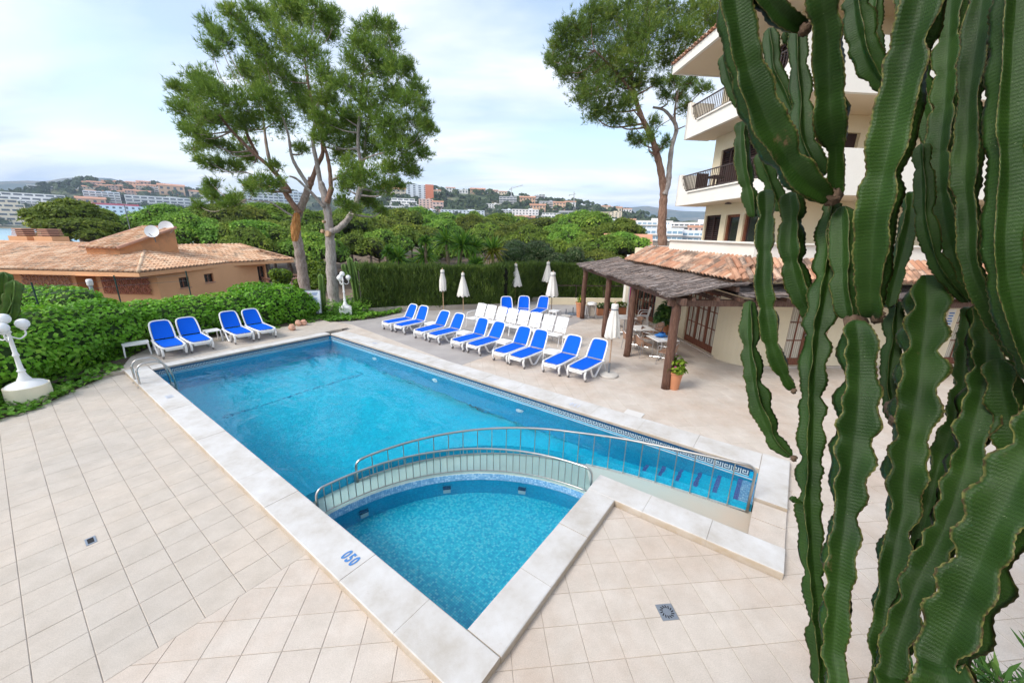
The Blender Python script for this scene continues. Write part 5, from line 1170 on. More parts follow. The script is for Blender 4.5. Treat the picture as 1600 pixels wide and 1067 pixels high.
p2_ = big_pine('pine_tree', 21.0, [T2_,
    [(z3(470, 330), z3(520, 305), z3(585, 235), z3(635, 120), z3(660, 10), z2(1115, 1000), z2(1118, 920), z2(1100, 800), z2(1110, 600), z2(1130, 400)), 0.17, 0.05, -0.6, M_BARKG], [z2(1118, 920) and (z2(1118, 930), z2(1140, 850), z2(1150, 720), z2(1250, 560), z2(1340, 420)), 0.09, 0.03, 0.8, M_BARKG],
    [z2(940, 1000) and (z3(445, 150), z3(470, 60), z2(950, 1060), z2(945, 960), z2(930, 870), z2(900, 750), z2(930, 560), z2(960, 400)), 0.14, 0.04, 1.4, M_BARKR], [(z3(425, 175), z3(370, 110), z3(320, 60), z3(255, 0), z2(720, 980)), 0.09, 0.04, -1.2, M_BARKG],
    [(z2(960, 1000), z2(1020, 970), z2(1090, 910), z2(1200, 860), z2(1330, 840)), 0.06, 0.02, -1, M_BARK]],
    [(565, 45, 14), (558, 62, 18), (585, 40, 16), (602, 42, 14), (575, 75, 26), (604, 70, 26), (552, 100, 22), (592, 110, 32), (618, 105, 18), (545, 135, 28), (575, 150, 32), (612, 150, 26), (632, 102, 12), (640, 118, 17), (652, 142, 20), (634, 160, 20), (664, 168, 13), (660, 192, 17), (640, 190, 26), (672, 206, 8), (605, 190, 30), (565, 190, 32), (532, 180, 28), (648, 225, 22), (618, 230, 26), (585, 235, 30), (662, 240, 12), (550, 225, 26), (636, 255, 20), (605, 268, 24), (575, 275, 26), (645, 270, 12), (548, 262, 22), (530, 245, 18), (600, 295, 18), (565, 300, 20), (540, 292, 20), (520, 205, 24), (505, 190, 22), (622, 288, 12), (578, 318, 14), (552, 326, 13), (535, 315, 11), (500, 215, 18), (515, 160, 22), (598, 328, 8)],
    'grey-barked pine with lopped knots, right of the pair', M_BARKG, M_NEEDLE, 12, dens=1.12, ysp=2.0)
for (px, py, r_) in ((514, 366, 0.16), (506, 362, 0.10), (508, 347, 0.07)):
    p = at_y(px, py, 20.68)-p2_.location; o = MB().lathe([(r_, 0), (r_, 0.12), (r_*0.9, 0.15), (0, 0.155)], n=14).build('cut_knot', mat('cut_wood', (0.45, 0.30, 0.18), 0.8, 0.3, 14), p2_, 'auto'); o.location = p; o.rotation_euler = (R(80), 0, R(-20))
# ================================================================== THE PINE BEHIND THE HOTEL
big_pine('pine_tree', 25.0, [[((1035, 430), (1035, 392), (1034, 360), (1036, 320), (1037, 300), (1033, 270), (1026, 240), (1018, 215), (1002, 182), (992, 150), (985, 110), (990, 60)), 0.31, 0.08, 0.4, M_BARKR],
    [((1038, 305), (1044, 285), (1046, 262), (1050, 228), (1057, 202), (1050, 186), (1037, 172), (1020, 168)), 0.19, 0.06, 0.6, M_BARKG], [((1056, 204), (1054, 180), (1058, 150), (1066, 110)), 0.08, 0.04, 0.5, M_BARK], [((1022, 212), (1030, 198), (1046, 188)), 0.03, 0.02, -0.4, M_BARK], [((992, 150), (960, 110), (930, 80)), 0.09, 0.03, -1, M_BARKR]],
    [(868, 72, 22), (860, 95, 16), (880, 50, 20), (898, 38, 24), (925, 18, 24), (915, 60, 30), (890, 85, 28), (950, 15, 28), (945, 50, 34), (980, 18, 30), (980, 60, 36), (1012, 12, 30), (1045, 14, 32), (1080, 14, 32), (1110, 18, 26), (1118, 40, 18), (1015, 55, 36), (1055, 55, 34), (1090, 60, 26), (960, 95, 38), (920, 105, 30), (895, 122, 22), (880, 112, 16), (1000, 98, 32), (1040, 92, 24), (1072, 92, 20), (935, 135, 32), (970, 132, 32), (912, 150, 24), (945, 168, 28), (980, 160, 24), (925, 178, 18), (1004, 128, 20), (1028, 128, 14), (1052, 128, 16), (1078, 130, 14), (1098, 140, 13), (1062, 152, 14), (1040, 150, 12), (998, 222, 9), (1012, 216, 10), (990, 214, 6), (1024, 236, 7), (1042, 222, 7), (1020, 192, 8), (1072, 168, 12), (1086, 190, 9), (985, 190, 10), (960, 190, 10)],
    'tall pine with forked reddish trunk behind the hotel', M_BARKR, M_NEEDLER, 13, dens=1.0, ysp=2.0)
# ================================================================== IVY HEDGE AND GROUND IVY
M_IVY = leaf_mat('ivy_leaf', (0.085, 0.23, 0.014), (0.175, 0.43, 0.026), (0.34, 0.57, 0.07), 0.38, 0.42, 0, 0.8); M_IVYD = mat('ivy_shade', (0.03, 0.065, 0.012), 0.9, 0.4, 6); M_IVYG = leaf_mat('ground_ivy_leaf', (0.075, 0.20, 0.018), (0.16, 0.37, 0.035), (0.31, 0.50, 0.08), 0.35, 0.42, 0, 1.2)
def lobes_thing(name, lobes, n, size, m_leaf, m_core, label, cat, seed, zmin=0.02, elong=1.2, jit=0.55, group=None):
    rg = np.random.default_rng(seed); C = np.array([l[0] for l in lobes], float); Rr = np.array([l[1] for l in lobes], float)
    ar = (Rr[:, 0]*Rr[:, 2]); k = rg.choice(len(lobes), n, p=ar/ar.sum()); S = sph(n, rg)
    bump = 1+0.09*np.sin(S[:, 0]*7+k)*np.cos(S[:, 2]*8)+rg.normal(0, 0.035, n); pt = C[k]+S*Rr[k]*bump[:, None]
    keep = pt[:, 2] > zmin
    for j in range(len(lobes)): q = ((pt-C[j])/Rr[j]); keep &= ((q**2).sum(1) > 0.86) | (k == j)
    pt, S = pt[keep], S[keep]/Rr[k[keep]]; S /= np.linalg.norm(S, axis=1)[:, None]; N0 = S*0.8+np.array([0, 0, 0.45])
    root = empty(name, (C[0][0], C[0][1], 0), 0, label, cat, group); o0 = np.array([C[0][0], C[0][1], 0])
    V, F = leaves(pt, N0, size, rg, elong, 0.16, jit); put('foliage', np_mesh('foliage', V-o0, F, m_leaf), root)
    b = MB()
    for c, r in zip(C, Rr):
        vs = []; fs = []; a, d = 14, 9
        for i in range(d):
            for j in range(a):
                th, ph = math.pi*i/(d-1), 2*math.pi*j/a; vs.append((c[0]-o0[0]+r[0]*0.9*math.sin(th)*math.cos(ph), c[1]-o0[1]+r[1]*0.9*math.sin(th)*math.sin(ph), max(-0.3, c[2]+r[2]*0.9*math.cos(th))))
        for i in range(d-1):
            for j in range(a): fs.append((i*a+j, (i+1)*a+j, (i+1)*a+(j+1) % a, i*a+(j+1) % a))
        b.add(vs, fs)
    b.build('shade_core', m_core, root); return root  # solid core, its dark green stands in for shade between the leaves
def L_(a, b, r, h, rz=None): p = P(a, b); return ((p.x, p.y, h*0.42), (r, r, h*0.58))
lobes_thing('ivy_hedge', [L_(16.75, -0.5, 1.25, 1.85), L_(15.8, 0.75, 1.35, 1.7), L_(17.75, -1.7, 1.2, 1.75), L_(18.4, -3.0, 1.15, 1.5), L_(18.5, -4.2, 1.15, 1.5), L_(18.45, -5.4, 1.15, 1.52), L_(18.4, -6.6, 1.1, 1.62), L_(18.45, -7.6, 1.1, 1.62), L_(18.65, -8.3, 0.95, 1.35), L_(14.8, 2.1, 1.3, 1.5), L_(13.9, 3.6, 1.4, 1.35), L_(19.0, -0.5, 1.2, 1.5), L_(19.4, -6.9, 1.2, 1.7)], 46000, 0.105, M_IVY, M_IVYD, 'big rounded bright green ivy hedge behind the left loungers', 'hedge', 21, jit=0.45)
def ground_ivy(name, poly, n, seed, label, hmax=0.22, size=0.105):
    rg = np.random.default_rng(seed); A = np.array([tuple(P(a, b))[:2] for a, b in poly]); lo, hi = A.min(0), A.max(0); pts = []
    q = rg.uniform(lo, hi, (n*4, 2)); ins = np.zeros(len(q), bool); j = len(A)-1
    for i in range(len(A)):
        c = ((A[i, 1] > q[:, 1]) != (A[j, 1] > q[:, 1])) & (q[:, 0] < (A[j, 0]-A[i, 0])*(q[:, 1]-A[i, 1])/(A[j, 1]-A[i, 1]+1e-12)+A[i, 0]); ins ^= c; j = i
    q = q[ins][:n]; z = 0.03+hmax*rg.random(len(q))*(0.55+0.45*np.sin(q[:, 0]*3.1)*np.sin(q[:, 1]*2.7)); pt = np.column_stack([q+rg.normal(0, 0.05, q.shape), z])
    V, F = leaves(pt, np.tile([[0, 0, 1.0]], (len(pt), 1)), size, rg, 1.15, 0.12, 0.42); o = put(name, np_mesh(name, V, F, M_IVYG)); return tag(o, label, None, None, 'stuff')
ground_ivy('ground_ivy', [(11.5, 2.6), (13.15, 0.55), (13.35, 0.0), (14.35, -0.85), (15.05, -1.62), (15.9, -1.9), (17.2, -2.5), (18.2, -1.5), (16.4, 0.9), (14.6, 4.0), (12.5, 4.4)], 6500, 22, 'low ground ivy along the left deck edge')
ground_ivy('ground_ivy', [(16.85, -6.3), (16.75, -7.3), (16.95, -8.5), (16.2, -9.6), (15.95, -10.6), (16.1, -12.2), (17.3, -13.3), (19.6, -11.5), (19.3, -8.2), (17.8, -6.2)], 6000, 23, 'low ground ivy round the white lamp by the rules board', 0.28)
ground_ivy('ground_ivy', [(17.3, -9.3), (16.9, -10.8), (17.6, -12.2), (19.6, -11.8), (19.6, -8.5)], 2200, 27, 'knee-high ivy under the twin pines', 0.75, 0.12)
soil = MB(); soil.add([(*pp, 0.012) for pp in [(11.2, 4.6), (13.2, 0.62), (13.4, 0.06), (14.4, -0.78), (14.88, -1.25), (14.88, 6)]], [(0, 1, 2, 3, 4, 5)])
o = soil.build('planting_bed', mat('soil', (0.07, 0.05, 0.035), 0.95, 0.3, 5), None, rz=TH); tag(o, 'earth bed under the ivy', None, None, 'structure')
if o.data.polygons[0].normal.z < 0: o.data.flip_normals()
soil = MB(); soil.add([(*pp, 0.108) for pp in [(14.95, -1.3), (15.1, -1.66), (16.4, -2.1), (17.25, -2.8), (17.0, -6.6), (16.9, -8.6), (22, -8.6), (22, 4), (14.95, 4)]], [tuple(range(9))]); o = soil.build('planting_bed', bpy.data.materials['soil'], None, rz=TH); tag(o, 'earth bed behind the left loungers', None, None, 'structure')
if o.data.polygons[0].normal.z < 0: o.data.flip_normals()
soil = MB(); soil.add([(*pp, 0.02) for pp in [(16.9, -8.5), (16.2, -9.7), (15.95, -10.6), (16.1, -12.2), (17.2, -13.4), (22, -13.4), (22, -8.5)]], [tuple(range(7))]); o = soil.build('planting_bed', bpy.data.materials['soil'], None, rz=TH); tag(o, 'earth bed under the twin pines', None, None, 'structure')
if o.data.polygons[0].normal.z < 0: o.data.flip_normals()
# ================================================================== CLIPPED DARK HEDGE
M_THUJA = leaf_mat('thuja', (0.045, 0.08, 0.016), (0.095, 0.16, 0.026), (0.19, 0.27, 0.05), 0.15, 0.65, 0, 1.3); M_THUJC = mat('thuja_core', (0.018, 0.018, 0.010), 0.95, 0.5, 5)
def clipped_hedge(name, line, h, th, n, seed, label):
    rg = np.random.default_rng(seed); A = np.array(line, float); seg = np.linalg.norm(np.diff(A, axis=0), axis=1); cum = np.r_[0, np.cumsum(seg)]
    s = rg.uniform(0, cum[-1], n); i = np.clip(np.searchsorted(cum, s)-1, 0, len(seg)-1); t = (s-cum[i])/seg[i]; c = A[i]+(A[i+1]-A[i])*t[:, None]; d = (A[i+1]-A[i])/seg[i][:, None]; nn = np.column_stack([d[:, 1], -d[:, 0]])
    top = rg.random(n) < 0.22; off = np.where(top, rg.uniform(-1, 1, n), np.where(rg.random(n) < 0.93, 1.0, -1.0))*th/2+rg.normal(0, 0.05, n)+0.07*np.sin(s*2.1); z = np.where(top, h+0.05*np.sin(s*1.7)+0.05*np.sin(s*5.3), rg.random(n)**0.85*h); hb = h*(1+0.03*np.sin(s*0.9)+0.02*np.sin(s*3.7)); z = np.minimum(z, hb)+np.where(rg.random(n) < 0.06, rg.random(n)*0.16, 0)
    pt = np.column_stack([c+nn*off[:, None], z]); root = empty(name, (A[0][0], A[0][1], 0), 0, label, 'hedge'); o0 = np.array([A[0][0], A[0][1], 0])
    D = np.column_stack([nn*np.where(top, 0, 0.35*np.sign(off))[:, None], np.ones(n)]); k = 3; V, F = blades(np.repeat(pt, k, 0)+rg.normal(0, 0.03, (n*k, 3)), np.repeat(D, k, 0), 0.26, 0.05, rg, 0.28); put('foliage', np_mesh('foliage', V-o0, F, M_THUJA), root)
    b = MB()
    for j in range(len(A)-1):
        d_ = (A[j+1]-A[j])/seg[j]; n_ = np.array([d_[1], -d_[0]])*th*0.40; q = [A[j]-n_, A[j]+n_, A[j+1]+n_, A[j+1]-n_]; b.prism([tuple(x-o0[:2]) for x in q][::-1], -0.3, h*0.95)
    b.build('shade_core', M_THUJC, root); return root  # solid block against see-through, coloured dark like the hedge's inner shade
gp = lambda x, y: tuple(ground(x, y))[:2]
clipped_hedge('clipped_hedge', [(-7.9, 19.6), (-6.3, 20.4), (-3.8, 21.0), (-0.7, 22.0), (0.9, 24.4), (3.2, 24.9), (6.5, 24.8), (9.5, 24.6)], 2.18, 1.0, 20000, 31, 'long clipped dark green hedge behind the right loungers')
lw = MB()
for (p, q) in (((-7.6, 19.0), (-6.2, 19.75)), ((-6.2, 19.75), (-3.7, 20.4)), ((-3.7, 20.4), (-0.6, 21.4)), ((-0.6, 21.4), (0.9, 23.8)), ((0.9, 23.8), (6, 24.1))): lw.bar((*p, 0.13), (*q, 0.13), 0.16, 0.26)
tag(lw.build('garden_wall', mat('wall_grey', (0.36, 0.32, 0.27), 0.9, 0.2, 3, 0.3, 40), None), 'knee-high grey wall at the foot of the dark hedge', 'wall')
# loose grey-green shrubs above the hedge
M_OLIVE = leaf_mat('olive_leaf', (0.045, 0.075, 0.032), (0.10, 0.145, 0.06), (0.20, 0.24, 0.11), 0.2, 0.6, 0.3, 0.8); M_BRIGHT = leaf_mat('bright_shrub_leaf', (0.07, 0.13, 0.008), (0.15, 0.24, 0.015), (0.27, 0.34, 0.03), 0.25, 0.6, 0.2, 1.0)
def shrub(px, py, rp, Y, m_, n, size, label, seed, flat=0.85, name='shrub'):
    c = at_y(px, py, Y); r = rp/FPX*(c-EYE).dot(FW); rr = random.Random(seed); lob = [((c.x+rr.uniform(-.6, .6)*r, c.y+rr.uniform(-.5, .5)*r, c.z+rr.uniform(-.45, .45)*r), (r*rr.uniform(.45, .65),)*2+(r*rr.uniform(.4, .6)*flat,)) for _ in range(8)]
    return lobes_thing(name, lob, n, size, m_, M_IVYD, label, 'shrub', seed, -9, jit=0.8)
for i, (px, py, rp, Y, s) in enumerate(((812, 400, 34, 27, 'left'), (848, 405, 34, 26.5, 'second'), (880, 412, 30, 26, 'third'), (905, 425, 26, 26, 'right'))):
    shrub(px, py, rp, Y, M_OLIVE, 3600, 0.12, 'loose grey-green shrub rising behind the dark hedge, %s of four' % s, 60+i)
for i, (px, py, rp, Y, s) in enumerate(((492, 425, 22, 27, 'between the pine trunks'), (476, 448, 14, 25, 'right beside the left pine trunk'), (505, 440, 18, 25, 'low between the pine trunks'), (603, 425, 18, 25, 'behind the left end of the dark hedge'), (633, 418, 16, 27, 'left of the spiky yuccas'), (440, 432, 18, 29, 'by the orange house balcony'))):
    shrub(px, py, rp, Y, M_BRIGHT, 2600, 0.14, 'rounded yellow-green pine shrub ' + s, 70+i)
# ================================================================== YUCCAS
M_YUC = leaf_mat('yucca_leaf', (0.06, 0.16, 0.025), (0.14, 0.31, 0.035), (0.27, 0.43, 0.05), 0.2, 0.4); M_YUCY = leaf_mat('yucca_leaf_yellow', (0.12, 0.17, 0.02), (0.26, 0.27, 0.03), (0.38, 0.31, 0.05), 0.2, 0.4); M_YTR = bark_mat('yucca_trunk', (0.12, 0.09, 0.06), (0.24, 0.18, 0.12), (0.38, 0.30, 0.21))
def yucca(heads, Y, base_px, label, seed):
    rg = np.random.default_rng(seed); b0 = at_y(base_px, 470, Y); root = empty('yucca_plant', (b0.x, b0.y, -0.4), 0, label, 'yucca', 'spiky yuccas behind the hedge'); o0 = Vector((b0.x, b0.y, -0.4))
    for (px, py, rp, yel) in heads:
        c = at_y(px, py, Y+rg.uniform(-.4, .4)); r = rp/FPX*(c-EYE).dot(FW); MB().tube([p-o0 for p in catmull([o0, Vector((b0.x*0.6+c.x*0.4, b0.y, (c.z-0.4)*0.5)), c-Vector((0, 0, r*0.1))], 5)], [0.13, .13, .12, .12, .11, .11, .10, .10, .10, .09, .09], 8).build('trunk', M_YTR, root, True)
        n = 120; D = sph(n, rg); D[:, 2] = D[:, 2]*0.85+0.28; D /= np.linalg.norm(D, axis=1)[:, None]; L = r*rg.uniform(0.8, 1.1, n); S = np.cross(D, rg.normal(0, 1, (n, 3))); S /= np.linalg.norm(S, axis=1)[:, None]; w = 0.045; cc = np.array(c)
        A = cc+D*0.05; M1 = cc+D*(L*0.55)[:, None]+np.array([0, 0, 0.03]); T = cc+D*L[:, None]-np.array([0, 0, 1])*(0.16*L*(1-D[:, 2])**1.2)[:, None]
        V = np.stack([A-S*w, A+S*w, M1+S*w*1.15, M1-S*w*1.15, T], 1).reshape(-1, 3); bb = (np.arange(n)*5)[:, None]; F = np.concatenate([bb+np.array([[0, 1, 2]]), bb+np.array([[0, 2, 3]]), bb+np.array([[3, 2, 4]])])
        o = put('leaf_rosette', np_mesh('leaf_rosette', V-np.array(o0), F, [M_YUC, M_YUCY]), root)
        if yel: o.data.polygons.foreach_set('material_index', (np.tile(D[:, 2] < 0.35, 3)).astype(np.int32))
yucca([(622, 404, 24, 0), (607, 395, 14, 0)], 25, 617, 'yucca with two green heads at the left end of the group', 41); yucca([(664, 402, 26, 0), (664, 378, 13, 0)], 25.5, 668, 'yucca with a small head above a big one', 42); yucca([(697, 378, 28, 0), (722, 385, 32, 0)], 25, 706, 'tallest yucca with two dark green heads', 43); yucca([(743, 414, 20, 0), (742, 388, 22, 0)], 24.5, 741, 'yucca with one head low over the hedge', 44); yucca([(770, 392, 27, 1)], 25, 772, 'yucca with yellowing leaves at the right end of the group', 45)
# ================================================================== LAMPS, RULES BOARD, POTS, SMALL CACTI
M_GLOBE = mat('opal_globe', (0.82, 0.82, 0.82), 0.25, 0.02, 3); M_WIRON = mat('white_iron', (0.80, 0.80, 0.79), 0.45, 0.05, 8, world=False)
def lamp(loc, h, base_h, base_r, rz, label, square):
    r_ = empty('garden_lamp', loc, rz, label, 'lamp', 'white garden lamps with globes'); b = MB()
    if square: b.box((0, 0, base_h*0.5), (base_r*1.7, base_r*1.7, base_h)); b.build('base', M_WIRON, r_)
    else: b.lathe([(base_r*0.97, 0), (base_r, base_h*0.5), (base_r*0.98, base_h)], n=28); b.build('base', M_CREAMB, r_, 'auto')
    MB().lathe([(base_r*0.92, base_h+0.002), (base_r*0.8, base_h+0.05), (base_r*0.35, base_h+0.12), (0.075, base_h+0.24), (0.055, base_h+0.32), (0.075, base_h+0.36), (0.05, base_h+0.40), (0.04, h*0.55), (0.06, h*0.57), (0.04, h*0.60), (0.035, h*0.82), (0.06, h*0.84), (0.03, h*0.88), (0.03, h-0.12)], n=14).build('post', M_WIRON, r_, 'auto')
    for k in range(3):
        an = 2*math.pi*k/3; d = Vector((math.cos(an), math.sin(an), 0)); z = Vector((0, 0, 1))
        MB().tube(catmull([z*(h*0.80), d*0.14+z*(h*0.80-0.10), d*0.25+z*(h*0.80-0.02), d*0.25+z*(h*0.80+0.10)], 5), 0.016, 6).build('arm', M_WIRON, r_, True)
        MB().lathe([(0.03, 0), (0.06, 0.03), (0.065, 0.05)], d*0.25+z*(h*0.80+0.08), 12).build('globe_holder', M_WIRON, r_, 'auto')
        MB().lathe([(0.118*math.sin(math.pi*i/12)+0.001, 0.118-0.118*math.cos(math.pi*i/12)) for i in range(13)], d*0.25+z*(h*0.80+0.11), 18).build('globe', M_GLOBE, r_, True)
    MB().lathe([(0.118*math.sin(math.pi*i/12)+0.001, 0.118-0.118*math.cos(math.pi*i/12)) for i in range(13)], (0, 0, h-0.13), 18).build('globe', M_GLOBE, r_, True)
    return r_
M_CREAMB = mat('cream_base', (0.76, 0.70, 0.54), 0.8, 0.06, 4)
lamp(ground(50, 627), 2.02, 0.42, 0.37, R(70), 'white globe lamp on a cream drum at the far left edge', False)
lamp(ground(541, 493), 2.05, 0.42, 0.33, R(20), 'white globe lamp on a white block beside the rules board', True)
# rules board: its lettering is too small to read in the photograph, so it is set as lines
sgn = empty('rules_board', ground(491, 494, 0.1), R(14), 'white rules board with red symbols and blue lines by the ivy', 'sign')
Mx = Matrix.Rotation(R(-9), 4, 'X'); bd = MB(); bd.box((0, 0, 0.68), (0.66, 0.03, 1.05), M=Mx); bd.build('board', mat('board_white', (0.70, 0.75, 0.82), 0.4, 0.04, 3), sgn)
fr = MB()
for (c_, d_) in (((0, -0.004, 1.215), (0.70, 0.04, 0.03)), ((0, -0.004, 0.145), (0.70, 0.04, 0.03)), ((-0.34, -0.004, 0.68), (0.03, 0.04, 1.05)), ((0.34, -0.004, 0.68), (0.03, 0.04, 1.05))): fr.box(c_, d_, M=Mx)
fr.build('frame', M_GREYM, sgn); pl_ = MB(); pl_.bar((-0.2, 0.02, 0), (-0.2, -0.02, 0.3), 0.04); pl_.bar((0.2, 0.02, 0), (0.2, -0.02, 0.3), 0.04); pl_.build('legs', M_GREYM, sgn)
M_SBLUE = mat('sign_blue', (0.06, 0.16, 0.42), 0.5, 0.1, 9); M_SRED = mat('sign_red', (0.50, 0.05, 0.20), 0.5, 0.1, 9)
for g_, (z, nl) in enumerate(((1.10, 3), (0.85, 3), (0.60, 3), (0.35, 3))):
    for k in range(nl): MB().box((0.10, -0.018, z-0.052*k), (0.26-0.05*((k*7+g_) % 3), 0.004, 0.024), M=Mx).build('text_line', M_SBLUE, sgn)
    sy = MB(); sy.M = None
    for k in range(14): an = 2*math.pi*k/14; sy.box((-0.2+0.062*math.cos(an), -0.018, z-0.05+0.062*math.sin(an)), (0.018, 0.004, 0.018), M=Mx)
    sy.box((-0.2, -0.019, z-0.05), (0.05, 0.004, 0.07), M=Mx); sy.build('symbol', M_SRED if g_ < 2 else M_SBLUE, sgn)
st_ = empty('stone_ornament', ground(517, 491, 0.0), 0.3, 'small pale stone pedestal in the ivy between board and lamp', 'ornament'); MB().lathe([(0.14, 0), (0.12, 0.2), (0.10, 0.34), (0.17, 0.40), (0.18, 0.5), (0.16, 0.54)], n=10).build('pedestal', mat('pale_stone', (0.66, 0.56, 0.42), 0.9, 0.15, 8, 0.5, 40), st_, 'auto')
def rock(px, py, s, seed, label):
    rr = random.Random(seed); vs = []; fs = []; a, d = 10, 7
    for i in range(d):
        for j in range(a): th, ph = math.pi*i/(d-1), 2*math.pi*j/a; k = 1+rr.uniform(-.18, .18); vs.append((s*k*math.sin(th)*math.cos(ph), s*0.8*k*math.sin(th)*math.sin(ph), s*0.9+s*1.0*k*math.cos(th)))
    for i in range(d-1):
        for j in range(a): fs.append((i*a+j, (i+1)*a+j, (i+1)*a+(j+1) % a, i*a+(j+1) % a))
    tag(MB().add(vs, fs).build('rock', mat('pink_rock', (0.58, 0.34, 0.24), 0.9, 0.2, 6, 0.6, 20), None, False, loc=ground(px, py, 0.1)), label, 'rock', 'reddish rocks in the ivy')
rock(457, 516, 0.14, 1, 'reddish rock at the ivy edge, nearest the pool'); rock(467, 509, 0.13, 2, 'reddish rock in the ivy, left of the upright pair'); rock(475, 508, 0.13, 3, 'reddish rock in the ivy, right of the upright pair')
# potted plants
M_POT = mat('terracotta_pot', (0.52, 0.22, 0.11), 0.8, 0.15, 5, 0.2, 40, world=False); M_PLANT = leaf_mat('pot_leaf', (0.02, 0.06, 0.012), (0.05, 0.13, 0.02), (0.12, 0.22, 0.035), 0.2, 0.45); M_PINK = mat('pink_petal', (0.75, 0.10, 0.40), 0.6, 0.2, 9); M_YEL = mat('yellow_petal', (0.75, 0.62, 0.05), 0.6, 0.2, 9)
def pot(loc, r, h, fol, n, size, label, seed, flower=None, mleaf=None, tall=1.0):
    rg = np.random.default_rng(seed); root = empty('potted_plant', loc, 0, label, 'potted plant'); MB().lathe([(r*0.62, 0), (r*0.9, h*0.88), (r, h*0.9), (r, h), (r*0.9, h), (r*0.86, h*0.9)], n=22).build('pot', M_POT, root, 'auto'); MB().lathe([(r*0.86, h*0.88), (0.001, h*0.9)], n=14, cap=False).build('soil', bpy.data.materials['soil'], root)
    S = sph(n, rg); S[:, 2] = np.abs(S[:, 2]); rad = rg.random((n, 1))**0.5; pt = np.array([0, 0, h])+S*rad*np.array([fol, fol, fol*1.5*tall]); V, F = leaves(pt, S+np.array([0, 0, .4]), size, rg, 1.6, 0.12, 0.5); put('foliage', np_mesh('foliage', V, F, mleaf or M_PLANT), root)
    st = MB()
    for k in range(7): e = pt[k*3 % n]; st.tube([(0, 0, h*0.85), (e[0]*.4, e[1]*.4, h+(e[2]-h)*.6), tuple(e)], [0.012, 0.009, 0.004], 5, cap=False)
    st.build('stems', M_BARK, root)
    if flower is not None:
        k = rg.choice(n, 26); V, F = leaves(pt[k]*np.array([1.05, 1.05, 1.04]), S[k], size*0.9, rg, 1.0, 0.2, 0.6); put('flowers', np_mesh('flowers', V, F, flower), root)
    return root
pot(ground(1052, 607), 0.21, 0.52, 0.30, 260, 0.09, 'terracotta pot with pink flowers behind the near pergola post', 1, M_PINK, M_BRIGHT)
pot(ground(906, 495), 0.27, 0.78, 0.22, 160, 0.08, 'tall terracotta pot with yellow flowers at the far pergola post', 2, M_YEL, M_BRIGHT)
pot(ground(1036, 522), 0.26, 0.50, 0.48, 700, 0.15, 'terracotta pot with big dark leafy plant by the hotel wall', 3, None, M_PLANT, 1.35)
pot(ground(1052, 519), 0.18, 0.4, 0.25, 220, 0.10, 'small pot with green plant beside the big leafy one', 5)
hp = Hl(5.32, 9.78, 1.72); pot(hp, 0.13, 0.24, 0.02, 12, 0.04, 'empty orange pot hanging at the near pergola post', 4); MB().tube([Hl(5.18, 9.66, 1.95), hp+Vector((0, 0, 0.22))], 0.012, 6).build('pot_hook', M_IRON, perg).matrix_parent_inverse = perg.matrix_basis.inverted()
for i, (px, py, w) in enumerate(((945, 492, 0.9), (965, 490, 0.9))):
    b_ = empty('planter_box', ground(px, py), HA, 'low earthen planter with green and yellow plants at the far terrace end, %s one' % ('left', 'right')[i], 'planter', 'planter boxes at the terrace end'); MB().box((0, 0, 0.18), (w, 0.35, 0.36)).build('box', M_POT, b_); rg = np.random.default_rng(90+i); pt = np.column_stack([rg.uniform(-w/2, w/2, 260), rg.uniform(-.17, .17, 260), 0.36+0.28*rg.random(260)]); V, F = leaves(pt, np.tile([[0, 0, 1.]], (260, 1)), 0.09, rg, 1.4, .1, .7); put('foliage', np_mesh('foliage', V, F, M_BRIGHT if i else M_PLANT), b_)
# slim upright cacti by the lamp, the cactus at the left edge, and clipped green post beside the board
def cactus_mat(name, dark, mid, edge):
    t = NT(name); uv = t.n.new('ShaderNodeUVMap'); s = t.node('ShaderNodeSeparateXYZ', i0=uv.outputs[0]); p = t.pos()
    n = t.noise(7, 5, 0.6, p); c = t.mix(n, dark, mid)
    wv = t.node('ShaderNodeTexWave', _wave_type='BANDS', _bands_direction='Y', Vector=uv.outputs[0], Scale=30.0, Distortion=4.5, Detail=2.0); c = t.mix(t.math('MULTIPLY', wv.outputs[0], 0.22), c, tuple(x*1.5 for x in mid)); c = t.mix(1, c, t.ramp(t.noise(2.2, 4, 0.6, p), [(0.35, (0.55, 0.6, 0.6)), (0.65, (1.15, 1.1, 1.0))]), 'MULTIPLY')
    e = t.ramp(s.outputs[0], [(0.90, (0, 0, 0)), (0.985, (1, 1, 1))]); dots = t.ramp(t.noise(85, 2, 0.5, p), [(0.42, (0.10, 0.055, 0.03)), (0.56, edge)]); c = t.mix(t.math('MULTIPLY', e, 0.8), c, dots)
    br = t.ramp(t.noise(3.2, 6, 0.7, t.map(p, sc=(2.2, 2.2, 1))), [(0.66, (0, 0, 0)), (0.74, (0.7,)*3)]); c = t.mix(br, c, (0.17, 0.10, 0.06))
    sp = t.ramp(t.noise(160, 2, 0.5, p), [(0.74, (0, 0, 0)), (0.80, (0.5,)*3)]); c = t.mix(sp, c, (0.35, 0.42, 0.25))
    t.bump(t.math('ADD', t.math('MULTIPLY', wv.outputs[0], 0.7), t.math('MULTIPLY', n, 0.6)), 0.28, 0.005); t.b.inputs['Specular IOR Level'].default_value = 0.25; return t.set(Base__Color=c, Roughness=0.45)
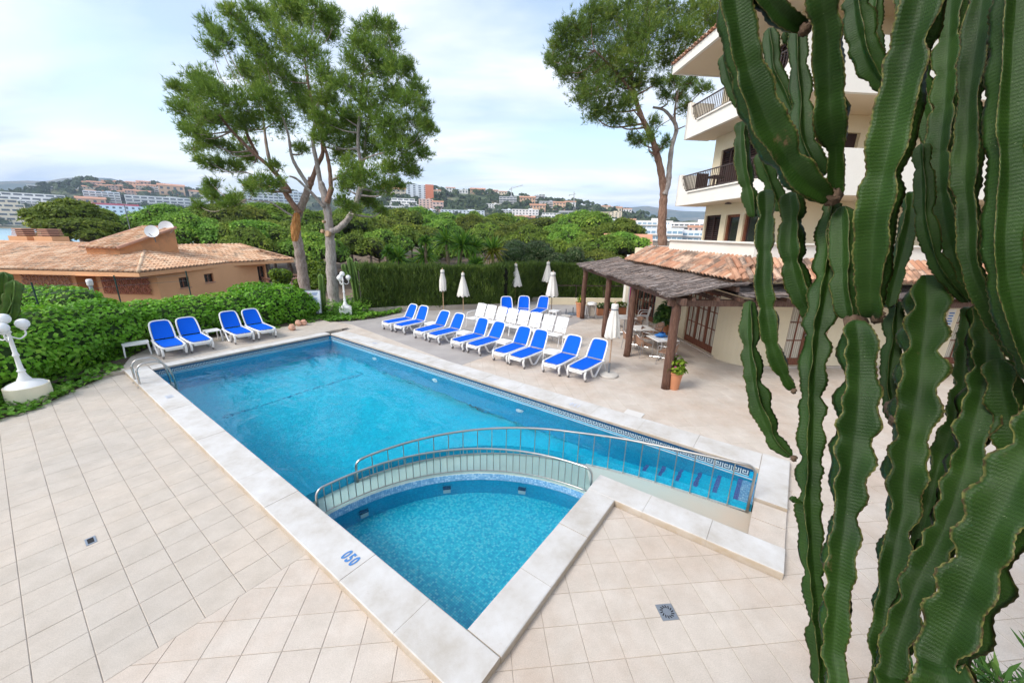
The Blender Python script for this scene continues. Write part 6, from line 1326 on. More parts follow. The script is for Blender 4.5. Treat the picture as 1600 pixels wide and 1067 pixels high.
def cactus_stem(path, radii, ribs, seed, ring=0.016, seg=0.22, thick=0.16, phase=0.0, twist=0.25, wav=0.10, pinch=0.22, mats=None, name='stem', parent=None, o0=None, cap0=True, scal=0.05):
    """ribbed column: path in world, radii per path point; wings undulate and pinch into joints"""
    rr = random.Random(seed); P_ = [Vector(p) for p in path]; pp, pr = catmull(P_, 14, list(radii)); L = [0.0]
    for i in range(1, len(pp)): L.append(L[-1]+(pp[i]-pp[i-1]).length)
    n = max(10, int(L[-1]/ring)); pts = []; rad = []; j = 0
    for i in range(n+1):
        s = L[-1]*i/n
        while j < len(L)-2 and L[j+1] < s: j += 1
        t = (s-L[j])/max(L[j+1]-L[j], 1e-9); pts.append(pp[j].lerp(pp[j+1], t)); rad.append(pr[j]*(1-t)+pr[j+1]*t)
    joints = []; s = rr.uniform(0.3, 1)*seg
    while s < L[-1]: joints.append(s); s += seg*rr.uniform(0.6, 1.4)
    ph = [[rr.uniform(0, 6.28) for _ in range(3)] for _ in range(ribs)]; wl = [rr.uniform(0.07, 0.13) for _ in range(ribs)]; wl2 = [rr.uniform(0.085, 0.14) for _ in range(ribs)]
    vs = []; uvs = []; fs = []; K = 9; prev = None
    prof = [(0.0, 0.19), (0.22, 0.26), (0.60, 0.57), (0.86, 0.88), (1.0, 1.0)]           # u towards the wing edge, radius factor
    for i, p in enumerate(pts):
        s = L[-1]*i/n; t_ = (pts[min(i+1, n)]-pts[max(i-1, 0)]).normalized()
        if prev is None: x = t_.cross(Vector((0.3, 1, 0.1))).normalized()
        else: x = (prev-t_*prev.dot(t_)).normalized()
        y = t_.cross(x); prev = x; q = 1.0
        for sj in joints: q -= pinch*math.exp(-((s-sj)/(seg*0.11))**2)
        e = min(s, L[-1]-s)/max(rad[i], 1e-3); endf = math.sqrt(max(0.0, 1-(1-min(e/0.9, 1))**2)) if (s > L[-1]/2 or cap0) else 1.0
        Rr = rad[i]*q*max(endf, 0.12); b0 = phase+twist*s
        for r_ in range(ribs):
            an0 = b0+2*math.pi*r_/ribs; w = wav*(math.sin(s/wl[r_]*6.28/2+ph[r_][0])*0.7+math.sin(s/wl[r_]*1.9+ph[r_][1])*0.4); rm = 1+0.05*math.sin(s*6.28/(seg*0.9)+ph[r_][2])+scal*(math.sin(s*6.28/wl2[r_]+ph[r_][1]+0.6*math.sin(s*9+ph[r_][0]))-0.3)
            for k in range(K):
                u = k/(K-1)*2-1; uu = 1-abs(u); lo = 0
                while lo < 3 and prof[lo+1][0] < uu: lo += 1
                f = (uu-prof[lo][0])/(prof[lo+1][0]-prof[lo][0]); f = min(max(f, 0), 1); rf_ = prof[lo][1]+(prof[lo+1][1]-prof[lo][1])*f
                half = math.pi/ribs; tipness = uu; ang_v = u*half                               # at the valley the wing is as wide as its sector; at the edge it is thin
                tang = (1-tipness)**1.35*math.sin(half)*0.208*(1 if u > 0 else -1) + (thick*0.16*(1-tipness)**0.3*(1 if u > 0 else -1) if tipness < 1 else 0)
                rl = Rr*rf_*(rm if tipness > 0.5 else 1); tg = Rr*(tang + w*tipness**2); sp_ = 0.0022*math.sin(s*6.28/0.021+r_+1.5*math.sin(s*41)) if tipness >= 0.99 else 0
                d = x*math.cos(an0)+y*math.sin(an0); tt = x*-math.sin(an0)+y*math.cos(an0); v = p+d*(rl+sp_)+tt*tg
                vs.append(v-o0 if o0 is not None else v); uvs.append((uu, s))
    M = ribs*K
    for i in range(n):
        for k in range(M): fs.append((i*M+k, i*M+(k+1) % M, (i+1)*M+(k+1) % M, (i+1)*M+k))
    b = MB(); b.add(vs, fs); b.add([], [tuple(range(M-1, -1, -1)), ]) if False else None
    b.f.append(tuple(range(M-1, -1, -1))); b.m.append(0); b.f.append(tuple(n*M+k for k in range(M))); b.m.append(0)
    me = bpy.data.meshes.new(name); me.from_pydata([tuple(v) for v in b.v], [], b.f); me.materials.append(mats); me.polygons.foreach_set('use_smooth', [True]*len(me.polygons))
    ul = me.uv_layers.new(name='UVMap'); li = np.empty(len(me.loops), dtype=np.int32); me.loops.foreach_get('vertex_index', li); ua = np.array(uvs, dtype=np.float32)[li]; ul.data.foreach_set('uv', ua.ravel()); me.update()
    return put(name, me, parent)
M_CACL = cactus_mat('cactus_light', (0.09, 0.17, 0.035), (0.14, 0.24, 0.06), (0.20, 0.25, 0.08))
def col_cactus(stems, Y, label, seed, rad, name='column_cactus'):
    b = at_y(stems[0][0][0], stems[0][0][1], Y); root = empty(name, (b.x, b.y, 0), 0, label, 'cactus'); o0 = Vector((b.x, b.y, 0))
    for i, s_ in enumerate(stems):
        pts = [at_y(x, y, Y) for x, y in s_]
        if i == 0: pts[0].z = min(pts[0].z, 0.05)
        cactus_stem(pts, [rad]*len(pts), 5, seed+i, 0.06, 0.9, 0.4, wav=0.03, pinch=0.08, mats=M_CACL, parent=root, o0=o0)
    return root
col_cactus([((562, 492), (558, 470), (552, 435), (546, 402)), ((560, 480), (564, 455), (560, 425), (555, 408)), ((553, 440), (540, 425), (537, 412))], 20.2, 'slim light green column cactus with arms right of the white lamp', 51, 0.17)
col_cactus([((505, 492), (504, 470), (502, 440), (501, 428))], 18.6, 'slim green column cactus behind the rules board', 55, 0.16)
col_cactus([((8, 560), (6, 500), (6, 460), (6, 425)), ((10, 490), (20, 465), (22, 438)), ((2, 480), (-10, 455), (-10, 430)), ((10, 500), (18, 480), (14, 455))], 9.5, 'light green column cactus cut by the left picture edge', 57, 0.16)
# fence posts and a dark hedge beyond the ivy at the far left
fn = empty('garden_fence', at_y(60, 480, 15.5)*1.0, 0, 'thin dark green fence posts with wires beyond the ivy hedge', 'fence'); fo = at_y(60, 480, 15.5)
for (px, Y) in ((16, 14.6), (58, 15.6), (188, 18.5), (300, 21)): p = at_y(px, 470, Y)-fo; MB().tube([(p.x, p.y, -fo.z-0.5), (p.x, p.y, 1.72-fo.z)], 0.03, 6).build('fence_post', mat('green_post', (0.01, 0.05, 0.04), 0.6, 0.1, 5), fn)
q = [at_y(px, 470, Y)-fo for (px, Y) in ((16, 14.6), (58, 15.6), (188, 18.5), (300, 21))]
for z in (1.2, 1.5): MB().tube([(p.x, p.y, z-fo.z) for p in q], 0.006, 4).build('fence_wire', M_GREYM, fn)
lobes_thing('low_hedge', [((at_y(px, 490, 17.5).x, 17.5, 0.5), (1.2, 1.0, 0.75)) for px in (30, 60, 90, 118)], 5000, 0.12, M_IVY, M_IVYD, 'low darker green hedge beyond the fence at far left', 'hedge', 58)
pl = empty('post_lamp', at_y(148, 470, 21), 0, 'small white lamp on a grey-blue post before the orange house', 'lamp'); MB().tube([(0, 0, -1.5), (0, 0, 0.85)], 0.08, 8).build('post', mat('grey_blue', (0.38, 0.44, 0.48), 0.6, 0.1, 4), pl); MB().lathe([(0.12, 0.85), (0.14, 0.9), (0.14, 1.15), (0.10, 1.2)], n=12).build('lamp_head', M_WIRON, pl, 'auto')
# ================================================================== TERRAIN, SEA, FAR SHORE
SEA_Z = -9.0
def smooth(a, b, x): t = min(max((x-a)/(b-a), 0), 1); return t*t*(3-2*t)
def terr(x, y):
    d = math.hypot(x, y); ang = math.degrees(math.atan2(x, max(y, 1e-3)))
    near = -0.35; z = near - 2.6*smooth(13.5, 10.5, math.hypot(x+3.5, y-8.5))
    z += -1.75*smooth(12, 20, d)*smooth(5, -14, x)                       # the house stands lower
    z += 0.6*smooth(24, 60, d)*(1-smooth(-44, -38, -ang) if False else 1)*smooth(-20, 0, ang)
    z += 1.2*smooth(45, 130, d)*smooth(-42, -30, ang)
    sea = smooth(-36, -46, ang)*smooth(45, 130, d); z += -14*sea
    if d > 300: z += -18*smooth(300, 700, d)
    return z + 0.25*mnoise.noise(Vector((x*0.05, y*0.05, 0)))*smooth(18, 60, d)
def ground_mat():
    t = NT('woodland_ground'); p = t.pos(); n = t.noise(0.25, 6, 0.65, p); c = t.ramp(n, [(0.35, (0.11, 0.075, 0.05)), (0.5, (0.17, 0.12, 0.08)), (0.62, (0.20, 0.16, 0.10)), (0.75, (0.08, 0.10, 0.04))]); t.bump(t.noise(3, 5, 0.7, p), 0.6, 0.1); return t.set(Base__Color=c, Roughness=0.95)
rad = [0, 6, 9, 12, 14, 16, 18, 20, 24, 28, 34, 40, 48, 58, 70, 85, 100, 120, 150, 190, 240, 300, 400, 550, 750, 1100, 2000, 6000]; AN = 120
g = MB(); vs = [(0, 0, -3.0)]
for r_ in rad[1:]:
    for k in range(AN): a = 2*math.pi*k/AN; x, y = r_*math.sin(a), r_*math.cos(a); vs.append((x, y, (terr(x, y) if y > 0 else -0.5-2.4*smooth(14, 9, r_))))
fs = [(0, 1+(k+1) % AN, 1+k) for k in range(AN)]
for i in range(len(rad)-2):
    for k in range(AN): fs.append((1+i*AN+k, 1+i*AN+(k+1) % AN, 1+(i+1)*AN+(k+1) % AN, 1+(i+1)*AN+k))
tag(g.add(vs, fs).build('terrain', ground_mat(), None, True), 'brown woodland ground sloping to the bay', None, None, 'structure')
t = NT('sea_water'); p = t.pos(); n = t.noise(0.12, 5, 0.6, p); t.bump(n, 0.25, 0.4); t.b.inputs['Specular IOR Level'].default_value = 0.5
SEA = MB().add([(-9000, 20, SEA_Z), (9000, 20, SEA_Z), (9000, 12000, SEA_Z), (-9000, 12000, SEA_Z)], [(0, 1, 2, 3)]).build('sea', t.set(Base__Color=(0.28, 0.50, 0.62), Roughness=0.25), None); tag(SEA, 'pale blue bay', None, None, 'structure')
# hills: ridge profiles taken along the skyline, at their own distances
def hor(px): return 347.0 + (px/800.0)*18
def ang_of(px): d = ray(px, hor(px)); return math.atan2(d.x, d.y)
class Hill:
    def __init__(s, name, prof, d0, d1, d2, m_, label, base=SEA_Z-1, rough=6.0, n=90):
        s.prof, s.d0, s.d1, s.base, s.rough = prof, d0, d1, base, rough; s.p0, s.p1 = prof[0][0], prof[-1][0]
        vs = []; fs = []; rows = [0, .12, .25, .38, .5, .62, .74, .85, .94, 1.0]
        for i in range(n+1):
            px = s.p0+(s.p1-s.p0)*i/n; a = ang_of(px)
            for r_ in rows: d = d0+(d1-d0)*r_; vs.append((d*math.sin(a), d*math.cos(a), s.z(px, d)))
            vs.append((d2*math.sin(a), d2*math.cos(a), base))
        m = len(rows)+1
        for i in range(n):
            for k in range(m-1): fs.append((i*m+k, i*m+k+1, (i+1)*m+k+1, (i+1)*m+k))
        s.o = tag(MB().add(vs, fs).build(name, m_, None, True), label, None, None, 'structure')
    def top(s, px):
        pr = s.prof
        for i in range(len(pr)-1):
            if px <= pr[i+1][0]:
                t = (px-pr[i][0])/(pr[i+1][0]-pr[i][0]); y = pr[i][1]+(pr[i+1][1]-pr[i][1])*min(max(t, 0), 1); break
        else: y = pr[-1][1]
        d = ray(px, y); return H+d.z/math.hypot(d.x, d.y)*s.d1
    def z(s, px, d):
        t = min(max((d-s.d0)/(s.d1-s.d0), 0), 1); f = t**0.9; zt = s.top(px); a = ang_of(px)
        return s.base+(zt-s.base)*f + s.rough*mnoise.noise(Vector((d*math.sin(a)/90, d*math.cos(a)/90, 3)))*math.sin(math.pi*t)
    def hit(s, px, py):
        d_ = ray(px, py); m = d_.z/math.hypot(d_.x, d_.y); best = s.d0
        for k in range(200):
            d = s.d0+(s.d1-s.d0)*k/199
            if s.z(px, d) >= H+m*d: best = d; break
        else: best = s.d1
        a = math.atan2(d_.x, d_.y); return Vector((best*math.sin(a), best*math.cos(a), H+m*best)), best
def hill_mat(name, c1, c2, c3, sc):
    t = NT(name); p = t.pos(); n = t.noise(sc, 8, 0.72, p); c = t.ramp(n, [(0.36, c1), (0.5, c2), (0.66, c3)]); return t.set(Base__Color=c, Roughness=0.95)
MH1 = hill_mat('scrub_hill', (0.045, 0.075, 0.03), (0.085, 0.115, 0.05), (0.30, 0.24, 0.17), 0.02); MH2 = hill_mat('haze_blue_mountain', (0.055, 0.095, 0.11), (0.085, 0.125, 0.135), (0.19, 0.18, 0.17), 0.006)  # mountain colours carry some of the blue of distant haze
LH = Hill('hill', [(-160, 330), (0, 322), (40, 304), (90, 296), (130, 287), (160, 285), (200, 287), (240, 290), (290, 294), (330, 304), (370, 310), (400, 302), (440, 298), (480, 302), (540, 318), (600, 330), (650, 345)], 1250, 1560, 1700, MH1, 'built-up hill across the bay on the left', SEA_Z-1, 5)
RH = Hill('hill', [(540, 322), (590, 298), (640, 292), (690, 298), (720, 299), (760, 301), (800, 306), (850, 308), (895, 315), (930, 322), (970, 330), (1010, 338), (1060, 350), (1130, 366)], 640, 960, 1100, MH1, 'built-up scrub hill behind the pine wood', -10, 7)
Hill('mountain', [(-260, 300), (-100, 292), (0, 286), (30, 285), (60, 284), (90, 285), (120, 280), (150, 279), (190, 280), (215, 287), (240, 284), (270, 292), (300, 294), (330, 299), (360, 306), (420, 320), (520, 345)], 2300, 2900, 3400, MH2, 'far blue mountain ridge on the left', -10, 25)
Hill('mountain', [(880, 350), (940, 330), (962, 324), (985, 324), (1005, 322), (1030, 326), (1060, 330), (1100, 331), (1150, 336), (1250, 345), (1400, 360), (1600, 372)], 2100, 2800, 3300, MH2, 'far blue mountain ridge on the right', -10, 22)
Hill('hill', [(960, 362), (1000, 352), (1040, 348), (1080, 344), (1120, 350), (1250, 362), (1500, 380)], 1100, 1500, 1800, MH1, 'low wooded ridge behind the white town', -10, 5)
# ------------------------------------------------------------------ scrub trees on the hills
M_SCRUB = leaf_mat('hill_scrub', (0.03, 0.055, 0.022), (0.06, 0.095, 0.035), (0.11, 0.14, 0.055), 0.1, 0.7, 0, 0.03)
def scrub(hill, n, seed, pr, rs, label, yr=(0.05, 1.0), avoid=()):
    rg = np.random.default_rng(seed); rr = random.Random(seed); parts = []
    for _ in range(n):
        px = rr.uniform(*pr); d = hill.d0+(hill.d1-hill.d0)*rr.uniform(*yr); a = ang_of(px); z = hill.z(px, d); r = rr.uniform(*rs); c = np.array([d*math.sin(a), d*math.cos(a), z+r*0.5]); k = 26
        S = sph(k, rg); S[:, 2] = np.abs(S[:, 2])*0.9-0.15; V, F = leaves(c+S*r*np.array([1, 1, .8]), S, r*0.85, rg, 1.1, 0.1, 0.4); parts.append((V, F))
    V, F = merge(parts); return tag(put('hill_scrub', np_mesh('hill_scrub', V, F, M_SCRUB)), label, None, None, 'stuff')
scrub(LH, 420, 71, (-40, 600), (7, 14), 'dark trees covering the hill across the bay'); scrub(RH, 900, 72, (545, 1100), (4, 9), 'dark scrub and trees covering the hill behind the wood')
# ------------------------------------------------------------------ far buildings
M_BW = mat('far_white', (0.80, 0.78, 0.75), 0.8, 0.05, 0.1); M_BWB = mat('far_bluewhite', (0.72, 0.76, 0.80), 0.8, 0.05, 0.1); M_BC = mat('far_cream', (0.74, 0.62, 0.46), 0.8, 0.06, 0.1); M_BP = mat('far_peach', (0.72, 0.46, 0.29), 0.8, 0.08, 0.1); M_BO = mat('far_orange', (0.70, 0.22, 0.11), 0.8, 0.06, 0.1); M_BG = mat('far_grey', (0.45, 0.45, 0.46), 0.8, 0.1, 0.1); M_BK = mat('far_pink', (0.68, 0.48, 0.40), 0.8, 0.08, 0.1)
M_WIN = mat('far_window', (0.07, 0.085, 0.10), 0.3, 0.3, 0.5); M_WINB = mat('far_window_blue', (0.20, 0.32, 0.42), 0.2, 0.2, 0.5); M_ROOFT = mat('far_roof', (0.55, 0.27, 0.16), 0.85, 0.15, 0.3); M_REDS = mat('far_red', (0.65, 0.10, 0.12), 0.7, 0.1, 0.3)
def building(rect, dist, wall, floors, bays, style, label, roof=None, hill=None, win=M_WIN, depth=None, extra=None):
    """rect in photograph pixels gives the facade's place and size at its distance"""
    x0, y0, x1, y1 = rect; cx = (x0+x1)/2
    if hill is not None: base, dist = hill.hit(cx, y1); dist = max(dist, 50)
    d_ = ray(cx, y1); k = dist/math.hypot(d_.x, d_.y); base = EYE+d_*k; top = EYE+ray(cx, y0)*k; dep = k; W = (x1-x0)/FPX*dep; Ht = top.z-base.z; D = depth or max(W*0.45, Ht*0.6)
    yaw = -math.atan2(d_.x, d_.y); root = empty('building', base, yaw, label, 'building', 'far buildings'); foot = max(6.0, Ht*0.8)
    ws = MB(); wi = MB(); bs = MB(); fh = Ht/floors
    def tier(x_0, x_1, z0, z1, yb, nf, nb):
        ws.box(((x_0+x_1)/2, yb+D/2, (z0+z1)/2), (x_1-x_0, D, z1-z0)); f_ = (z1-z0)/nf; bw = (x_1-x_0)/nb
        for i in range(nf):
            for j in range(nb):
                if style == 'bands': wi.box((x_0+(j+.5)*bw, yb, z0+(i+.45)*f_), (bw*0.78, 0.5, f_*0.42))
                else: wi.box((x_0+(j+.5)*bw, yb, z0+(i+.52)*f_), (bw*(0.78 if style == 'tiers' else 0.42), 0.4, f_*0.46))
            if style in ('bands', 'balcony'): bs.box(((x_0+x_1)/2, yb-0.5, z0+i*f_+f_*0.10), (x_1-x_0, 1.6, f_*0.26))
    if style == 'tiers':
        for i in range(floors):
            sh = W*0.05*i; tier(-W/2+sh*0.7, W/2-sh*1.3, i*fh, (i+1)*fh, i*fh*0.7, 1, max(2, bays-i)); bs.box((-sh*0.3, i*fh*0.7-0.6, i*fh+fh*0.16), (W-sh*2, 1.8, fh*0.32))
    else: tier(-W/2, W/2, 0, Ht, 0, floors, bays)
    ws.box((0, D*0.55, -foot/2+0.01), (W, D*0.9, foot)); ws.build('wall', wall, root)
    tag(wi.build('windows', win, root), kind='stuff')
    if bs.f: tag(bs.build('balcony_slabs', wall if style != 'bands' else M_BW, root), kind='stuff')
    if roof == 'gable':
        r_ = MB(); e = W*0.04; r_.add([(-W/2-e, -e, Ht), (W/2+e, -e, Ht), (W/2+e, D+e, Ht), (-W/2-e, D+e, Ht), (-W/2-e, D/2, Ht+D*0.22), (W/2+e, D/2, Ht+D*0.22)], [(0, 1, 5, 4), (2, 3, 4, 5), (1, 2, 5), (3, 0, 4)]); r_.build('roof', M_ROOFT, root)
    elif style != 'tiers':
        r_ = MB(); r_.box((0, D/2, Ht+0.3), (W*1.01, D*1.01, 0.6)); r_.box((W*0.2, D*0.5, Ht+1.4), (W*0.16, D*0.4, 2.2)); r_.build('roof', wall, root)
    if extra == 'red': MB().box((W*0.08, 0.5, Ht+fh*0.3), (W*0.6, 1, fh*0.55)).build('red_parapet', M_REDS, root)
    if extra == 'orange_end': MB().box((W*0.36, D*0.4, Ht*0.52), (W*0.3, D, Ht*1.06)).build('orange_tower', M_BO, root)
    return root
BL_ = [((-30, 311, 60, 353), M_BC, 6, 9, 'tiers', 'stepped cream apartment block at the left shore'), ((20, 303, 112, 327), M_BW, 4, 9, 'tiers', 'white stepped apartments above the shore block'), ((52, 290, 83, 303), M_BW, 2, 3, 'tiers', 'small white villa on the left hilltop'), ((143, 300, 183, 319), M_BWB, 5, 6, 'bands', 'white five-storey block above the long hotel'), ((130, 311, 162, 327), M_BP, 2, 4, 'plain', 'peach low house left of the white block', 'gable'),
   ((138, 322, 224, 357), M_BWB, 6, 12, 'plain', 'long white hotel with red rooftop across the bay', None, 'red'), ((214, 308, 290, 328), M_BW, 4, 9, 'bands', 'long white slab block with banded balconies'),
   ((255, 291, 286, 306), M_BP, 2, 4, 'plain', 'peach houses above the long slab block', 'gable'), ((286, 312, 332, 324), M_BW, 2, 6, 'bands', 'low white row right of the long slab block'), ((386, 302, 434, 328), M_BW, 6, 7, 'bands', 'tall white block seen left of the pine trunks'), ((385, 292, 420, 302), M_BC, 2, 5, 'plain', 'cream villa above the tall white block', 'gable'), ((440, 300, 474, 326), M_BWB, 6, 5, 'bands', 'white block seen between the pine limbs'), ((90, 318, 130, 334), M_BW, 3, 5, 'tiers', 'white stepped flats behind the green pine'), ((240, 330, 300, 356), M_BWB, 5, 8, 'plain', 'white shore hotel behind the dishes'), ((300, 300, 322, 310), M_BC, 2, 3, 'plain', 'cream cottage on the right shoulder of the left hill', 'gable')]
_k = 0
for row, (y0, y1, xs_) in enumerate(((285, 293, (136, 152, 171, 190, 209, 226)), (291, 299, (143, 161, 181, 200, 218, 236)), (299, 308, (150, 168, 187, 206, 225)))):
    for i, x in enumerate(xs_):
        w = random.uniform(7, 10); dy = random.uniform(-1.5, 1.5); building((x-w, y0+dy, x+w, y1+dy), 0, (M_BP, M_BC, M_BP, M_BK)[(i*3+row) % 4], 2, 4, 'plain', 'small %s house in the %s row on the left hill crest, %s from the left' % (('peach', 'cream', 'peach', 'pink')[(i*3+row) % 4], ('top', 'middle', 'bottom')[row], names[i]), 'gable', LH)
for e in BL_: building(e[0], 0, e[1], e[2], e[3], e[4], e[5], e[6] if len(e) > 6 else None, LH, extra=e[7] if len(e) > 7 else None)
BR_ = [((598, 296, 634, 311), M_BC, 3, 5, 'plain', 'cream block left of the orange tower', 'gable'), ((636, 290, 677, 313), M_BWB, 8, 5, 'plain', 'tall block with orange end wall on the hill', None, 'orange_end'), ((610, 310, 654, 323), M_BW, 3, 6, 'tiers', 'white terraces below the orange tower'), ((600, 323, 645, 333), M_BW, 2, 7, 'bands', 'low white row at the wood edge, left'), ((655, 312, 677, 326), M_BK, 4, 4, 'plain', 'pinkish flats below the orange tower'), ((676, 316, 693, 331), M_BK, 3, 3, 'plain', 'pink house right of the flats', 'gable'), ((657, 328, 681, 338), M_BWB, 3, 4, 'plain', 'small white block at the wood edge'), ((689, 329, 757, 339), M_BWB, 3, 12, 'plain', 'long white low hotel at the wood edge'),
   ((676, 298, 689, 304), M_BC, 1, 3, 'plain', 'yellow villa on the right hill crest', 'gable'), ((697, 294, 711, 302), M_BW, 2, 3, 'plain', 'white villa on the right hill crest', 'gable'), ((718, 297, 731, 303), M_BW, 1, 3, 'plain', 'long white bungalow on the crest', None), ((735, 296, 758, 303), M_BP, 2, 5, 'plain', 'peach villa on the right hill crest', 'gable'), ((765, 298, 778, 304), M_BK, 1, 3, 'plain', 'pink bungalow on the crest', 'gable'), ((779, 300, 792, 308), M_BC, 2, 3, 'plain', 'cream villa left of the crane', 'gable'), ((780, 308, 807, 322), M_BG, 4, 5, 'bands', 'unfinished grey concrete block below the crane'), ((812, 309, 836, 319), M_BP, 2, 5, 'plain', 'salmon row of houses right of the crane', 'gable'), ((835, 306, 851, 315), M_BG, 2, 3, 'bands', 'grey modern villa on the crest'), ((842, 315, 868, 325), M_BG, 3, 5, 'bands', 'grey banded flats below the modern villa'), ((882, 316, 899, 326), M_BW, 2, 3, 'plain', 'white villa beside the second crane', 'gable'), ((864, 317, 883, 329), M_BP, 3, 4, 'plain', 'peach houses left of the second crane', 'gable'), ((828, 321, 852, 332), M_BP, 2, 5, 'plain', 'orange houses in the middle of the slope', 'gable'),
   ((800, 328, 841, 344), M_BW, 4, 8, 'plain', 'white apartment block above the wood', None), ((842, 333, 883, 348), M_BW, 4, 8, 'tiers', 'white stepped town houses above the wood'), ((873, 330, 923, 337), M_BG, 1, 10, 'bands', 'long low grey terrace on the slope'), ((937, 332, 970, 347), M_BC, 5, 6, 'plain', 'beige square apartment block'), ((937, 323, 953, 329), M_BC, 1, 3, 'plain', 'cream bungalow above the beige block', 'gable'), ((951, 325, 971, 332), M_BC, 1, 4, 'plain', 'pale villa above the beige block', 'gable'), ((973, 327, 986, 337), M_BW, 2, 3, 'plain', 'white villa right of the beige block', 'gable'), ((805, 340, 835, 349), M_BK, 1, 6, 'plain', 'long brick-red roofed row at the wood edge', 'gable')]
for e in BR_: building(e[0], 0, e[1], e[2], e[3], e[4], e[5], e[6] if len(e) > 6 else None, RH, extra=e[7] if len(e) > 7 else None)
BT_ = [((928, 343, 962, 357), 420, M_BWB, 3, 5, 'bands', 'white flat-roofed block left of the white town'), ((965, 346, 1046, 364), 330, M_BW, 3, 11, 'bands', 'long white hotel with bluish windows'), ((968, 344, 992, 351), 520, M_BP, 1, 4, 'plain', 'orange roofed house behind the white hotel'), ((985, 358, 1062, 376), 210, M_BWB, 2, 10, 'bands', 'white glazed pavilion with blue glass balconies'), ((1046, 349, 1112, 366), 300, M_BW, 3, 9, 'bands', 'white slab block beside the hotel corner'), ((1058, 362, 1125, 378), 220, M_BWB, 2, 8, 'bands', 'low white block with dark blue windows'), ((1075, 355, 1100, 363), 260, M_BK, 1, 3, 'plain', 'house with pinkish tile roof by the hotel corner', ), ((1000, 350, 1030, 356), 480, M_BW, 1, 4, 'plain', 'white rooftop behind the long hotel'),
       ((938, 401, 1012, 425), 48, M_BK, 1, 6, 'plain', 'low pinkish building with tiled roof behind the pergola'), ((880, 399, 930, 415), 75, M_BW, 1, 6, 'plain', 'low white building seen through the shrubs')]
WX_ = [(62, 329, 34, 14), (100, 338, 30, 12), (330, 316, 26, 10), (352, 322, 30, 9), (318, 330, 34, 9), (270, 316, 22, 8), (245, 300, 14, 7), (118, 300, 16, 7)]
for i, (x, y, w, h) in enumerate(sorted(WX_)): building((x-w/2, y-h, x+w/2, y), 0, (M_BW, M_BWB)[i % 2], max(2, int(h/3.4)), max(3, int(w/5)), ('bands', 'tiers', 'plain')[i % 3], 'small white block on the hill across the bay, %s of eight from the left' % names[i], None, LH)
WY_ = [(590, 316, 18, 7), (630, 333, 26, 7), (668, 334, 22, 6), (770, 326, 20, 7), (790, 337, 26, 9), (862, 341, 24, 8), (905, 327, 18, 7), (915, 341, 26, 8)]
for i, (x, y, w, h) in enumerate(sorted(WY_)): building((x-w/2, y-h, x+w/2, y), 0, (M_BWB, M_BW)[i % 2], max(2, int(h/3)), max(3, int(w/4)), ('plain', 'bands', 'tiers')[i % 3], 'small white block on the hill behind the wood, %s of eight from the left' % names[i], None, RH)
for r_, d_, w, f, b_, s, l in BT_: building(r_, d_, w, f, b_, s, l, 'gable' if 'pinkish' in l or 'orange' in l else None, win=M_WINB if 'blu' in l else M_WIN, depth=12 if d_ < 100 else None)
# cranes
for (bx, by, ty, jx0, jy0, jx1, jy1, dist, s) in ((799, 311, 293, 796, 296, 817, 289.5, 880, 'grey tower crane with long jib on the hill crest'), (897, 323, 300, 889, 305, 900, 303.5, 850, 'grey tower crane seen almost end-on, right of the first')):
    p = at_y(bx, by, dist); c = empty('tower_crane', p, 0, s, 'crane', 'tower cranes on the hill'); t_ = at_y(bx, ty, dist)-p; a, b = at_y(jx0, jy0, dist)-p, at_y(jx1, jy1, dist)-p; m = a.lerp(b, 0.2)
    MB().bar((0, 0, -6), (t_.x, 0, t_.z), 1.5).build('mast', M_BG, c); MB().bar(a, b, 1.1).build('jib', M_BG, c); MB().bar(a-Vector((0, 0, 1.5)), a+Vector((2, 0, 0.5)), 2.0).build('counterweight', M_BG, c); MB().tube([(t_.x, 0, t_.z+1), tuple(a.lerp(b, 0.8))], 0.25, 4).build('tie', M_BG, c)
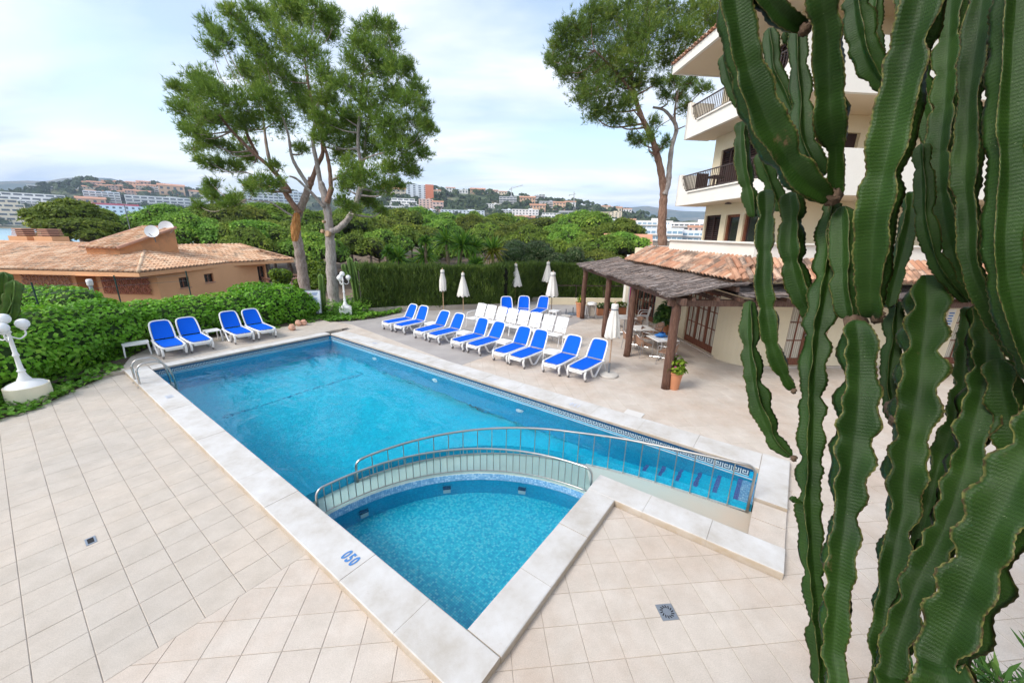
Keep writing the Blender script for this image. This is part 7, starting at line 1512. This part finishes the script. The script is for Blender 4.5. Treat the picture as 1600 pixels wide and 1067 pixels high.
# ================================================================== PINE WOOD
M_FN = leaf_mat('wood_needles', (0.085, 0.155, 0.022), (0.195, 0.30, 0.038), (0.38, 0.46, 0.06), 0.3, 0.65, 0.75, 0.5)
M_FNC = mat('wood_shade', (0.03, 0.042, 0.012), 0.95, 0.4, 1.0)  # dark green painted as the shade inside the crowns
def crown_mesh(seed, R_, hh, nt, bl=0.30, bw=0.07):
    """rounded clumps heaped into a broad dome, with solid dark cores inside that stand in for shade"""
    rg = np.random.default_rng(seed); rr = random.Random(seed); cl = []
    for k in range(20):
        a = k*2.4+rr.uniform(-.4, .4); d = R_*math.sqrt((k+0.3)/20)*0.82; cl.append((np.array([d*math.cos(a), d*math.sin(a), hh*(0.42*(1-(d/R_)**2)+rr.uniform(-.14, .10))]), R_*rr.uniform(0.26, 0.38)))
    parts = []; core = MB()
    for c, r in cl:
        n = int(nt*r*r/(R_*R_)*2.4); S = sph(n, rg); S[:, 2] = np.where(S[:, 2] < -0.35, -S[:, 2], S[:, 2]); pt = c+S*r*np.array([1, 1, .72])*rg.uniform(0.86, 1.06, (n, 1)); out = S*0.9+np.array([0, 0, .45]); k = 2; parts.append(leaves(np.repeat(pt, k, 0)+rg.normal(0, .07, (n*k, 3)), np.repeat(out, k, 0), 0.20, rg, 1.5, 0.1, 0.45)); parts.append(blades(pt, out, bl, bw, rg, 0.5))
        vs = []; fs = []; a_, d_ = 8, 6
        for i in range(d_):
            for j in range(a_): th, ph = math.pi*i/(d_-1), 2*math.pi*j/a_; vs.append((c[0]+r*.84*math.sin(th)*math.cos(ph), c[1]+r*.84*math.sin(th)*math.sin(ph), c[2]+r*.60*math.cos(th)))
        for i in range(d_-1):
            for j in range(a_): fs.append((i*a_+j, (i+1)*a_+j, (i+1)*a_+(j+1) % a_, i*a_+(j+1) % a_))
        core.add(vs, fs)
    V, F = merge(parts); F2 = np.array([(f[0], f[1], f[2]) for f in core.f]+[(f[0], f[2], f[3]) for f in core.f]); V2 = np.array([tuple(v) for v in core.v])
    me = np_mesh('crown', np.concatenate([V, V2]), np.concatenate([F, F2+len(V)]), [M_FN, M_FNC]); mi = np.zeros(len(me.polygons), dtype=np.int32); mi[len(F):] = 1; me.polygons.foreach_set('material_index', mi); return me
def trunk_mesh(seed, h, R_):
    rr = random.Random(seed); m = MB(); tp = Vector((rr.uniform(-.5, .5), rr.uniform(-.5, .5), h)); m.tube(catmull([(0, 0, -1), (rr.uniform(-.25, .25), rr.uniform(-.25, .25), h*0.5), tuple(tp)], 5), [0.2-0.011*k for k in range(11)], 7)
    for k in range(5): a = rr.uniform(0, 6.28); m.tube([tp*0.78, tp*0.92+Vector((math.cos(a), math.sin(a), 0))*R_*0.22, tp+Vector((math.cos(a), math.sin(a), -0.05))*R_*0.45], [0.09, 0.06, 0.03], 5)
    return m.mesh('trunk', M_BARK, True)
VAR = [(crown_mesh(200+k, 3.0+0.2*k, 4.4, 900), trunk_mesh(300+k, 4.6, 3.2)) for k in range(5)]
pines = []
def pine(px, top_py, Y, sc, k, shared=True):
    """a pine of the wood whose top shows at (px, top_py) and which stands Y metres off"""
    tp = at_y(px, top_py, Y); gz = terr(tp.x, tp.y); ht = tp.z-gz; c_me, t_me = VAR[k % 5]; root = empty('wood_pine', (tp.x, tp.y, gz), random.uniform(0, 6.28)); f = sc
    tr = put('trunk', t_me, root); hz = max(0.3, (ht-2.4*f)/4.6); tr.scale = (f*1.05, f*1.05, hz); cr_ = put('crown', c_me, root, (0, 0, ht-2.2*f)); cr_.scale = (f*random.uniform(0.85, 1.15), f*random.uniform(0.85, 1.15), f*random.uniform(0.8, 1.15)); cr_.rotation_euler = (random.uniform(-.12, .12), random.uniform(-.12, .12), 0); pines.append((root, px, Y)); return root
PL = [(108, 318, 46, 1.35), (150, 330, 50, 1.0), (125, 345, 40, 0.9), (258, 325, 52, 1.3), (228, 345, 50, 1.0), (300, 328, 56, 1.35), (340, 322, 60, 1.35), (372, 332, 54, 1.2), (408, 330, 58, 1.25), (280, 348, 44, 1.0), (325, 352, 44, 1.05), (365, 356, 44, 1.0), (405, 352, 46, 1.05), (438, 330, 60, 1.3), (445, 362, 46, 1.1), (470, 340, 62, 1.2), (495, 352, 52, 1.1), (545, 345, 58, 1.2), (490, 378, 42, 0.9), (555, 372, 48, 1.0), (575, 350, 66, 1.3), (600, 345, 72, 1.4), (628, 338, 80, 1.5), (655, 335, 90, 1.6), (590, 372, 56, 1.1), (625, 362, 60, 1.2), (660, 358, 66, 1.25), (690, 348, 78, 1.4), (700, 337, 105, 1.7), (725, 345, 90, 1.5), (735, 336, 118, 1.8), (755, 342, 100, 1.6), (780, 341, 110, 1.7), (760, 356, 70, 1.3), (800, 345, 118, 1.8), (795, 362, 66, 1.2), (820, 348, 100, 1.6), (845, 345, 92, 1.5), (830, 366, 62, 1.15), (865, 352, 84, 1.4), (870, 340, 110, 1.6), (905, 340, 78, 1.5), (925, 339, 70, 1.5), (890, 362, 60, 1.15), (935, 356, 64, 1.1), (970, 349, 60, 1.25), (955, 378, 46, 0.9), (978, 372, 48, 0.9), (915, 378, 48, 0.95), (940, 392, 42, 0.75), (865, 380, 46, 0.9), (1000, 385, 50, 0.7), (700, 375, 50, 0.9), (735, 372, 54, 1.0), (570, 335, 92, 1.6), (530, 335, 92, 1.6), (500, 332, 96, 1.6), (420, 345, 50, 1.1), (385, 372, 40, 0.85), (640, 350, 74, 1.2)]
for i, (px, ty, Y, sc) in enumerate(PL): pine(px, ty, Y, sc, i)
order = sorted(pines, key=lambda t: t[1]); 
def nth(n): return ['%dth' % n, '%dst' % n, '%dnd' % n, '%drd' % n][n % 10 if n % 10 < 4 and not 10 < n % 100 < 14 else 0]
rows = {'front': [], 'middle': [], 'back': []}
for r_, px, Y in order: rows['front' if Y < 50 else 'middle' if Y < 75 else 'back'].append(r_)
for nm in rows:
    for i, r_ in enumerate(rows[nm]): tag(r_, 'broad green pine in the %s rank of the wood, %s from the left' % (nm, nth(i+1)), 'tree', 'pines of the wood behind the garden')

# ================================================================== HAZE
hz_m = bpy.data.materials.new('air_haze'); hz_m.use_nodes = True; hn = hz_m.node_tree.nodes
for n in list(hn): hn.remove(n)
ho = hn.new('ShaderNodeOutputMaterial'); hv = hn.new('ShaderNodeVolumePrincipled'); hv.inputs['Color'].default_value = (0.66, 0.80, 1.0, 1); hv.inputs['Density'].default_value = 0.00014; hv.inputs['Anisotropy'].default_value = 0.0; hz_m.node_tree.links.new(hv.outputs[0], ho.inputs['Volume'])
hb_ = MB().box((0, 1600, 155), (9000, 4000, 370)); tag(hb_.build('haze', hz_m, None), 'thin bluish air over the bay', None, None, 'stuff')
# ================================================================== THE BIG CACTUS IN FRONT AND ITS BED
M_CACT = cactus_mat('cactus_skin', (0.006, 0.025, 0.004), (0.030, 0.075, 0.011), (0.24, 0.23, 0.07))
# unseen wall, screen and roof added to shade the cactus; balcony floor below
wing = empty('shading_wing', (3.0, -1.2, 0), 0, 'unseen wing added to shade the cactus, with the balcony the viewer stands on', 'building')
MB().box((-0.6, -0.15, 4.5), (5.2, 0.3, 9.0)).build('wall', M_CREAM, wing); MB().box((0.60, 1.40, 4.5), (0.2, 2.9, 9.0)).build('shading_screen', M_SHUT, wing); MB().box((-1.5, 0.6, 2.35), (3.0, 1.2, 0.16)).build('balcony_floor', M_WHITE, wing); MB().box((0.35, 1.75, 6.9), (3.9, 3.5, 0.18)).build('shading_roof', M_SOFFIT, wing)
bed = empty('raised_planter', (1.75, 0.75, 0), 0, 'raised planter below the viewer holding the big cactus', 'planter')
MB().box((0, 0, 0.98), (2.9, 0.85, 1.96)).build('planter_wall', M_WHITE, bed); MB().box((0, 0, 1.97), (2.7, 0.7, 0.05)).build('soil', bpy.data.materials['soil'], bed)
cac = empty('candelabra_cactus', (1.6, 0.85, 1.99), 0, 'huge dark green ribbed candelabra cactus filling the right foreground', 'cactus'); CO = Vector((1.6, 0.85, 1.99))
def px_stem(pts, ws, d0, d1, seed, phase=0.0, seg=0.2, wav=0.10, pinch=0.2, ribs=4, root=False, twist=0.1, scal=0.05):
    wf = 0.60-0.12*min(abs(phase)/0.7, 1.0); n = len(pts); path = [at_depth(x, y, d0+(d1-d0)*i/(n-1)) for i, (x, y) in enumerate(pts)]; rad = [w/FPX*(d0+(d1-d0)*i/(n-1))*wf*math.cos(math.atan((min(pts[i][0], 1640)-800)/FPX)) for i, w in enumerate(ws)]
    if root: path.append(Vector((path[-1].x*0.9+0.1, 0.9, 1.97))); rad.append(rad[-1])
    return cactus_stem(path[::-1], rad[::-1], ribs, seed, 0.009, seg, 0.22, phase, twist, wav, pinch, M_CACT, 'stem', cac, CO, cap0=not root, scal=scal)
ST = [
 ([(1140, -80), (1148, 10), (1160, 80), (1180, 150), (1208, 215), (1248, 275), (1295, 312)], [72, 72, 74, 78, 80, 72, 40], 1.30, 1.42, 0.4),
 ([(1165, -60), (1195, -5), (1225, 28), (1258, 44)], [52, 52, 48, 26], 1.25, 1.30, 0.2),
 ([(1270, -90), (1285, 0), (1293, 60), (1295, 120), (1298, 180), (1306, 228), (1306, 270), (1304, 310)], [70, 70, 64, 68, 76, 44, 36, 44], 1.15, 1.45, 0.9),
 ([(1336, -10), (1345, 50), (1362, 105), (1388, 140)], [46, 50, 44, 22], 1.75, 1.75, 0.3),
 ([(1372, -40), (1366, 20), (1368, 60), (1376, 88)], [26, 28, 26, 16], 1.85, 1.85, 0.3),
 ([(1202, 44), (1206, 80), (1210, 112), (1228, 150), (1240, 178), (1252, 186)], [22, 24, 24, 26, 22, 14], 1.95, 1.9, 0.5),
 ([(1246, 40), (1248, 100), (1252, 150), (1254, 210), (1268, 250), (1288, 275)], [28, 30, 34, 38, 40, 30], 1.75, 1.7, 0.2),
 ([(1228, 46), (1232, 60), (1244, 66)], [20, 20, 12], 1.9, 1.9, 0.0),
 ([(1130, 86), (1138, 118), (1148, 145), (1160, 168)], [18, 22, 22, 14], 2.0, 2.0, 0.4),
 ([(1160, 190), (1159, 222), (1162, 262), (1170, 300), (1178, 340)], [24, 26, 26, 26, 20], 1.95, 1.95, 0.7),
 ([(1190, 236), (1196, 262), (1210, 300), (1222, 330)], [26, 30, 30, 22], 1.85, 1.85, 0.1),
 ([(1196, 297), (1197, 330), (1195, 370), (1194, 410), (1194, 450), (1200, 500), (1208, 545), (1226, 588), (1240, 610)], [38, 42, 44, 40, 42, 44, 40, 34, 14], 1.65, 1.62, 0.25),
 ([(1236, 300), (1238, 345), (1236, 390), (1244, 430), (1256, 470), (1272, 498)], [40, 46, 46, 44, 44, 30], 1.6, 1.58, 0.8),
 ([(1300, 315), (1297, 380), (1290, 440), (1278, 510), (1270, 580), (1268, 650), (1266, 720), (1264, 790), (1268, 870), (1276, 950), (1284, 1040), (1290, 1120)], [50, 54, 56, 54, 50, 48, 50, 48, 46, 46, 48, 50], 1.52, 1.30, 0.15),
 ([(1172, 470), (1171, 520), (1175, 570), (1184, 620), (1200, 665), (1216, 695), (1238, 714)], [30, 32, 32, 38, 34, 30, 12], 1.7, 1.55, 0.55),
 ([(1470, -110), (1442, 0), (1416, 110), (1392, 220), (1372, 320), (1364, 400), (1362, 460), (1364, 496)], [92, 92, 90, 86, 78, 68, 58, 34], 1.05, 1.30, 0.62),
 ([(1318, 322), (1320, 380), (1320, 440), (1328, 500)], [44, 48, 46, 40], 1.45, 1.40, 0.35),
 ([(1336, 500), (1342, 560), (1340, 620), (1334, 690), (1326, 750), (1322, 800), (1314, 860), (1308, 930), (1302, 1010), (1296, 1120)], [64, 74, 82, 92, 74, 58, 68, 62, 50, 50], 1.30, 1.12, 0.85),
 ([(1446, 430), (1446, 490), (1438, 560), (1432, 620), (1420, 690), (1414, 745), (1410, 800), (1398, 860), (1386, 930), (1374, 1020), (1366, 1120)], [60, 82, 90, 90, 80, 82, 60, 60, 50, 46, 50], 1.50, 1.22, 0.45),
 ([(1535, 470), (1540, 540), (1534, 610), (1516, 690), (1500, 760), (1474, 830), (1440, 900), (1412, 970), (1390, 1050), (1380, 1120)], [52, 70, 78, 78, 74, 70, 70, 66, 60, 56], 1.35, 1.15, 0.7),
 ([(1660, 620), (1618, 700), (1572, 790), (1536, 870), (1506, 950), (1474, 1030), (1448, 1120)], [120, 128, 136, 128, 118, 112, 112], 0.95, 0.98, 0.3),
 ([(1548, -110), (1536, 0), (1522, 100), (1515, 160), (1513, 220), (1509, 285), (1514, 345), (1516, 405), (1532, 452), (1562, 505), (1600, 560), (1640, 600)], [58, 60, 62, 46, 54, 56, 44, 46, 44, 48, 52, 54], 1.22, 1.15, 0.75),
 ([(1592, -110), (1580, 40), (1572, 180), (1572, 290), (1566, 390), (1578, 470), (1600, 545), (1630, 600)], [90, 90, 88, 82, 84, 80, 76, 70], 1.02, 1.05, 0.1),
 ([(1490, -40), (1484, 70), (1478, 170), (1470, 250), (1476, 330), (1492, 400), (1515, 462)], [56, 56, 54, 52, 50, 46, 34], 1.6, 1.5, 0.5),
 ([(1440, 225), (1444, 290), (1446, 345), (1458, 392), (1480, 435), (1514, 472)], [30, 34, 36, 34, 32, 18], 1.42, 1.40, 0.2),
 ([(1424, 300), (1420, 345), (1408, 400), (1396, 445), (1388, 480)], [32, 36, 36, 34, 28], 1.62, 1.55, 0.9),
 ([(1400, 470), (1396, 530), (1388, 590), (1396, 640), (1412, 665)], [34, 34, 30, 30, 24], 1.62, 1.52, 0.2),
 ([(1590, 240), (1588, 300), (1592, 380), (1600, 440)], [60, 62, 62, 56], 1.55, 1.5, 0.6),
 ([(1560, 560), (1575, 640), (1590, 700), (1610, 760)], [60, 70, 74, 70], 1.25, 1.2, 0.5),
 ([(1515, 480), (1508, 540), (1505, 600), (1490, 660), (1470, 720), (1452, 790), (1430, 860)], [36, 42, 46, 46, 44, 40, 34], 1.6, 1.35, 0.3),
 ([(1420, -60), (1424, 20), (1430, 90), (1440, 150), (1462, 230)], [50, 50, 46, 44, 36], 1.7, 1.6, 0.4),
 ([(1235, 776), (1243, 782), (1254, 786)], [14, 12, 6], 1.35, 1.34, 0.3)]
for i, (pts, ws, d0, d1, ph) in enumerate(ST):
    big = max(ws) > 60
    ph = {0: 0.72, 1: 0.5, 11: 0.6, 13: 0.78, 14: 0.4, 18: 0.2, 21: 0.15, 22: 0.7}.get(i, (ph-0.5)*0.9)
    px_stem(pts, ws, d0, d1, 500+i, ph, 0.20 if max(ws) < 60 else 0.26, 0.13 if pts[-1][1] > 700 else 0.08, 0.30 if pts[-1][1] > 300 and max(ws) < 60 else 0.22, 4, pts[-1][1] > 1100, scal=0.13 if pts[-1][1] > 660 else 0.05)
# woody knots where the stems branch
M_KNOT = mat('cactus_knot', (0.13, 0.085, 0.055), 0.95, 0.35, 60, 0.8, 90)
for (px, py, d, r_) in ((1300, 308, 1.42, 0.045), (1336, 506, 1.38, 0.05), (1370, 495, 1.30, 0.035), (1396, 640, 1.50, 0.05), (1406, 655, 1.46, 0.05), (1240, 611, 1.60, 0.018), (1240, 716, 1.52, 0.02), (1274, 500, 1.55, 0.03), (1258, 46, 1.28, 0.03)):
    p = at_depth(px, py, d)-CO; vs = []; fs = []; a, dd = 12, 8; rr = random.Random(px)
    for i in range(dd):
        for j in range(a): th, ph = math.pi*i/(dd-1), 2*math.pi*j/a; k = 0.62*r_*(1+rr.uniform(-.3, .3)); vs.append((p.x+k*math.sin(th)*math.cos(ph), p.y+k*math.sin(th)*math.sin(ph), p.z+k*math.cos(th)))
    for i in range(dd-1):
        for j in range(a): fs.append((i*a+j, (i+1)*a+j, (i+1)*a+(j+1) % a, i*a+(j+1) % a))
    MB().add(vs, fs).build('woody_knot', M_KNOT, cac, True)
# oleander-like shrub at the lower right corner
M_OLE = leaf_mat('oleander_leaf', (0.045, 0.12, 0.03), (0.09, 0.21, 0.045), (0.17, 0.30, 0.07), 0.25, 0.45)
c = at_depth(1585, 1095, 1.55); root = empty('oleander_shrub', (c.x, c.y, 1.9), 0, 'narrow-leaved green shrub in the lower right corner', 'shrub'); rg = np.random.default_rng(77); o0 = np.array([c.x, c.y, 1.9]); parts = []; stm = MB()
for k in range(34):
    p = np.array([c.x+rg.normal(0, 0.17), c.y+rg.normal(0, 0.10), c.z+rg.uniform(-0.22, 0.10)]); n = 22; D = sph(n, rg); D[:, 2] = np.abs(D[:, 2])+0.25; D /= np.linalg.norm(D, axis=1)[:, None]; S = np.cross(D, rg.normal(0, 1, (n, 3))); S /= np.linalg.norm(S, axis=1)[:, None]; L = rg.uniform(0.07, 0.13, n)[:, None]; w = 0.008
    A = p+D*0.01-np.array([0, 0, 1])*rg.uniform(0, .06, (n, 1)); M1 = A+D*L*0.5; T = A+D*L-np.array([0, 0, .01]); V = np.stack([A, M1+S*w, T, M1-S*w], 1).reshape(-1, 3); b = (np.arange(n)*4)[:, None]; parts.append((V, np.concatenate([b+np.array([[0, 1, 2]]), b+np.array([[0, 2, 3]])])))
    stm.tube([(0, 0, 0), tuple((p-o0)*np.array([.6, .6, .5])), tuple(p-o0)], 0.006, 5, cap=False)
V, F = merge(parts); put('foliage', np_mesh('foliage', V-o0, F, M_OLE), root); tag(stm.build('stems', M_BARK, root), kind='stuff')
